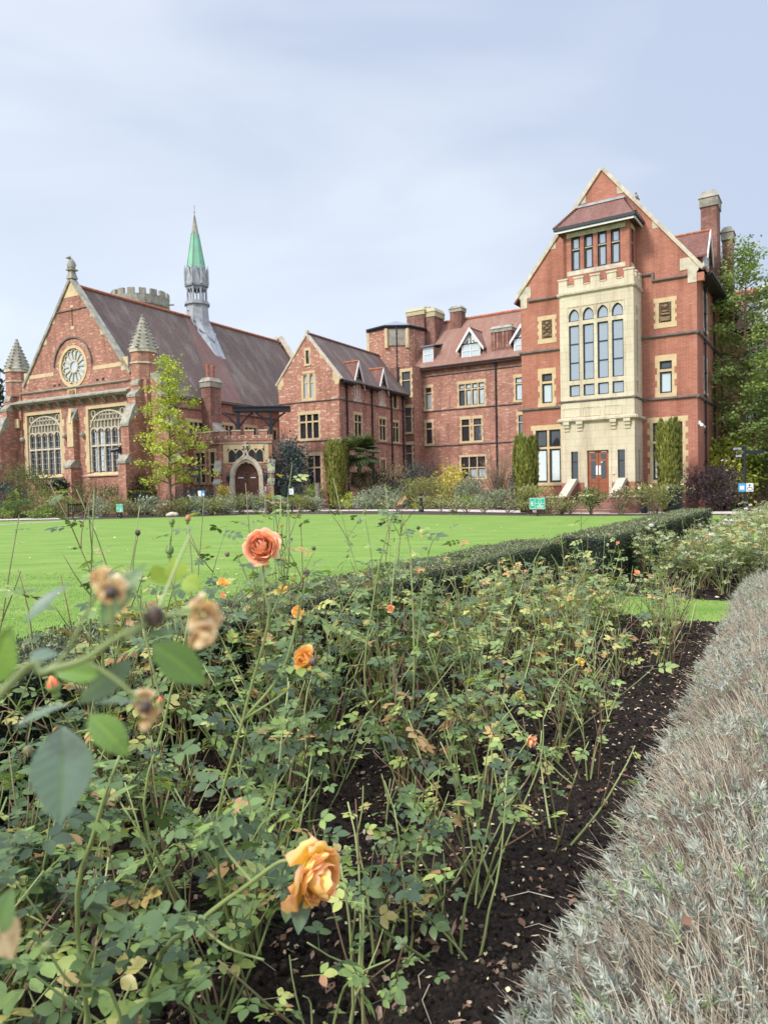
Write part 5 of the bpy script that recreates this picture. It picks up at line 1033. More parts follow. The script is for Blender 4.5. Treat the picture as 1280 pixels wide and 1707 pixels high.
# border between porch and right wing
shrub('evergreen_tree', 'broad dark blue-green evergreen between porch and gabled block', 'tree', 482, 725, 66, 60.5, 'f_blue', 5200, (.24, .12), 40, cr=.24, stems=4, sq=.9)
shrub('cycad', 'spiky blue-green rosette under the dark evergreen', 'plant', 488, 812, 44, 56, 'f_blue', 420, (.55, .05), 3, spiky=1, cr=.1, up=.5)
shrub('shrub', 'rounded bright green bush behind the wooden post', 'shrub', 516, 806, 44, 57, 'f_green', 900)
def column(x, yt, yb, wp, d, label, n=4600):
    g = at(x, 850, d); H_ = at(x, yt + 4, d).z; r = wp / FPX * d / 2 * .9; t = thing('columnar_yew', label, 'tree', (g.x, g.y, 0), 'columnar golden yews by the buildings')
    a = NR.random(n) * 2 * math.pi; z = NR.random(n) ** .9; kk_ = 23; j = np.floor(a / (2 * math.pi) * kk_).astype(int); ht = .88 + .12 * NR.random(kk_); ht[NR.integers(0, kk_, 3)] = 1
    prof = .70 + .36 * np.clip(z * 1.7, 0, 1) - .12 * np.clip(z - .8, 0, 1) / .2; groove = .88 + .15 * np.abs(np.sin(a * kk_ / 2)); rr_ = r * prof * groove * (.86 + .2 * NR.random(n)) * np.where(z > .95, .85, 1) * (1 + .10 * np.sin(z * 9 + j * 1.7))
    P = np.stack([g.x + rr_ * np.cos(a), g.y + rr_ * np.sin(a), .1 + z * H_ * ht[j]], 1); dv = np.stack([np.cos(a) * .35, np.sin(a) * .35, np.ones(n)], 1) + unit(n) * .3
    inst('foliage', 'f_yew', t, QUAD, basis(dv, np.stack([np.cos(a), np.sin(a), 0 * a], 1) + unit(n) * .4), P, np.stack([.10 + .05 * NR.random(n), .22 + .16 * NR.random(n), np.full(n, .1)], 1), np.clip((groove - .88) / .15 * .55 + .45 * NR.random(n), 0, 1))
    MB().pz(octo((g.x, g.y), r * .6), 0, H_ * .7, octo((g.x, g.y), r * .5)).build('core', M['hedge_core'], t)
column(562, 731, 830, 37, 57, 'columnar golden yew in front of the small gabled block'); column(877, 728, 832, 38, 41.3, 'columnar golden yew left of the stone oriel, by the lower left window'); column(1115, 702, 830, 36, 37.6, 'columnar golden yew right of the stone oriel, before the lower right window')
# fan palm
g = at(601, 850, 59); pt = thing('fan_palm', 'fan palm with drooping brown skirt beside the columnar yew', 'palm', (g.x, g.y, 0))
tubes('trunk', 'bark_leaf', pt, [([(g.x, g.y, 0), (g.x + .05, g.y, 2), (g.x, g.y, 4.6)], .22, .17)], n=8)
fv = []; ff = []
for i in range(15):
    a = (i - 7) / 7 * 1.9; c, s = math.sin(a), math.cos(a); b = len(fv); fv += [(0, 0, 0), (c * .55 - s * .05, s * .55 + c * .05, .03), (c * 1.0, s * 1.0, -.12), (c * .55 + s * .05, s * .55 - c * .05, -.02)]; ff += [(b, b + 1, b + 2), (b, b + 2, b + 3)]
for part, cnt, z0, el, m_ in (('frond', 30, 4.7, (0.05, 1.3), 'f_palm'), ('frond', 18, 4.3, (-.6, .1), 'f_palm'), ('dead_frond', 22, 3.0, (-1.4, -.8), 'f_brown')):
    a = NR.random(cnt) * 6.283; e = el[0] + NR.random(cnt) * (el[1] - el[0]); d = np.stack([np.cos(a) * np.cos(e), np.sin(a) * np.cos(e), np.sin(e)], 1); P = np.array((g.x, g.y, z0)) + d * (.75 if part == 'frond' else .35) + (0, 0, .0)
    inst(part, m_, pt, (np.array(fv), ff), basis(d - (0, 0, .25), np.array([(0, 0, 1.)] * cnt) + d * -.3), P, .95 + .4 * NR.random(cnt), NR.random(cnt))
shrub('shrub', 'dark green bush right of the fan palm', 'shrub', 632, 775, 64, 61, 'f_dark', 1900)
shrub('shrub', 'reddish brown leaved bush under the brick corner right of the palm', 'shrub', 660, 768, 52, 64, 'f_brown', 1100)
shrub('shrub', 'blue-grey conifer bush at the foot of the stair tower', 'shrub', 704, 764, 52, 62, 'f_blue', 1500, up=.7)
shrub('shrub', 'dark bush between the red-brown bush and the grey-green mound', 'shrub', 674, 790, 50, 60, 'f_dark', 1200)
shrub('shrub', 'yellowing broad leaved shrub under the ground floor window of the long range', 'shrub', 752, 770, 60, 60, 'f_gold', 1500, (.22, .13), k=20)
shrub('shrub', 'dark leaved bush right of the yellowing shrub', 'shrub', 786, 796, 54, 60, 'f_dark', 900)
shrub('shrub', 'tall grey-olive feathery bush in the middle of the border', 'shrub', 712, 792, 76, 57, 'f_olive', 2200, up=.8, k=30)
shrub('shrub', 'silver-leaved bush right of the middle of the border', 'shrub', 782, 800, 56, 55.5, 'f_grey', 1600, k=26)
shrub('shrub', 'grey and brown feathery bush behind the path left of the dark post', 'shrub', 640, 812, 74, 54.5, 'f_grey', 1800, up=.7, k=26)
shrub('shrub', 'bright yellow small bush near the columnar yew', 'shrub', 583, 822, 26, 54.5, 'f_lime', 450, k=9)
shrub('shrub', 'grey low bush right of the bright yellow small bush', 'shrub', 604, 826, 46, 54, 'f_grey', 900)
shrub('phormium', 'small green and red striped sword leaved plant by the path', 'plant', 676, 832, 26, 51, 'f_green', 90, (.5, .06), 2, spiky=1, cr=.08, up=.8)
shrub('shrub', 'bright green leafy clump below the silver-leaved bush', 'shrub', 790, 826, 70, 52, 'f_green', 1100)
shrub('shrub', 'grey-green rose mound behind the path left of the right yew', 'shrub', 832, 818, 66, 48, 'f_grey', 1500, k=22, up=.6)
shrub('shrub', 'low olive mound beside the dark post', 'shrub', 722, 828, 64, 52, 'f_olive', 1200, up=.6)
shrub('shrub', 'thin blue-grey conifer left of the right wing yew', 'shrub', 860, 775, 18, 46, 'f_blue', 500, up=.9)
# bare winter shrub against the long range
g = at(835, 850, 56); bt = thing('bare_shrub', 'leafless twiggy shrub trained against the long brick range', 'shrub', (g.x, g.y, 0)); ps = []
for i in range(60):
    a = R_.uniform(-1, 1); b = np.array([g.x + R_.gauss(0, .25), g.y + R_.gauss(0, .2), 0]); e = b + (a * 1.6, R_.gauss(0, .4), R_.uniform(2.2, 5.2)); m = b * .5 + e * .5 + (R_.gauss(0, .25), 0, .4); ps.append(([b, m, e], .035, .008))
    for j in range(5): t = R_.uniform(.4, 1); q = b * (1 - t) + e * t; ps.append(([q, q + (R_.gauss(0, .3), R_.gauss(0, .2), R_.uniform(.1, .6))], .012, .006))
tubes('branch', 'bark_leaf', bt, ps, n=4)
# roses before the right wing
for x, y, wp, d, m_, nn, lb in ((884, 812, 78, 39.5, 'f_olive', 1300, 'straggly olive rose behind the large green assembly sign'), (935, 822, 46, 37, 'f_olive', 420, 'thin rose in front of the left cheek wall of the steps'), (985, 812, 46, 36.6, 'f_mid', 760, 'green rose in front of the double door steps'), (1036, 815, 44, 36.4, 'f_brown', 420, 'sparse brown rose in front of the right cheek wall'), (1092, 806, 92, 35.6, 'f_olive', 1700, 'big pale olive rose in front of the black litter bin')):
    shrub('rose_bush', lb, 'rose bush', x, y, wp, d, m_, nn, (.13, .07), 16, 'roses before the right wing', .3, 12, .5, .25, (WH, 4, .09) if x > 1080 else None)
for i, x in enumerate((560, 640, 664, 735, 760, 778, 806, 846, 912, 950)):
    d = 47.5 - i * 1.05; g = at(x, 850, d); t = thing('rose_stump', f'nearly leafless pruned rose in the soil strip before the path, {wd_[i]} from the left', 'rose bush', (g.x, g.y, 0), 'pruned roses in the strip before the path'); ps = []; E_ = []
    for j in range(9): b = np.array([g.x, g.y, 0.]); e = b + (R_.gauss(0, .45), R_.gauss(0, .3), R_.uniform(.35, .85)); ps.append(([b, (b + e) / 2 + (0, 0, .1), e], .022, .01)); E_.append(e)
    tubes('stem', 'bark_leaf', t, ps, n=4); E_ = np.repeat(np.array(E_), 12, 0) + NR.normal(size=(108, 3)) * .16; E_[:, 2] = np.abs(E_[:, 2])
    inst('foliage', 'rose_leaf_pale', t, QUAD, basis(unit(108), unit(108)), E_, np.full(108, .09), NR.random(108))
shrub('shrub', 'dark purple leaved shrub at the right corner of the brick wing', 'shrub', 1190, 776, 86, 37.6, 'f_purple', 2700, (.15, .09), 34, up=.6, flowers=(WH, 3, .07))
shrub('shrub', 'lime green leafy bush against the side wall of the brick wing', 'shrub', 1208, 728, 100, 43, 'f_lime', 2600, (.2, .14), 30)
shrub('shrub', 'mid green bush behind the fingerpost at the right edge', 'shrub', 1268, 742, 76, 44, 'f_green', 2200, (.2, .12), 28)
# ---------------------------------------------------------------- ginkgos and far tree
def ginkgo(label, x, ytop, d, mat, nb, rmax, nl, seed, leaf=.12, zlow=1.6, lean=0, ex=.62, arms=None, nm='ginkgo_tree'):
    rn_ = random.Random(seed); nr = np.random.default_rng(seed); g = at(x, 850, d); H_ = at(x, ytop, d).z; t = thing(nm, label, 'tree', (g.x, g.y, 0)); tp = at(x + lean, ytop, d)
    ax_ = lambda z: np.array([g.x + (tp.x - g.x) * z / H_, g.y, z])
    tubes('trunk', 'bark_leaf', t, [([ax_(z) for z in np.linspace(0, H_ * .97, 9)], .012 * H_, .015)], n=8, rn=[.35])
    ps = []; Pt = []; Tn = []
    for i in range(nb):
        f = (i + rn_.random() * .7) / nb; z = zlow + (H_ - zlow) * (f ** .92); L_ = rmax * (1 - f) ** ex * rn_.uniform(.55, 1.1) + .25; az = i * 2.4 + rn_.uniform(-.5, .5)
        if arms and i in arms: az, L_ = arms[i]
        b = ax_(z); dr = np.array([math.cos(az), math.sin(az), rn_.uniform(.05, .3)]); e = b + dr * L_; m = (b + e) / 2 + (0, 0, .12 * L_); ps.append(([b, m, e], .006 * H_ * (1 - f) + .012, .008)); tn = rn_.random()
        for k_ in range(3 + int(L_ * 2.2)):
            u_ = rn_.uniform(.18, 1.02); q = b * (1 - u_) + e * u_ + (0, 0, .12 * L_ * math.sin(u_ * 3.1)) + nr.normal(size=3) * (.22, .22, .10); Pt.append(q); Tn.append(.6 * tn + .4 * rn_.random())
    tubes('branch', 'bark_leaf', t, ps, n=5); Pt = np.array(Pt); Tn = np.array(Tn); i = nr.integers(0, len(Pt), nl)
    P = Pt[i] + nr.normal(size=(nl, 3)) * (.26, .26, .15) * (H_ / 11) ** .5; dv = unit(nl) + (0, 0, -.3)
    inst('crown', mat, t, QUAD, basis(dv, unit(nl) * .7 + (0, 0, .9)), P, np.stack([leaf * (1.0 + .5 * nr.random(nl)), leaf * (.8 + .5 * nr.random(nl)), np.full(nl, leaf)], 1), np.clip(.55 * Tn[i] + .45 * nr.random(nl), 0, 1)); return t
ginkgo('young yellow-green ginkgo in front of the hall side wall', 284, 598, 52, 'f_lime', 36, 3.2, 4900, 5, .15, 1.9, ex=.85)
ginkgo('large green ginkgo at the right of the brick wing', 1236, 408, 44.5, 'f_green', 60, 7.0, 12500, 9, .15, 2.2, ex=.95)
ginkgo('second green ginkgo crowding the right edge', 1296, 585, 41, 'f_green', 40, 3.4, 5200, 12, .15, 2.0)
shrub('evergreen_tree', 'dark evergreen tree beyond the left pinnacle of the hall', 'tree', -26, 560, 90, 84, 'f_dark', 5200, (.5, .3), 40, cr=.22, stems=3)
# ---------------------------------------------------------------- signs, posts, furniture
def board(name, label, cat, x, y0, y1, wp, d, yb, mat, deg=0, post='black', n=1):
    g = at((x[0] + x[1]) / 2, yb, d); t = thing(name, label, cat, (g.x, g.y, 0)); fr = Fr((g.x, g.y), deg); z0, z1 = at(0, 0, 1).z, 0
    s = d / FPX; hw = (x[1] - x[0]) / 2 * s; z0 = at((x[0] + x[1]) / 2, y1, d).z; z1 = at((x[0] + x[1]) / 2, y0, d).z
    MB(fr).box(-.05, .05, .005, .09, -.1, z0 + .1).build('post', M[post], t); return t, fr, hw, z0, z1
for (lb, x, y0, y1, d, yb) in (('large green assembly point sign on a black post before the stone steps', (883, 908), 830, 848.5, 36.3, 861), ('small green assembly point sign on the far lawn edge before the hall', (194, 207.5), 840.5, 853.5, 46.5, 858)):
    t, fr, hw, z0, z1 = board('assembly_sign', lb, 'sign', x, y0, y1, 0, d, yb, 'sign_green', -20)
    b = MB(fr).box(-hw, hw, -.03, 0, z0, z1).build('sign_board', M['sign_green'], t); h = z1 - z0; Wd = 2 * hw; m = MB(fr)
    def bx(a0, a1, c0, c1): m.box(-hw + Wd * a0, -hw + Wd * a1, -.036, -.0305, z0 + h * c0, z0 + h * c1)
    for q in ((0, 1, 0, .04), (0, 1, .96, 1), (0, .02, .04, .96), (.98, 1, .04, .96), (.335, .355, .04, .96), (.1, .15, .32, .68), (.15, .26, .62, .68), (.15, .24, .47, .53), (.15, .26, .32, .38), (.36, .98, .49, .52), (.48, .88, .27, .31), (.44, .92, .2, .24), (.5, .86, .1, .14)): bx(*q)
    cxm, czm = -hw + Wd * .67, z0 + h * .76
    for sx in (-1, 1):
        for sz in (-1, 1): m.pv([(cxm + sx * .035 * Wd, czm + sz * .05 * h), (cxm + sx * .06 * Wd, czm + sz * .03 * h), (cxm + sx * .12 * Wd, czm + sz * .17 * h), (cxm + sx * .09 * Wd, czm + sz * .19 * h)], -.036, -.0305)
    for dx in (-.06, 0, .06): m.ball((cxm + dx * Wd, -.034, z0 + h * .46), .02 * Wd, 6, (1, .3, 1)); m.box(cxm + dx * Wd - .018 * Wd, cxm + dx * Wd + .018 * Wd, -.036, -.0305, z0 + h * .33, z0 + h * .43)
    m.build('lettering', M['white'], b)
t, fr, hw, z0, z1 = board('notice_board', 'pair of small blue and white notices on a post left of the porch', 'sign', (331, 343), 818, 827.5, 0, 50.5, 850, 'paper', -15)
MB(fr).box(-hw, -.02, -.02, .0, z0, z1).build('white_notice', M['paper'], t); b = MB(fr).box(.02, hw, -.02, .0, z0, z1).build('blue_notice', M['sign_blue'], t); MB(fr).box(.06, hw - .04, -.024, -.02, z0 + .06, z0 + .2).build('lettering', M['white'], b)
t, fr, hw, z0, z1 = board('notice_board', 'single small white notice on a post under the dark evergreen', 'sign', (483, 490.5), 814.5, 824.5, 0, 53, 848, 'paper', -15)
b = MB(fr).box(-hw, hw, -.02, .0, z0, z1).build('white_notice', M['paper'], t); MB(fr).box(-.07, .0, -.024, -.02, z0 + .1, z1 - .08).build('lettering', M['sign_blue'], b)
t, fr, hw, z0, z1 = board('notice_board', 'blue and white square notices below the right fingerpost', 'sign', (1231, 1254), 805.5, 819.5, 0, 34, 848, 'paper', -10)
b = MB(fr).box(-hw, -.015, -.02, .0, z0, z1).build('blue_notice', M['sign_blue'], t); MB(fr).box(-hw + .06, -.08, -.024, -.02, z0 + .1, z1 - .12).build('symbol', M['paper'], b)
b = MB(fr).box(.015, hw, -.02, .0, z0, z1).build('white_notice', M['paper'], t); m = MB(fr); m.ball((hw / 2, -.02, z1 - .1), .05, 8, (1, .2, 1)).rib([(hw / 2 - .02, z1 - .16), (hw / 2 - .02, z0 + .2), (hw / 2 + .1, z0 + .18), (hw / 2 + .12, z0 + .06)], .03, -.024, -.02).rib([(hw / 2 + .1 * math.cos(a), z0 + .13 + .09 * math.sin(a)) for a in np.linspace(1.6, 5.6, 9)], .025, -.024, -.02); m.build('symbol', M['rubber'], b)
def finger(label, x, d, yt, arms):
    g = at(x, 850, d); t = thing('fingerpost', label, 'signpost', (g.x, g.y, 0)); fr = Fr((g.x, g.y), -4); H_ = at(x, yt, d).z; s = d / FPX
    MB(fr).lathe((0, 0), [(.09, 0), (.09, .5), (.06, .6), (.06, H_), (.08, H_ + .03), (.02, H_ + .12)], 10).build('post', M['iron'], t)
    for dx, yy, sgn, lettered in arms:
        z = at(x, yy, d).z; L_ = dx * s; a, b = (.07, L_) if sgn > 0 else (-L_, -.07)
        q = MB(fr).pv([(a, z - .09), (b, z - .09), (b, z + .09), (a, z + .09)] if sgn > 0 else [(a + .12, z - .09), (b, z - .09), (b, z + .09), (a + .12, z + .09), (a, z)], -.025, .025).build('finger', M['iron'], t)
        m = MB(fr); w_ = (b - a - .25) / 7
        for r_ in (0, 1):
            for j in range(7):
                if R_.random() < .85: m.box(a + .16 + w_ * j, a + .16 + w_ * (j + R_.uniform(.55, .9)), -.03, -.025, z + .015 - .055 * r_, z + .045 - .055 * r_)
        if lettered: m.build('lettering', M['paper'], q)
finger('black fingerpost with two left arms and one right arm at the right edge', 1241, 35, 745, [(24, 748, -1, 1), (20, 760, -1, 1), (31, 754, 1, 0)])
finger('black fingerpost half hidden by the yellow ginkgo', 334.5, 51, 779, [(21, 783, -1, 0), (18, 794, -1, 0)])
def post(name, label, cat, x, yt, d, r, mat, prof=None, deg=0):
    g = at(x, 850, d); H_ = at(x, yt, d).z; t = thing(name, label, cat, (g.x, g.y, 0))
    MB().lathe((g.x, g.y), prof(H_) if prof else [(r, -.05), (r, H_ - .04), (r * .8, H_)], 12).build('shaft', M[mat], t); return t, g, H_
t, g, H_ = post('wooden_post', 'thick grey weathered wooden post before the small gabled block', 'post', 530.5, 805.5, 53, .17, 'timber'); MB().box(g.x - .17, g.x + .17, g.y - .17, g.y + .17, H_ - .02, H_ + .02).build('cap', M['timber'], t)
t, g, H_ = post('wooden_post', 'thin old wooden post on the lawn edge in front of the porch', 'post', 443.5, 819, 49, .1, 'timber'); MB().box(g.x - .11, g.x + .11, g.y - .11, g.y + .11, H_ - .02, H_ + .03).build('cap', M['timber'], t)
for x, yt, d, lb in ((702, 822, 46, 'dark slim bollard with silver cap beside the middle of the path'), (1073, 818, 36.6, 'dark slim bollard half hidden by the pale olive rose')):
    t, g, H_ = post('bollard', lb, 'bollard', x, yt, d, .12, 'iron', lambda H: [(.17, -.05), (.17, .3), (.10, .42), (.09, H - .1), (.11, H - .06), (.05, H)]); MB().lathe((g.x, g.y), [(.105, H_ - .3), (.105, H_ - .2)], 10).build('band', M['lead'], t)
t, g, H_ = post('litter_bin', 'round black cast litter bin in front of the right yew', 'bin', 1125, 812, 35.4, .4, 'black', lambda H: [(.44, -.05), (.44, .16), (.36, .2), (.36, .3), (.40, .32), (.34, .36), (.33, H - .22), (.37, H - .2), (.37, H - .1), (.40, H - .08), (.34, H - .01), (.1, H)])
MB().lathe((g.x, g.y), [(.385, .5), (.385, .55)], 14).build('band', M['rubber'], t); MB().lathe((g.x, g.y), [(.385, H_ - .35), (.385, H_ - .31)], 14).build('band', M['rubber'], t)
g = at(287, 850, 47.8); bo = thing('boulder', 'pale rounded boulder at the foot of the border roses', 'stone', (g.x, g.y, 0))
m = MB(); m.ball((g.x, g.y, .14), .3, 10, (1.0, .7, .6)).ball((g.x + .22, g.y + .02, .12), .22, 10, (1, .8, .75)).ball((g.x - .24, g.y, .1), .2, 10, (1, .8, .7)); m.build('stone', M['stone_pale'], bo, smooth=True)
g = at(133, 858, 49.5); be = thing('bench', 'black metal bench standing among the bushes at the lawn edge', 'bench', (g.x, g.y, 0)); BF = Fr((g.x, g.y), 60)
MB(BF).box(-.75, .75, -.28, .25, .42, .46).build('seat', M['black'], be)
m = MB(BF)
for i in range(9): m.box(-.7 + .17 * i, -.66 + .17 * i, .24, .27, .46, .9)
m.box(-.75, .75, .23, .28, .9, .97); m.build('backrest', M['black'], be)
for a in (-.72, .66):
    MB(BF).box(a, a + .07, -.26, -.2, -.05, .42).build('leg', M['black'], be); MB(BF).box(a, a + .07, .2, .28, -.05, 1.1).build('leg', M['black'], be); MB(BF).box(a, a + .07, -.26, .2, .62, .66).build('armrest', M['black'], be)
# ---------------------------------------------------------------- clipped yew hedge along the bed
def hedge(label, s0, s1, p0, p1, h, dens):
    c = bed(s0, p0); t = thing('yew_hedge', label, 'hedge', (c.x, c.y, 0)); hf = Fr((BO.x, BO.y), math.degrees(math.atan2(BS_.y, BS_.x)))
    nx = int((s1 - s0) / .12); v = []; f = []        # lumpy core
    pr = [(p0 + .03, 0), (p0 + .015, h * .5), (p0 + .03, h - .05), (p0 + .09, h - .015), ((p0 + p1) / 2, h - .01), (p1 - .09, h - .015), (p1 - .03, h - .05), (p1 - .03, 0)]; m = len(pr)
    for i in range(nx + 1):
        for p, z in pr: v.append((s0 + (s1 - s0) * i / nx, p + R_.gauss(0, .012), z + (R_.gauss(0, .01) if z > .2 else 0)))
    for i in range(nx):
        for j in range(m - 1): f.append((i * m + j, i * m + j + 1, (i + 1) * m + j + 1, (i + 1) * m + j))
    f += [tuple(range(m)), tuple(range(nx * m, nx * m + m))]
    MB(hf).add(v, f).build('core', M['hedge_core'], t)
    for kind, area in (('top', (p1 - p0)), ('side', h), ('back', h * .35), ('end', h * (p1 - p0) / (s1 - s0))):
        n = int(dens * (s1 - s0) * area); s = s0 + (s1 - s0) * NR.random(n)
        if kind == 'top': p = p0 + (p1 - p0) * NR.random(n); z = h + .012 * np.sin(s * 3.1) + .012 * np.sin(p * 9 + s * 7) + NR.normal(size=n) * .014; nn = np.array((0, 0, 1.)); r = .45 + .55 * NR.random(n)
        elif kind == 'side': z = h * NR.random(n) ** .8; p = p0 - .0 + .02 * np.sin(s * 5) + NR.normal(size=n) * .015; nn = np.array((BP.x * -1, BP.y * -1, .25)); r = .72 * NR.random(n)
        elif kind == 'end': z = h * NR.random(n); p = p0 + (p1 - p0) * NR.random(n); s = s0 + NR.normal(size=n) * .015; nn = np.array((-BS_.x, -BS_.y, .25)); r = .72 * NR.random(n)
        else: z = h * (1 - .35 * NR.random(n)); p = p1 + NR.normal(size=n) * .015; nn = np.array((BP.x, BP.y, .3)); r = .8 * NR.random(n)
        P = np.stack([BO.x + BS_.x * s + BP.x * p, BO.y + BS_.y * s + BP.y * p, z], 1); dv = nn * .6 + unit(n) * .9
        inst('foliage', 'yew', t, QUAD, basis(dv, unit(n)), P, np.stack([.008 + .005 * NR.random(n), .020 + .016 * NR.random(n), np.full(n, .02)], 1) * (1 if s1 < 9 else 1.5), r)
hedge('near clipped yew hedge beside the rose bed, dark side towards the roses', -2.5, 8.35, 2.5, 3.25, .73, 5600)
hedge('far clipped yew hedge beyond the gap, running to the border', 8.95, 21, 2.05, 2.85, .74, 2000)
# ---------------------------------------------------------------- soil, crumbs and fallen leaves
def fbm(x, y): return sum(a * np.sin(x * f * 1.3 + 1.7 * np.sin(y * f * .9 + f)) * np.sin(y * f * 1.1 + 1.3 * np.sin(x * f * .8 + 2 * f)) for a, f in ((.5, 3), (.3, 9), (.25, 21), (.2, 47)))
ns, npp = 330, 150; sg, pg = np.meshgrid(-2.6 + 9.2 * np.linspace(0, 1, ns) ** 1.25, np.linspace(-.25, 2.7, npp), indexing='ij')
z = .030 * fbm(sg, pg) + .012 * NR.random(sg.shape) + .01; z *= np.clip((6.6 - sg) * 4, 0, 1); V = np.stack([BO.x + BS_.x * sg + BP.x * pg, BO.y + BS_.y * sg + BP.y * pg, z + .004], -1).reshape(-1, 3)
F = [(i * npp + j, i * npp + j + 1, (i + 1) * npp + j + 1, (i + 1) * npp + j) for i in range(ns - 1) for j in range(npp - 1)]
me = npmesh('bed_soil', V, F, np.zeros(len(V))); tag(link('bed_soil', me, M['soil']), kind='structure')
ICO = bmesh.new(); bmesh.ops.create_icosphere(ICO, subdivisions=1, radius=1); LUMP = (np.array([v.co[:] for v in ICO.verts]) * (1 + .9 * (NR.random((12, 1)) - .5)), [tuple(v.index for v in f.verts) for f in ICO.faces]); ICO.free()
def onbed(n, s0, s1, p0, p1, pw=1.6): s = s0 + (s1 - s0) * NR.random(n) ** pw; p = p0 + (p1 - p0) * NR.random(n); return s, p, np.stack([BO.x + BS_.x * s + BP.x * p, BO.y + BS_.y * s + BP.y * p, np.zeros(n)], 1)
def zs_(s, p): return .030 * fbm(s, p) + .018
n = 42000; s, p, P = onbed(n, -2.0, 6.5, -.15, 2.45, 1.9); sz = .003 + .015 * NR.random(n) ** 2.6; P[:, 2] = zs_(s, p) + sz * .2
tag(inst('soil_crumbs', 'crumb', None, LUMP, basis(unit(n), unit(n)), P, np.stack([sz, sz * (.6 + .6 * NR.random(n)), sz * .8], 1), NR.random(n)), 'crumbled black mulch covering the rose bed', 'soil', kind='stuff')
n = 2600; s, p, P = onbed(n, 8.1, 26, -.9, 2.0, 1.3); sz = .012 + .03 * NR.random(n) ** 2; P[:, 2] = .012 + sz * .3
tag(inst('soil_crumbs', 'crumb', None, LUMP, basis(unit(n), unit(n)), P, sz, NR.random(n)), 'dark crumbled mulch of the further white rose bed', 'soil', kind='stuff')
CURL = (np.array([(0, 0, 0), (.32, .3, .12), (.42, .62, .05), (.18, .85, .2), (0, 1.05, .02), (-.2, .82, .16), (-.4, .55, .1), (-.3, .28, .18), (0, .5, -.04)]), [(8, i, (i + 1) % 8) for i in range(8)])
for nm, n, a, b, lo, hi, lb in (('fallen_leaves', 2000, .016, .055, 0, .62, 'curled brown fallen leaves lying on the black mulch'), ('fallen_petals', 2600, .009, .032, .62, 1, 'small cream and yellow petals and chips lying on the mulch')):
    s, p, P = onbed(n, -2.2, 6.4, -.1, 2.4, 1.3); P[:, 2] = zs_(s, p) + .010; up_ = np.array((0, 0, 1.)) + unit(n) * .5
    tag(inst(nm, 'litter', None, CURL, basis(unit(n) * (1, 1, .25), up_), P, np.stack([(a + (b - a) * NR.random(n) ** 1.6) * q_ for q_ in (.75, 1.1, 1.3)], 1), lo + (hi - lo) * NR.random(n), smooth=True), lb, 'leaf litter', kind='stuff')
n = 500; s, p, P = onbed(n, 8, 24, -.9, 2.2); P[:, 2] = .03
tag(inst('fallen_leaves', 'litter', None, CURL, basis(unit(n) * (1, 1, .25), np.array((0, 0, 1.)) + unit(n) * .4), P, .04 + .04 * NR.random(n), NR.random(n)), 'fallen leaves scattered on the further rose bed', 'leaf litter', kind='stuff')
n = 420; d_ = 6 + 34 * NR.random(n) ** 1.2; x_ = (NR.random(n) * 1.0 - .58) * d_; P = np.stack([x_, d_, np.full(n, .03)], 1); pp = (P[:, 0] - BO.x) * BP.x + (P[:, 1] - BO.y) * BP.y; P = P[pp > 3.4]; n = len(P)
tag(inst('fallen_leaves', 'litter', None, CURL, basis(unit(n) * (1, 1, .25), np.array((0, 0, 1.)) + unit(n) * .4), P, .03 + .05 * NR.random(n), .4 + .6 * NR.random(n)), 'pale fallen leaves dotted over the lawn', 'leaf litter', kind='stuff')
ps = []
for i in range(150):
    s_, p_ = -2 + 8 * R_.random() ** 1.4, R_.uniform(-.1, 2.3); q = np.array(bed(s_, p_)); q[2] = float(zs_(s_, p_)) + .012; a = R_.uniform(0, 6.28); L_ = R_.uniform(.04, .2); ps.append(([q, q + (math.cos(a) * L_ * .5, math.sin(a) * L_ * .5, .008), q + (math.cos(a + .3) * L_, math.sin(a + .3) * L_, .0)], .0022, .0012))
tag(tubes('twigs', 'straw', None, ps, n=4), 'thin dry twigs lying on the black mulch', 'twigs', kind='stuff')
# ---------------------------------------------------------------- lavender hedge
lv = thing('lavender_hedge', 'long cut-back lavender hedge of straw stalks with silver-grey shoots', 'lavender', tuple(bed(1, -.6)))
def lavtop(s, p): return .40 * np.sqrt(np.clip(1 - np.abs((p + .86) / .66) ** 2.6, 0, 1)) + .03 * np.sin(s * 4.3) * np.sin(p * 6 + s) + .02 * np.sin(s * 11 + p * 5)
sg, pg = np.meshgrid(np.linspace(-1.7, 8.6, 140), np.linspace(-1.5, -.2, 24), indexing='ij'); z = np.maximum(lavtop(sg, pg) - .10 + .05 * NR.random(sg.shape) - .03, .0)
V = np.stack([BO.x + BS_.x * sg + BP.x * (pg + .034 * (sg + 1)), BO.y + BS_.y * sg + BP.y * (pg + .034 * (sg + 1)), z], -1).reshape(-1, 3); npp = 24
F = [(i * npp + j, i * npp + j + 1, (i + 1) * npp + j + 1, (i + 1) * npp + j) for i in range(139) for j in range(npp - 1)]
M['thatch'] = plain('thatch', (.17, .135, .10), .95, .5, 40, c2=(.05, .038, .03), bmp=.8)
me = npmesh('undergrowth', V - np.array(LOC[lv.name]), F, np.zeros(len(V))); link('undergrowth', me, M['thatch'], lv)
def lav_pts(n, pw): s = -1.6 + 10.1 * NR.random(n) ** pw; p = -1.48 + 1.28 * NR.random(n); return s, p
n = 36000; s, p = lav_pts(n, 1.9); zt_ = lavtop(s, p); cs = np.round(s / .3) * .3 + NR.normal(size=n) * .06; cp = -.86 + (p + .86) * .42
B0 = np.array([np.array(bed(a, b + .034 * (a + 1))) for a, b in zip(cs, cp)]); T1 = np.array([np.array(bed(a, b + .034 * (a + 1))) for a, b in zip(s, p)]); B0[:, 2] = .03; T1[:, 2] = np.maximum(.05, zt_ * (.70 + .36 * NR.random(n))) + .01
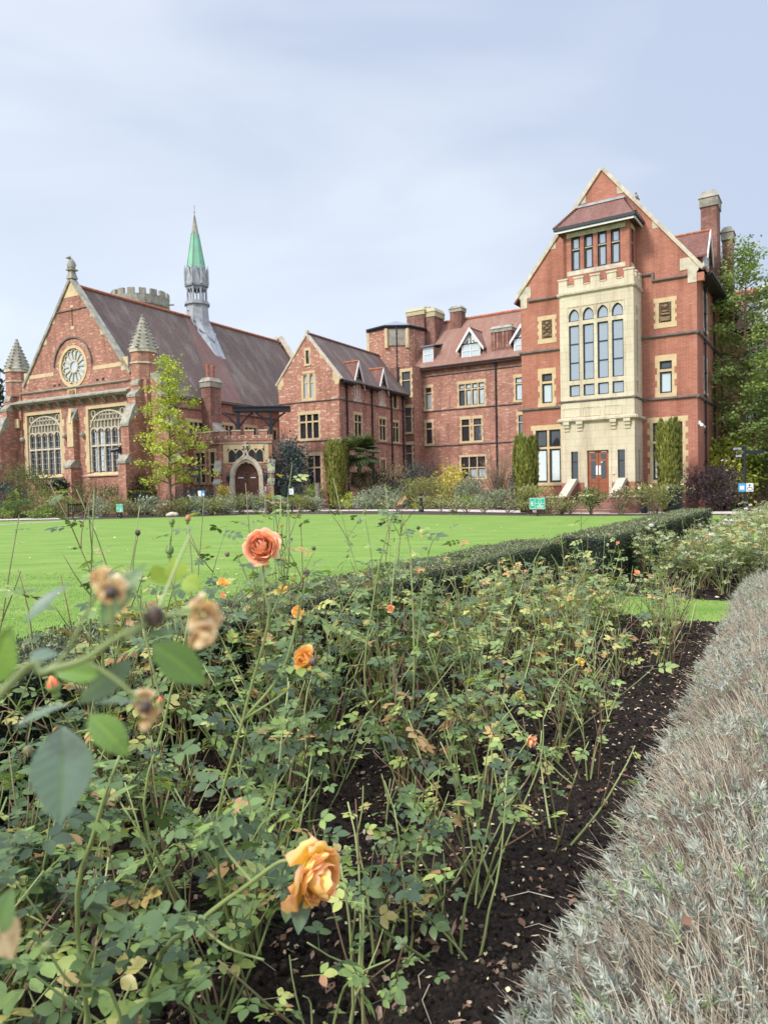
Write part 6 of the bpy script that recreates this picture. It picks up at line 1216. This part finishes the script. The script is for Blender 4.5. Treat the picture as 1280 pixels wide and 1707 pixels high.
T1 += NR.normal(size=(n, 3)) * (.02, .02, .012); q = NR.random(n); base = B0 + (T1 - B0) * (.45 + .38 * q)[:, None]; d = T1 - base + NR.normal(size=(n, 3)) * .05; ln = np.linalg.norm(d, axis=1)
STALK = (np.array([(-.5, 0, -.3), (.5, 0, -.3), (0, 0, .6), (-.35, .55, -.1), (.35, .55, -.2), (.05, .55, .5), (-.2, 1, -.15), (.2, 1, -.15), (0, 1, .25)]), [(0, 1, 4, 3), (1, 2, 5, 4), (2, 0, 3, 5), (3, 4, 7, 6), (4, 5, 8, 7), (5, 3, 6, 8), (6, 7, 8)])
tn = np.clip(.35 + .35 * np.sin(s * 5 + p * 9) * np.sin(s * 2.1) + .4 * (NR.random(n) - .3), 0, 1); wd = .0022 + .0018 * NR.random(n)
inst('stalk', 'straw', lv, STALK, basis(d, unit(n)), base, np.stack([wd, ln, wd], 1), tn)
n = 8000; s, p = lav_pts(n, 1.6); pat = np.sin(s * 3.3 + 2 * np.sin(p * 4)) * np.sin(p * 7.3 + s * 1.7) + .7 * np.sin(s * 7.7 - p * 3); keep = pat + NR.normal(size=n) * .6 + .9 * np.clip(.8 - s, 0, 1) > -.05; s, p = s[keep], p[keep]; n = len(s)
C = np.array([np.array(bed(a, b + .034 * (a + 1))) for a, b in zip(s, p)]); C[:, 2] = lavtop(s, p) * (.84 + .26 * NR.random(n)) + .015; out = np.stack([BP.x * (p + .86), BP.y * (p + .86), np.full(n, .55)], 1); out = norm(out + unit(n) * .25)
k = 15; Cn = np.repeat(C, k, 0); On = np.repeat(out, k, 0); j = np.tile(np.arange(k), n); st_ = j / k; N_ = n * k; sc_ = np.repeat(.45 + .65 * NR.random(n) ** 1.3, k)
dv = On * (.35 + 1.0 * st_[:, None]) + unit(N_) * .75; P = Cn + On * (st_ * .035 * sc_)[:, None]
NEEDLE = (np.array([(-.25, 0, 0), (.25, 0, 0), (.5, .5, .1), (0, 1, -.15), (-.5, .5, .1)]), [(0, 1, 2, 3, 4)])
tn = np.repeat(np.clip(.45 + .35 * NR.normal(size=n) * .6 + .3 * (NR.random(n) < .2), 0, 1), k) * .85 + .15 * NR.random(N_)
inst('shoot', 'lav_leaf', lv, NEEDLE, basis(dv, unit(N_)), P, np.stack([.0052 * sc_, (.028 + .016 * NR.random(N_)) * sc_, np.full(N_, .02)], 1), tn)
lf_ = at(1135, 1540, 1.62); tag(inst('fallen_leaf', 'litter', None, CURL, basis(np.array([(1., .2, .3)]), np.array([(0, -.5, 1.)])), np.array([[lf_.x, lf_.y, lf_.z]]), np.array([.028]), np.array([.12]), loc=tuple(lf_)), 'single rusty brown dry leaf caught in the lavender', 'leaf')
# ---------------------------------------------------------------- rose bushes
C5, C3, C7 = comp(5), comp(3), comp(7)
def cane(b, az, tilt, L_, r0, bend=.35, m=7):
    pts = [np.array(b, float)]; d = np.array([math.cos(az) * math.sin(tilt), math.sin(az) * math.sin(tilt), math.cos(tilt)]); q = R_.uniform(-bend, bend)
    for i in range(m):
        d = d + np.array([math.cos(az + 1.6) * q * .25 + R_.gauss(0, .05), math.sin(az + 1.6) * q * .25 + R_.gauss(0, .05), R_.gauss(.02, .04)]); d /= np.linalg.norm(d); pts.append(pts[-1] + d * L_ / m)
    return pts
def along(pts, t): f = t * (len(pts) - 1); i = min(int(f), len(pts) - 2); return pts[i] + (pts[i + 1] - pts[i]) * (f - i), pts[i + 1] - pts[i]
def hip(par, c, d, r, kind=0):
    d = np.array(d) / (np.linalg.norm(d) + 1e-9); m = MB(); L = Vector(c)
    m.ball((0, 0, 0), r, 8, (1, 1, 1.15)); n_ = len(m.v)
    for i in range(5): a = i * 1.2566; m.add([(math.cos(a + .3) * r * .5, math.sin(a + .3) * r * .5, r * .8), (math.cos(a - .3) * r * .5, math.sin(a - .3) * r * .5, r * .8), (math.cos(a) * r * 1.9, math.sin(a) * r * 1.9, r * (1.2 if kind else -.2))], [(0, 1, 2)])
    rot = Vector((0, 0, 1)).rotation_difference(Vector(d)).to_matrix(); m.v = [L + rot @ v for v in m.v]
    return m, n_
def put_hip(par, c, d, r, tone, name='rosehip', mat='hip'):
    m, n_ = hip(par, c, d, r); Lp = LOC[par.name]; V = np.array([tuple(v - Lp) for v in m.v]); me = npmesh(name, V, m.f, np.clip(tone + .1 * NR.normal(size=len(V)), 0, 1)); return link(name, me, M[mat], par)
def put_bud(par, c, d, r, red=.9):
    d = Vector(d).normalized(); rot = Vector((0, 0, 1)).rotation_difference(d).to_matrix(); m = MB(); prof = [(.15, -1.3), (.55, -1.1), (.6, -.6), (.45, -.35), (.95, .1), (1, .6), (.75, 1.25), (.35, 1.8), (.05, 2.15)]
    m.lathe((0, 0), [(r * a, r * b) for a, b in prof], 9); tone = [max(0, min(1, .2 + .3 * max(0, v.z / r) * red)) if v.z > .5 * r else .15 for v in m.v]
    for i in range(5): a = i * 1.2566; m.add([(math.cos(a + .5) * r * .8, math.sin(a + .5) * r * .8, -.2 * r), (math.cos(a - .5) * r * .8, math.sin(a - .5) * r * .8, -.2 * r), (math.cos(a) * r * 1.12, math.sin(a) * r * 1.12, .7 * r), (math.cos(a) * r * .7, math.sin(a) * r * .7, 2.0 * r)], [(0, 1, 2), (0, 2, 3), (1, 3, 2)]); tone += [.2, .2, .3, .35]
    Lp = LOC[par.name]; V = np.array([tuple(Vector(c) + rot @ v - Lp) for v in m.v]); me = npmesh('bud', V, m.f, np.array(tone)); me.polygons.foreach_set('use_smooth', np.ones(len(me.polygons), bool)); return link('bud', me, M['bud_red'], par)
def bush(name, label, group, b, h, spread, nc, nleaf, mat, tall=0, hips=3, low=.32, lsc=1.0, red=.06, cat='rose bush', side=3, tone=(0, .93)):
    t = thing(name, label, cat, (b[0], b[1], 0), group); ps = []; src = []; tips = []
    for i in range(nc):
        az = R_.uniform(0, 6.283); L_ = h * R_.uniform(.7, 1.12); tilt = min(.8, abs(R_.gauss(spread, .2)))
        if i < tall: L_ = h * R_.uniform(1.45, 1.75); tilt = R_.uniform(.03, .2)
        bb = (b[0] + R_.gauss(0, .035), b[1] + R_.gauss(0, .035), -.01); c = cane(bb, az, tilt, L_, .008); ps.append((c, R_.uniform(.0038, .0072), .0022)); src.append((c, low, 1.0)); tips.append((c[-1], c[-1] - c[-2]))
        for j in range(R_.randint(1, side)):
            tt = R_.uniform(.3, .92); p0, d = along(c, tt); s2 = cane(p0, az + R_.gauss(0, 1.2), R_.uniform(.25, .9), h * R_.uniform(.16, .4), .004, .5, 4); ps.append((s2, .0034, .0018)); src.append((s2, .1, 1.0)); src.append((s2, .1, 1.0)); tips.append((s2[-1], s2[-1] - s2[-2]))
    tubes('cane', 'cane', t, ps, n=5, rn=[R_.random() if R_.random() > .2 else R_.random() * .25 for _ in ps])
    ln = np.array([np.linalg.norm(np.array(c[-1]) - np.array(c[0])) for c, _, _ in src]); pk = NR.choice(len(src), nleaf, p=ln / ln.sum()); P = []; D = []; Rn = []
    for i in pk:
        c, a, b_ = src[i]; tt = a + (b_ - a) * R_.random() ** .75; q, d = along(c, tt); P.append(q); az = R_.uniform(0, 6.283); D.append((math.cos(az), math.sin(az), R_.uniform(-.3, .55))); Rn.append(R_.uniform(*tone) if R_.random() > red else R_.uniform(.94, 1))
    P, D, Rn = np.array(P), np.array(D), np.array(Rn); sc_ = lsc * (.55 + .75 * NR.random(nleaf)); sel = NR.random(nleaf)
    for tm, lo, hi in ((C5, 0, .55), (C3, .55, .82), (C7, .82, 1.01)):
        k_ = (sel >= lo) & (sel < hi); n_ = int(k_.sum())
        if n_: inst('foliage', mat, t, tm, basis(D[k_], np.array((0, 0, 1.)) + unit(n_) * .6), P[k_], sc_[k_], Rn[k_], smooth=True)
    R_.shuffle(tips)
    for c, d in tips[:hips]: put_hip(t, c, d, R_.uniform(.006, .009), R_.random())
    return t
BED = 'rose bushes in the near bed'; rown = ('nearest the lavender', 'second from lavender', 'third from lavender', 'beside the yew hedge'); kinds = ('leggy', 'branching', 'bushy', 'upright')
for r_, (p0, s0, ds, nn) in enumerate(((.42, -.32, .66, 10), (.95, -1.0, .64, 12), (1.48, -.9, .62, 12), (2.02, -.8, .60, 12))):
    for i in range(nn):
        s = s0 + ds * i + R_.uniform(-.14, .14); p = p0 + R_.uniform(-.2, .16); b = bed(s, p); yl = (s > 1.5 and R_.random() < .85) or R_.random() < .2
        h = (.68, .78, .82, .90 if s < 2 else .68)[r_] * R_.uniform(.8, 1.18); nl = int((40 if s < 2.3 else 24, 88, 96, 108 if s < 2 else 80)[r_] * R_.uniform(.65, 1.3))
        bush('rose_bush', f'{"yellowing" if yl else "grey-green"} {kinds[r_]} rose bush in the row {rown[r_]}, {wd_[i]} from camera', BED, b, h, .30 if r_ else .36, (9, 14, 15, 15)[r_], nl, 'rose_leaf_yellow' if yl else 'rose_leaf', tall=(1 if i % 3 == 1 and r_ else 0) + (2 if r_ == 3 and s < 3 else 0), hips=4, low=(.40, .32, .34, .38)[r_] - (.1 if s < 0 else 0), lsc=.98, red=.07)
for i, (s, p, h, nl) in enumerate(((-1.38, .50, .80, 125), (-1.62, .92, .86, 120), (-1.2, 1.1, .86, 120), (-.78, .66, .78, 90), (-1.55, 1.5, .95, 110))):
    bush('rose_bush', f'dense low rose bush in the left foreground, {wd_[i]} counted from the nodding apricot bloom', 'dense rose bushes in the left foreground', bed(s, p), h, .42, 11, nl, 'rose_leaf', hips=4, low=.16, lsc=.98, red=.06)
for i, (s, p) in enumerate(((-.62, .22), (-.1, .16), (.75, .14), (1.55, .2), (3.9, .15))):
    bush('rose_bush', f'thin stray rose of a few bare stems at the mulch edge, {wd_[i]} from camera', 'thin stray roses at the mulch edge', bed(s, p), R_.uniform(.5, .72), .42, 6, 26, 'rose_leaf_yellow' if i > 2 else 'rose_leaf', hips=2, low=.35, lsc=.8, red=.08)
for i, (s, p, h) in enumerate(((-.35, 1.75, 1.05), (.25, 2.1, 1.15), (.75, 1.55, 1.0), (1.3, 2.05, 1.15), (1.9, 1.75, 1.05), (2.6, 2.1, 1.1))):
    bush('rose_bush', f'tall leafy rose bush rising past the hedge top on the left, {wd_[i]} from camera', 'tall roses before the near hedge', bed(s, p), h, .2, 11, 120, 'rose_leaf' if i % 3 else 'rose_leaf_yellow', tall=2, hips=5, low=.5, lsc=1.0, red=.08)
# further bed with white roses: four patterns, repeated as separate bushes
pro = []
for i in range(5):
    b = bed(8.6 + i * .5, .3 + .38 * i); pro.append(bush('white_rose_bush', 'bare-stemmed rose bush in the further bed behind the cross strip of grass', 'white roses in the further bed', b, R_.uniform(.78, 1.0), .34, 13, 92, ('rose_leaf_pale', 'rose_leaf_yellow')[i % 2], hips=5, low=.3, lsc=1.15, tone=(0, .8)))
    tip = max((tuple(v.co) for v in pro[-1].children[0].data.vertices), key=lambda c: c[2]); L = LOC[pro[-1].name]
    if i in (1, 3): petals('bloom', 'petal_white', pro[-1], Vector(tip) + L, (R_.gauss(0, .3), -.6, .8), .04, 20, 5)
rw = ('front', 'second', 'third', 'fourth', 'back')
for r_, p0 in enumerate((-.1, .25, .6, .95, 1.3)):
    for i in range(15):
        s = 8.75 + i * (.8 + .035 * i) + R_.uniform(-.2, .2); b = bed(s, p0 + R_.uniform(-.15, .15))
        if i < 1 and r_ < 5: continue
        o = copy_tree(pro[R_.choice((0, 2, 4, 1, 3))], tuple(b), R_.uniform(0, 6.283), R_.uniform(.88, 1.18) * (1, 1, .95, .78, .68)[r_]); o['label'] = f'white rose bush in the {rw[r_]} row beyond the grass strip, {wd_[i]} from it'
# ---------------------------------------------------------------- the tall apricot rose and other flowers close to the camera
def hero(name, label, base, paths, blooms=(), buds=(), hips=(), comps=(), mat='rose_leaf', group=None):
    """paths: lists of (px, py, depth) or world points; first starts at base"""
    t = thing(name, label, 'rose bush', (base[0], base[1], 0), group); ps = []
    cv = lambda q: np.array(at(*q)) if q[1] > 60 else np.array(q, float)
    for pts, r0, r1 in paths:
        P = [cv(q) for q in pts]; S = []
        for i in range(len(P) - 1):          # smooth
            a, b_ = P[max(i - 1, 0)], P[min(i + 2, len(P) - 1)]
            for u in np.linspace(0, 1, 5)[:-1]: m0, m1 = (P[i + 1] - a) / 2, (b_ - P[i]) / 2; S.append((2 * u**3 - 3 * u**2 + 1) * P[i] + (u**3 - 2 * u**2 + u) * m0 + (-2 * u**3 + 3 * u**2) * P[i + 1] + (u**3 - u**2) * m1)
        S.append(P[-1]); ps.append((S, r0, r1))
    tubes('cane', 'cane', t, ps, n=8, rn=[R_.uniform(.3, .8) for _ in ps])
    for q, ax_, R, n, m_, op in blooms: petals('bloom', m_, t, at(*q), ax_, R, n, 6, op, seed=int(q[0] * 3 + q[1]), g=7)
    for q, d, r, red in buds: put_bud(t, at(*q), d, r, red)
    for q, d, r, tn in hips: put_hip(t, np.array(at(*q)), d, r, tn)
    if comps:
        for tm, sel in ((C5, 0), (C3, 1)):
            k_ = [c for i, c in enumerate(comps) if i % 2 == sel]
            if not k_: continue
            P = np.array([np.array(at(*c[0])) for c in k_]); D = np.array([np.array(at(c[1][0], c[1][1], c[0][2] + c[3])) - p for c, p in zip(k_, P)])
            inst('foliage', mat, t, tm, basis(D, np.array((0, -.25, 1.)) + unit(len(k_)) * .35), P, np.linalg.norm(D, axis=1) / .121, np.array([c[2] for c in k_]), smooth=True)
    return t
def leaf(par, p0, p1, w_, tone, roll=0, droop=.06, mat='hero_leaf', fold=.08):
    a, b = np.array(at(*p0)), np.array(at(*p1)); d = b - a; L_ = np.linalg.norm(d); y = d / L_; vw = np.array((0, 0, CAMZ)) - (a + b) / 2; vw /= np.linalg.norm(vw); x = np.cross(y, vw); x /= np.linalg.norm(x); z = np.cross(x, y); c, s = math.cos(roll), math.sin(roll); x, z = c * x + s * z, -s * x + c * z
    V = []; m = 48; F = []; A = []; us = np.linspace(-1, 1, 13)
    for i in range(m + 1):
        t = i / m; hw = w_ * (math.sin(math.pi * min(1, t * .99 + .005) ** .85)) ** 1.05 * (1 + .045 * ((i // 2) % 2)); yy = t * L_; dz = -droop * L_ * (2 * t - 1) ** 2
        for u in us:
            vein = abs(((t * 8.5 - abs(u) * 1.3) % 1) - .5) * 2; V.append(a + y * yy + x * u * hw + z * (dz + fold * abs(u) * hw * 2 + .0005 * vein * min(1, abs(u) * 3))); A.append(tone + (.22 if abs(u) < .1 else .09 * max(0, vein - .72) / .28) - .03 * math.sin(5 * t + 3 * u))
    for i in range(m):
        for j in range(12): F.append((i * 13 + j, i * 13 + j + 1, i * 13 + j + 14, i * 13 + j + 13))
    L = np.array(LOC[par.name]); me = npmesh('leaf', np.array(V) - L, F, np.clip(np.array(A), 0, 1)); me.polygons.foreach_set('use_smooth', np.ones(len(me.polygons), bool)); return link('leaf', me, M[mat], par)
def rc_(x, y, d, n, rr, lo=0, hi=.9, sz=70, dd=.0):
    out = []
    for i in range(n):
        a = R_.uniform(0, 6.283); X, Y = x + R_.gauss(0, rr), y + R_.gauss(0, rr); s = sz * R_.uniform(.55, 1.05); out.append(((X, Y, d + R_.gauss(0, .05)), (X + math.cos(a) * s, Y + math.sin(a) * s * .45), R_.uniform(lo, hi), R_.uniform(-.08, .08) + dd))
    return out
# A: coral rose standing up against the lawn
bA = bed(-.62, .62)
hero('rose_bush', 'rose bush carrying the large open coral rose against the lawn', bA,
     [([tuple(bA), (360, 1420, 1.95), (405, 1200, 1.86), (447, 1040, 1.78), (441, 985, 1.76), (438, 925, 1.76)], .0048, .0026), ([(405, 1200, 1.86), (470, 1120, 1.84), (498, 1020, 1.86), (512, 960, 1.87)], .0045, .0025),
      ([(447, 1040, 1.78), (478, 960, 1.8), (482, 910, 1.82), (481, 850, 1.84)], .0028, .0018), ([(405, 1200, 1.86), (480, 1150, 1.83), (505, 1105, 1.82)], .0035, .0025), ([tuple(bA), (250, 1400, 1.9), (275, 1200, 1.85), (310, 1060, 1.82), (320, 960, 1.84), (313, 875, 1.86)], .004, .002), ([(310, 1060, 1.82), (284, 960, 1.84), (287, 880, 1.86)], .0028, .0018), ([(275, 1200, 1.85), (232, 1010, 1.9), (222, 945, 1.92), (230, 893, 1.93)], .003, .0018)],
     [((437, 912, 1.75), (-.12, -.93, .35), .047, 40, 'petal', .35), ((508, 1098, 1.82), (-.35, -.85, .35), .034, 26, 'petal_apricot', .2), ((372, 971, 2.0), (.1, -.5, .85), .020, 12, 'petal_apricot', .9), ((497, 1018, 1.9), (-.3, -.6, .6), .020, 14, 'petal_apricot', .4), ((470, 981, 2.1), (0, -.4, .9), .022, 10, 'petal_yellow', 1), ((372, 993, 2.05), (.2, -.8, .2), .010, 8, 'petal', .2)],
     [((313, 868, 1.86), (.1, 0, 1), .0075, 1.6), ((287, 873, 1.86), (0, 0, 1), .0075, .2), ((283, 922, 1.85), (.05, 0, 1), .0105, .25), ((267, 1178, 1.5), (.1, -.1, 1), .0105, .8), ((481, 846, 1.84), (0, 0, 1), .0052, .1), ((92, 1150, 1.0), (-.2, -.1, 1), .010, 1.5)],
     [((511, 955, 1.87), (.1, -.2, 1), .009, .15), ((230, 888, 1.93), (0, 0, 1), .008, .1), ((379, 924, 2.0), (0, 0, 1), .007, .35), ((523, 914, 2.0), (0, 0, 1), .006, .3), ((486, 898, 2.0), (0, 0, 1), .004, .6), ((522, 1103, 1.76), (.2, -.5, .5), .012, .2)],
     rc_(400, 1010, 1.8, 9, 40) + rc_(470, 1080, 1.85, 12, 45) + rc_(450, 1180, 1.9, 12, 60) + rc_(330, 1150, 1.85, 12, 60) + rc_(300, 940, 1.85, 5, 25, .2, .9, 50) + rc_(250, 1040, 1.9, 9, 50) + rc_(500, 985, 1.86, 6, 35, 0, .9, 60) + rc_(380, 1290, 1.9, 12, 70))
# B: nodding apricot rose low in the foreground
bB = bed(-1.25, .42)
tB = hero('rose_bush', 'rose bush with the nodding apricot rose low in the foreground', bB,
     [([tuple(bB), (250, 1640, 1.42), (330, 1540, 1.36), (420, 1470, 1.31), (468, 1436, 1.3), (497, 1440, 1.3)], .006, .003), ([(420, 1470, 1.31), (378, 1420, 1.32), (365, 1395, 1.33)], .003, .0015), ([tuple(bB), (130, 1560, 1.4), (160, 1380, 1.36), (200, 1260, 1.35)], .006, .003), ([(330, 1540, 1.36), (380, 1580, 1.3), (440, 1600, 1.25)], .003, .002), ([tuple(bB), (200, 1690, 1.3), (120, 1640, 1.2), (82, 1585, 1.15)], .004, .002)],
     [((527, 1462, 1.29), (.80, -.52, -.22), .066, 34, 'petal_apricot', .8)], [((340, 1550, 1.35), (0, -.4, -.6), .010, .5)], [((80, 1580, 1.15), (-.2, -.6, .6), .011, .6), ((48, 1252, 1.3), (0, -.4, .8), .010, .5)],
     rc_(390, 1430, 1.33, 9, 40, .1, .8, 75) + rc_(470, 1380, 1.42, 6, 25, .6, .85, 75) + rc_(180, 1470, 1.36, 16, 75, 0, .7, 85) + rc_(330, 1560, 1.35, 12, 55, 0, .7, 80) + rc_(110, 1600, 1.25, 14, 70, 0, .6, 95) + rc_(300, 1650, 1.2, 12, 70, 0, .5, 100) + rc_(60, 1400, 1.35, 10, 60, 0, .7, 90) + rc_(250, 1320, 1.4, 10, 70, 0, .8, 80))
leaf(tB, (505, 1480, 1.3), (497, 1560, 1.27), .017, .1); leaf(tB, (483, 1495, 1.3), (476, 1540, 1.29), .012, .2)
# C: low young shoots at the bottom edge
bC = bed(-1.0, .12)
hero('rose_bush', 'low young rose shoot with lime leaflets at the bottom edge of the bed', bC, [([tuple(bC), (560, 1690, 1.75), (590, 1630, 1.72), (650, 1600, 1.7)], .004, .002), ([tuple(bC), (520, 1700, 1.75), (505, 1660, 1.75)], .003, .0015)], comps=rc_(500, 1680, 1.75, 4, 20, .86, .92, 60) + rc_(610, 1630, 1.72, 7, 35, .3, .8, 60) + rc_(570, 1690, 1.75, 4, 25, .5, .85, 55))
# D: right hand orange bud and faded yellow rose
bD = bed(.15, .22)
hero('rose_bush', 'rose bush with a coral bud and a faded yellow flower over the bare mulch', bD,
     [([tuple(bD), (800, 1440, 2.75), (830, 1320, 2.8), (866, 1255, 2.85), (880, 1236, 2.85)], .0045, .0024), ([tuple(bD), (855, 1380, 2.75), (900, 1270, 2.8), (905, 1200, 2.85)], .004, .0024), ([(830, 1320, 2.8), (820, 1230, 2.85), (862, 1172, 2.9)], .004, .002), ([(905, 1200, 2.85), (935, 1130, 2.9), (968, 1104, 2.9)], .003, .002), ([(862, 1172, 2.9), (880, 1110, 2.95), (890, 1060, 3.0)], .003, .0015)],
     [((886, 1233, 2.85), (.45, -.55, -.45), .036, 12, 'petal', .15), ((866, 1163, 2.9), (.1, -.7, -.2), .030, 9, 'petal_yellow', 1.2), ((969, 1104, 2.9), (.4, -.6, .3), .022, 8, 'petal_yellow', 1)], [((888, 1285, 2.8), (0, 0, 1), .009, .2)], [((920, 1060, 3.0), (0, 0, 1), .012, .7)],
     rc_(880, 1130, 2.9, 16, 45, .1, .9, 50) + rc_(840, 1190, 2.85, 10, 40, 0, .8, 50) + rc_(810, 1250, 2.85, 12, 50, .1, .8, 48) + rc_(860, 1310, 2.8, 10, 40, 0, .7, 45) + rc_(960, 1150, 2.9, 7, 30, .2, .9, 45))
# tall shoots rising over the hedge line
bE = bed(1.0, 1.0)
hero('rose_bush', 'rose bush with tall thin shoots standing against the lawn in the middle', bE,
     [([tuple(bE), (610, 1160, 3.55), (624, 990, 3.5), (640, 910, 3.5), (652, 860, 3.5)], .006, .002), ([(624, 990, 3.5), (618, 920, 3.5), (608, 860, 3.5)], .003, .0015), ([tuple(bE), (690, 1130, 3.5), (685, 940, 3.5), (680, 900, 3.5), (672, 858, 3.5)], .0055, .0018), ([(690, 1130, 3.5), (712, 930, 3.45), (735, 888, 3.45)], .004, .0016)],
     [((650, 1014, 3.6), (0, -.9, .2), .022, 10, 'petal', .3)], [((608, 855, 3.5), (0, 0, 1), .008, .1), ((579, 928, 3.5), (0, 0, 1), .007, .1), ((699, 957, 3.45), (0, -.3, .9), .011, 1.4)], [((697, 880, 3.5), (0, -.5, .6), .010, .2)],
     rc_(650, 890, 3.5, 5, 18, .3, .9, 38) + rc_(690, 875, 3.5, 6, 16, .5, .95, 38) + rc_(735, 900, 3.45, 7, 22, 0, .6, 42) + rc_(700, 960, 3.5, 8, 30, 0, .95, 42) + rc_(690, 1050, 3.5, 10, 40, 0, .95, 42) + rc_(620, 1060, 3.5, 8, 40, 0, .9, 40))
for x, y, d, R, m_, s in ((1060, 955, 7.4, .035, 'petal', 0), (1028, 905, 9.5, .025, 'petal', 1), (1012, 908, 9.5, .02, 'petal_white', 2)):
    q = at(x, y, d); bb = (q.x + .05, q.y + .1, 0); hero('rose_bush', ('rose bush with one coral-pink flower before the cross strip of grass', 'rose bush with a small orange bud near the hedge gap', 'rose bush with a small cream bud near the hedge gap')[s], bb, [([bb, tuple(np.array(bb) * .5 + np.array(q) * .5 + (.05, 0, .1)), tuple(q)], .006, .003)], [((x, y, d), (-.1, -.8, .3), R, 10, m_, .4)], comps=rc_(x, y + 30, d, 9, 14, .2, .9, 20), mat='rose_leaf_yellow')
# F: withered branch right in front of the lens
tF = hero('rose_bush', 'out of focus rose branch with withered flowers leaning in from the left', (-.62, .30),
     [([(-.62, .30, 0), (-.58, .34, .75), (-.40, .37, 1.28), (0, 1158, .43), (70, 1122, .43), (140, 1100, .43), (185, 1070, .43), (240, 1040, .43), (330, 1012, .43)], .0036, .0013), ([(185, 1070, .43), (188, 1030, .43), (182, 985, .43)], .0016, .0012), ([(70, 1122, .43), (110, 1090, .435), (140, 1030, .44), (170, 975, .44)], .0015, .001), ([(140, 1100, .43), (190, 1130, .43), (238, 1172, .43)], .0014, .001), ([(205, 1065, .5), (255, 1030, .55), (275, 990, .6), (300, 930, .65), (318, 890, .7)], .0018, .0012), ([(240, 1040, .43), (255, 1032, .43)], .001, .001)])
for x, y, d, R, ax_, n in ((167, 962, .43, .0085, (-.3, -.7, .5), 9), (184, 990, .42, .010, (.1, -.9, -.1), 10), (345, 1022, .43, .012, (.2, -.8, .2), 9), (342, 1062, .43, .014, (.1, -.5, -.8), 7), (243, 1178, .43, .0105, (.1, -.9, -.3), 9), (243, 1208, .43, .007, (.1, -.3, -.9), 5)):
    petals('withered_flower', 'petal_dead', tF, at(x, y, d), ax_, R, n, 5, 1.2)
put_hip(tF, np.array(at(258, 1028, .43)), (.2, -.5, .6), .0062, .05); put_hip(tF, np.array(at(243, 1178, .42)), (0, -1, -.1), .0042, .02); put_hip(tF, np.array(at(186, 988, .41)), (0, -1, 0), .0042, .0)
for p0, p1, w_, tn, ro in (((105, 1208, .50), (101, 1378, .47), .0195, .02, .1), ((150, 1190, .5), (217, 1262, .5), .011, .55, .3), ((255, 1072, .45), (347, 1142, .46), .0115, .45, .2), ((222, 1100, .44), (128, 1178, .43), .008, .05, .5), ((165, 1040, .44), (240, 938, .45), .009, .3, .6), ((38, 1037, .45), (116, 970, .46), .005, .0, .9), ((160, 1168, .43), (236, 1172, .43), .0035, .0, 1.1), ((48, 1097, .45), (100, 1088, .46), .006, .0, .9), ((-20, 1145, .42), (18, 1045, .42), .011, .6, .2), ((20, 1210, .46), (120, 1168, .46), .004, .0, 1.0), ((90, 1118, .45), (175, 1128, .46), .007, .6, .4), ((240, 1062, .43), (305, 1050, .44), .004, .35, .9), ((298, 968, .66), (290, 928, .66), .011, .95, .3), ((305, 965, .68), (335, 982, .68), .010, .97, .2), ((280, 950, .66), (252, 968, .66), .011, .95, .3), ((-10, 1560, .5), (22, 1480, .5), .010, .3, .4)):
    leaf(tF, p0, p1, w_, tn, ro)
leaf(tF, (-15, 1520, .5), (25, 1600, .5), .012, .4, .3, mat='petal_dead')
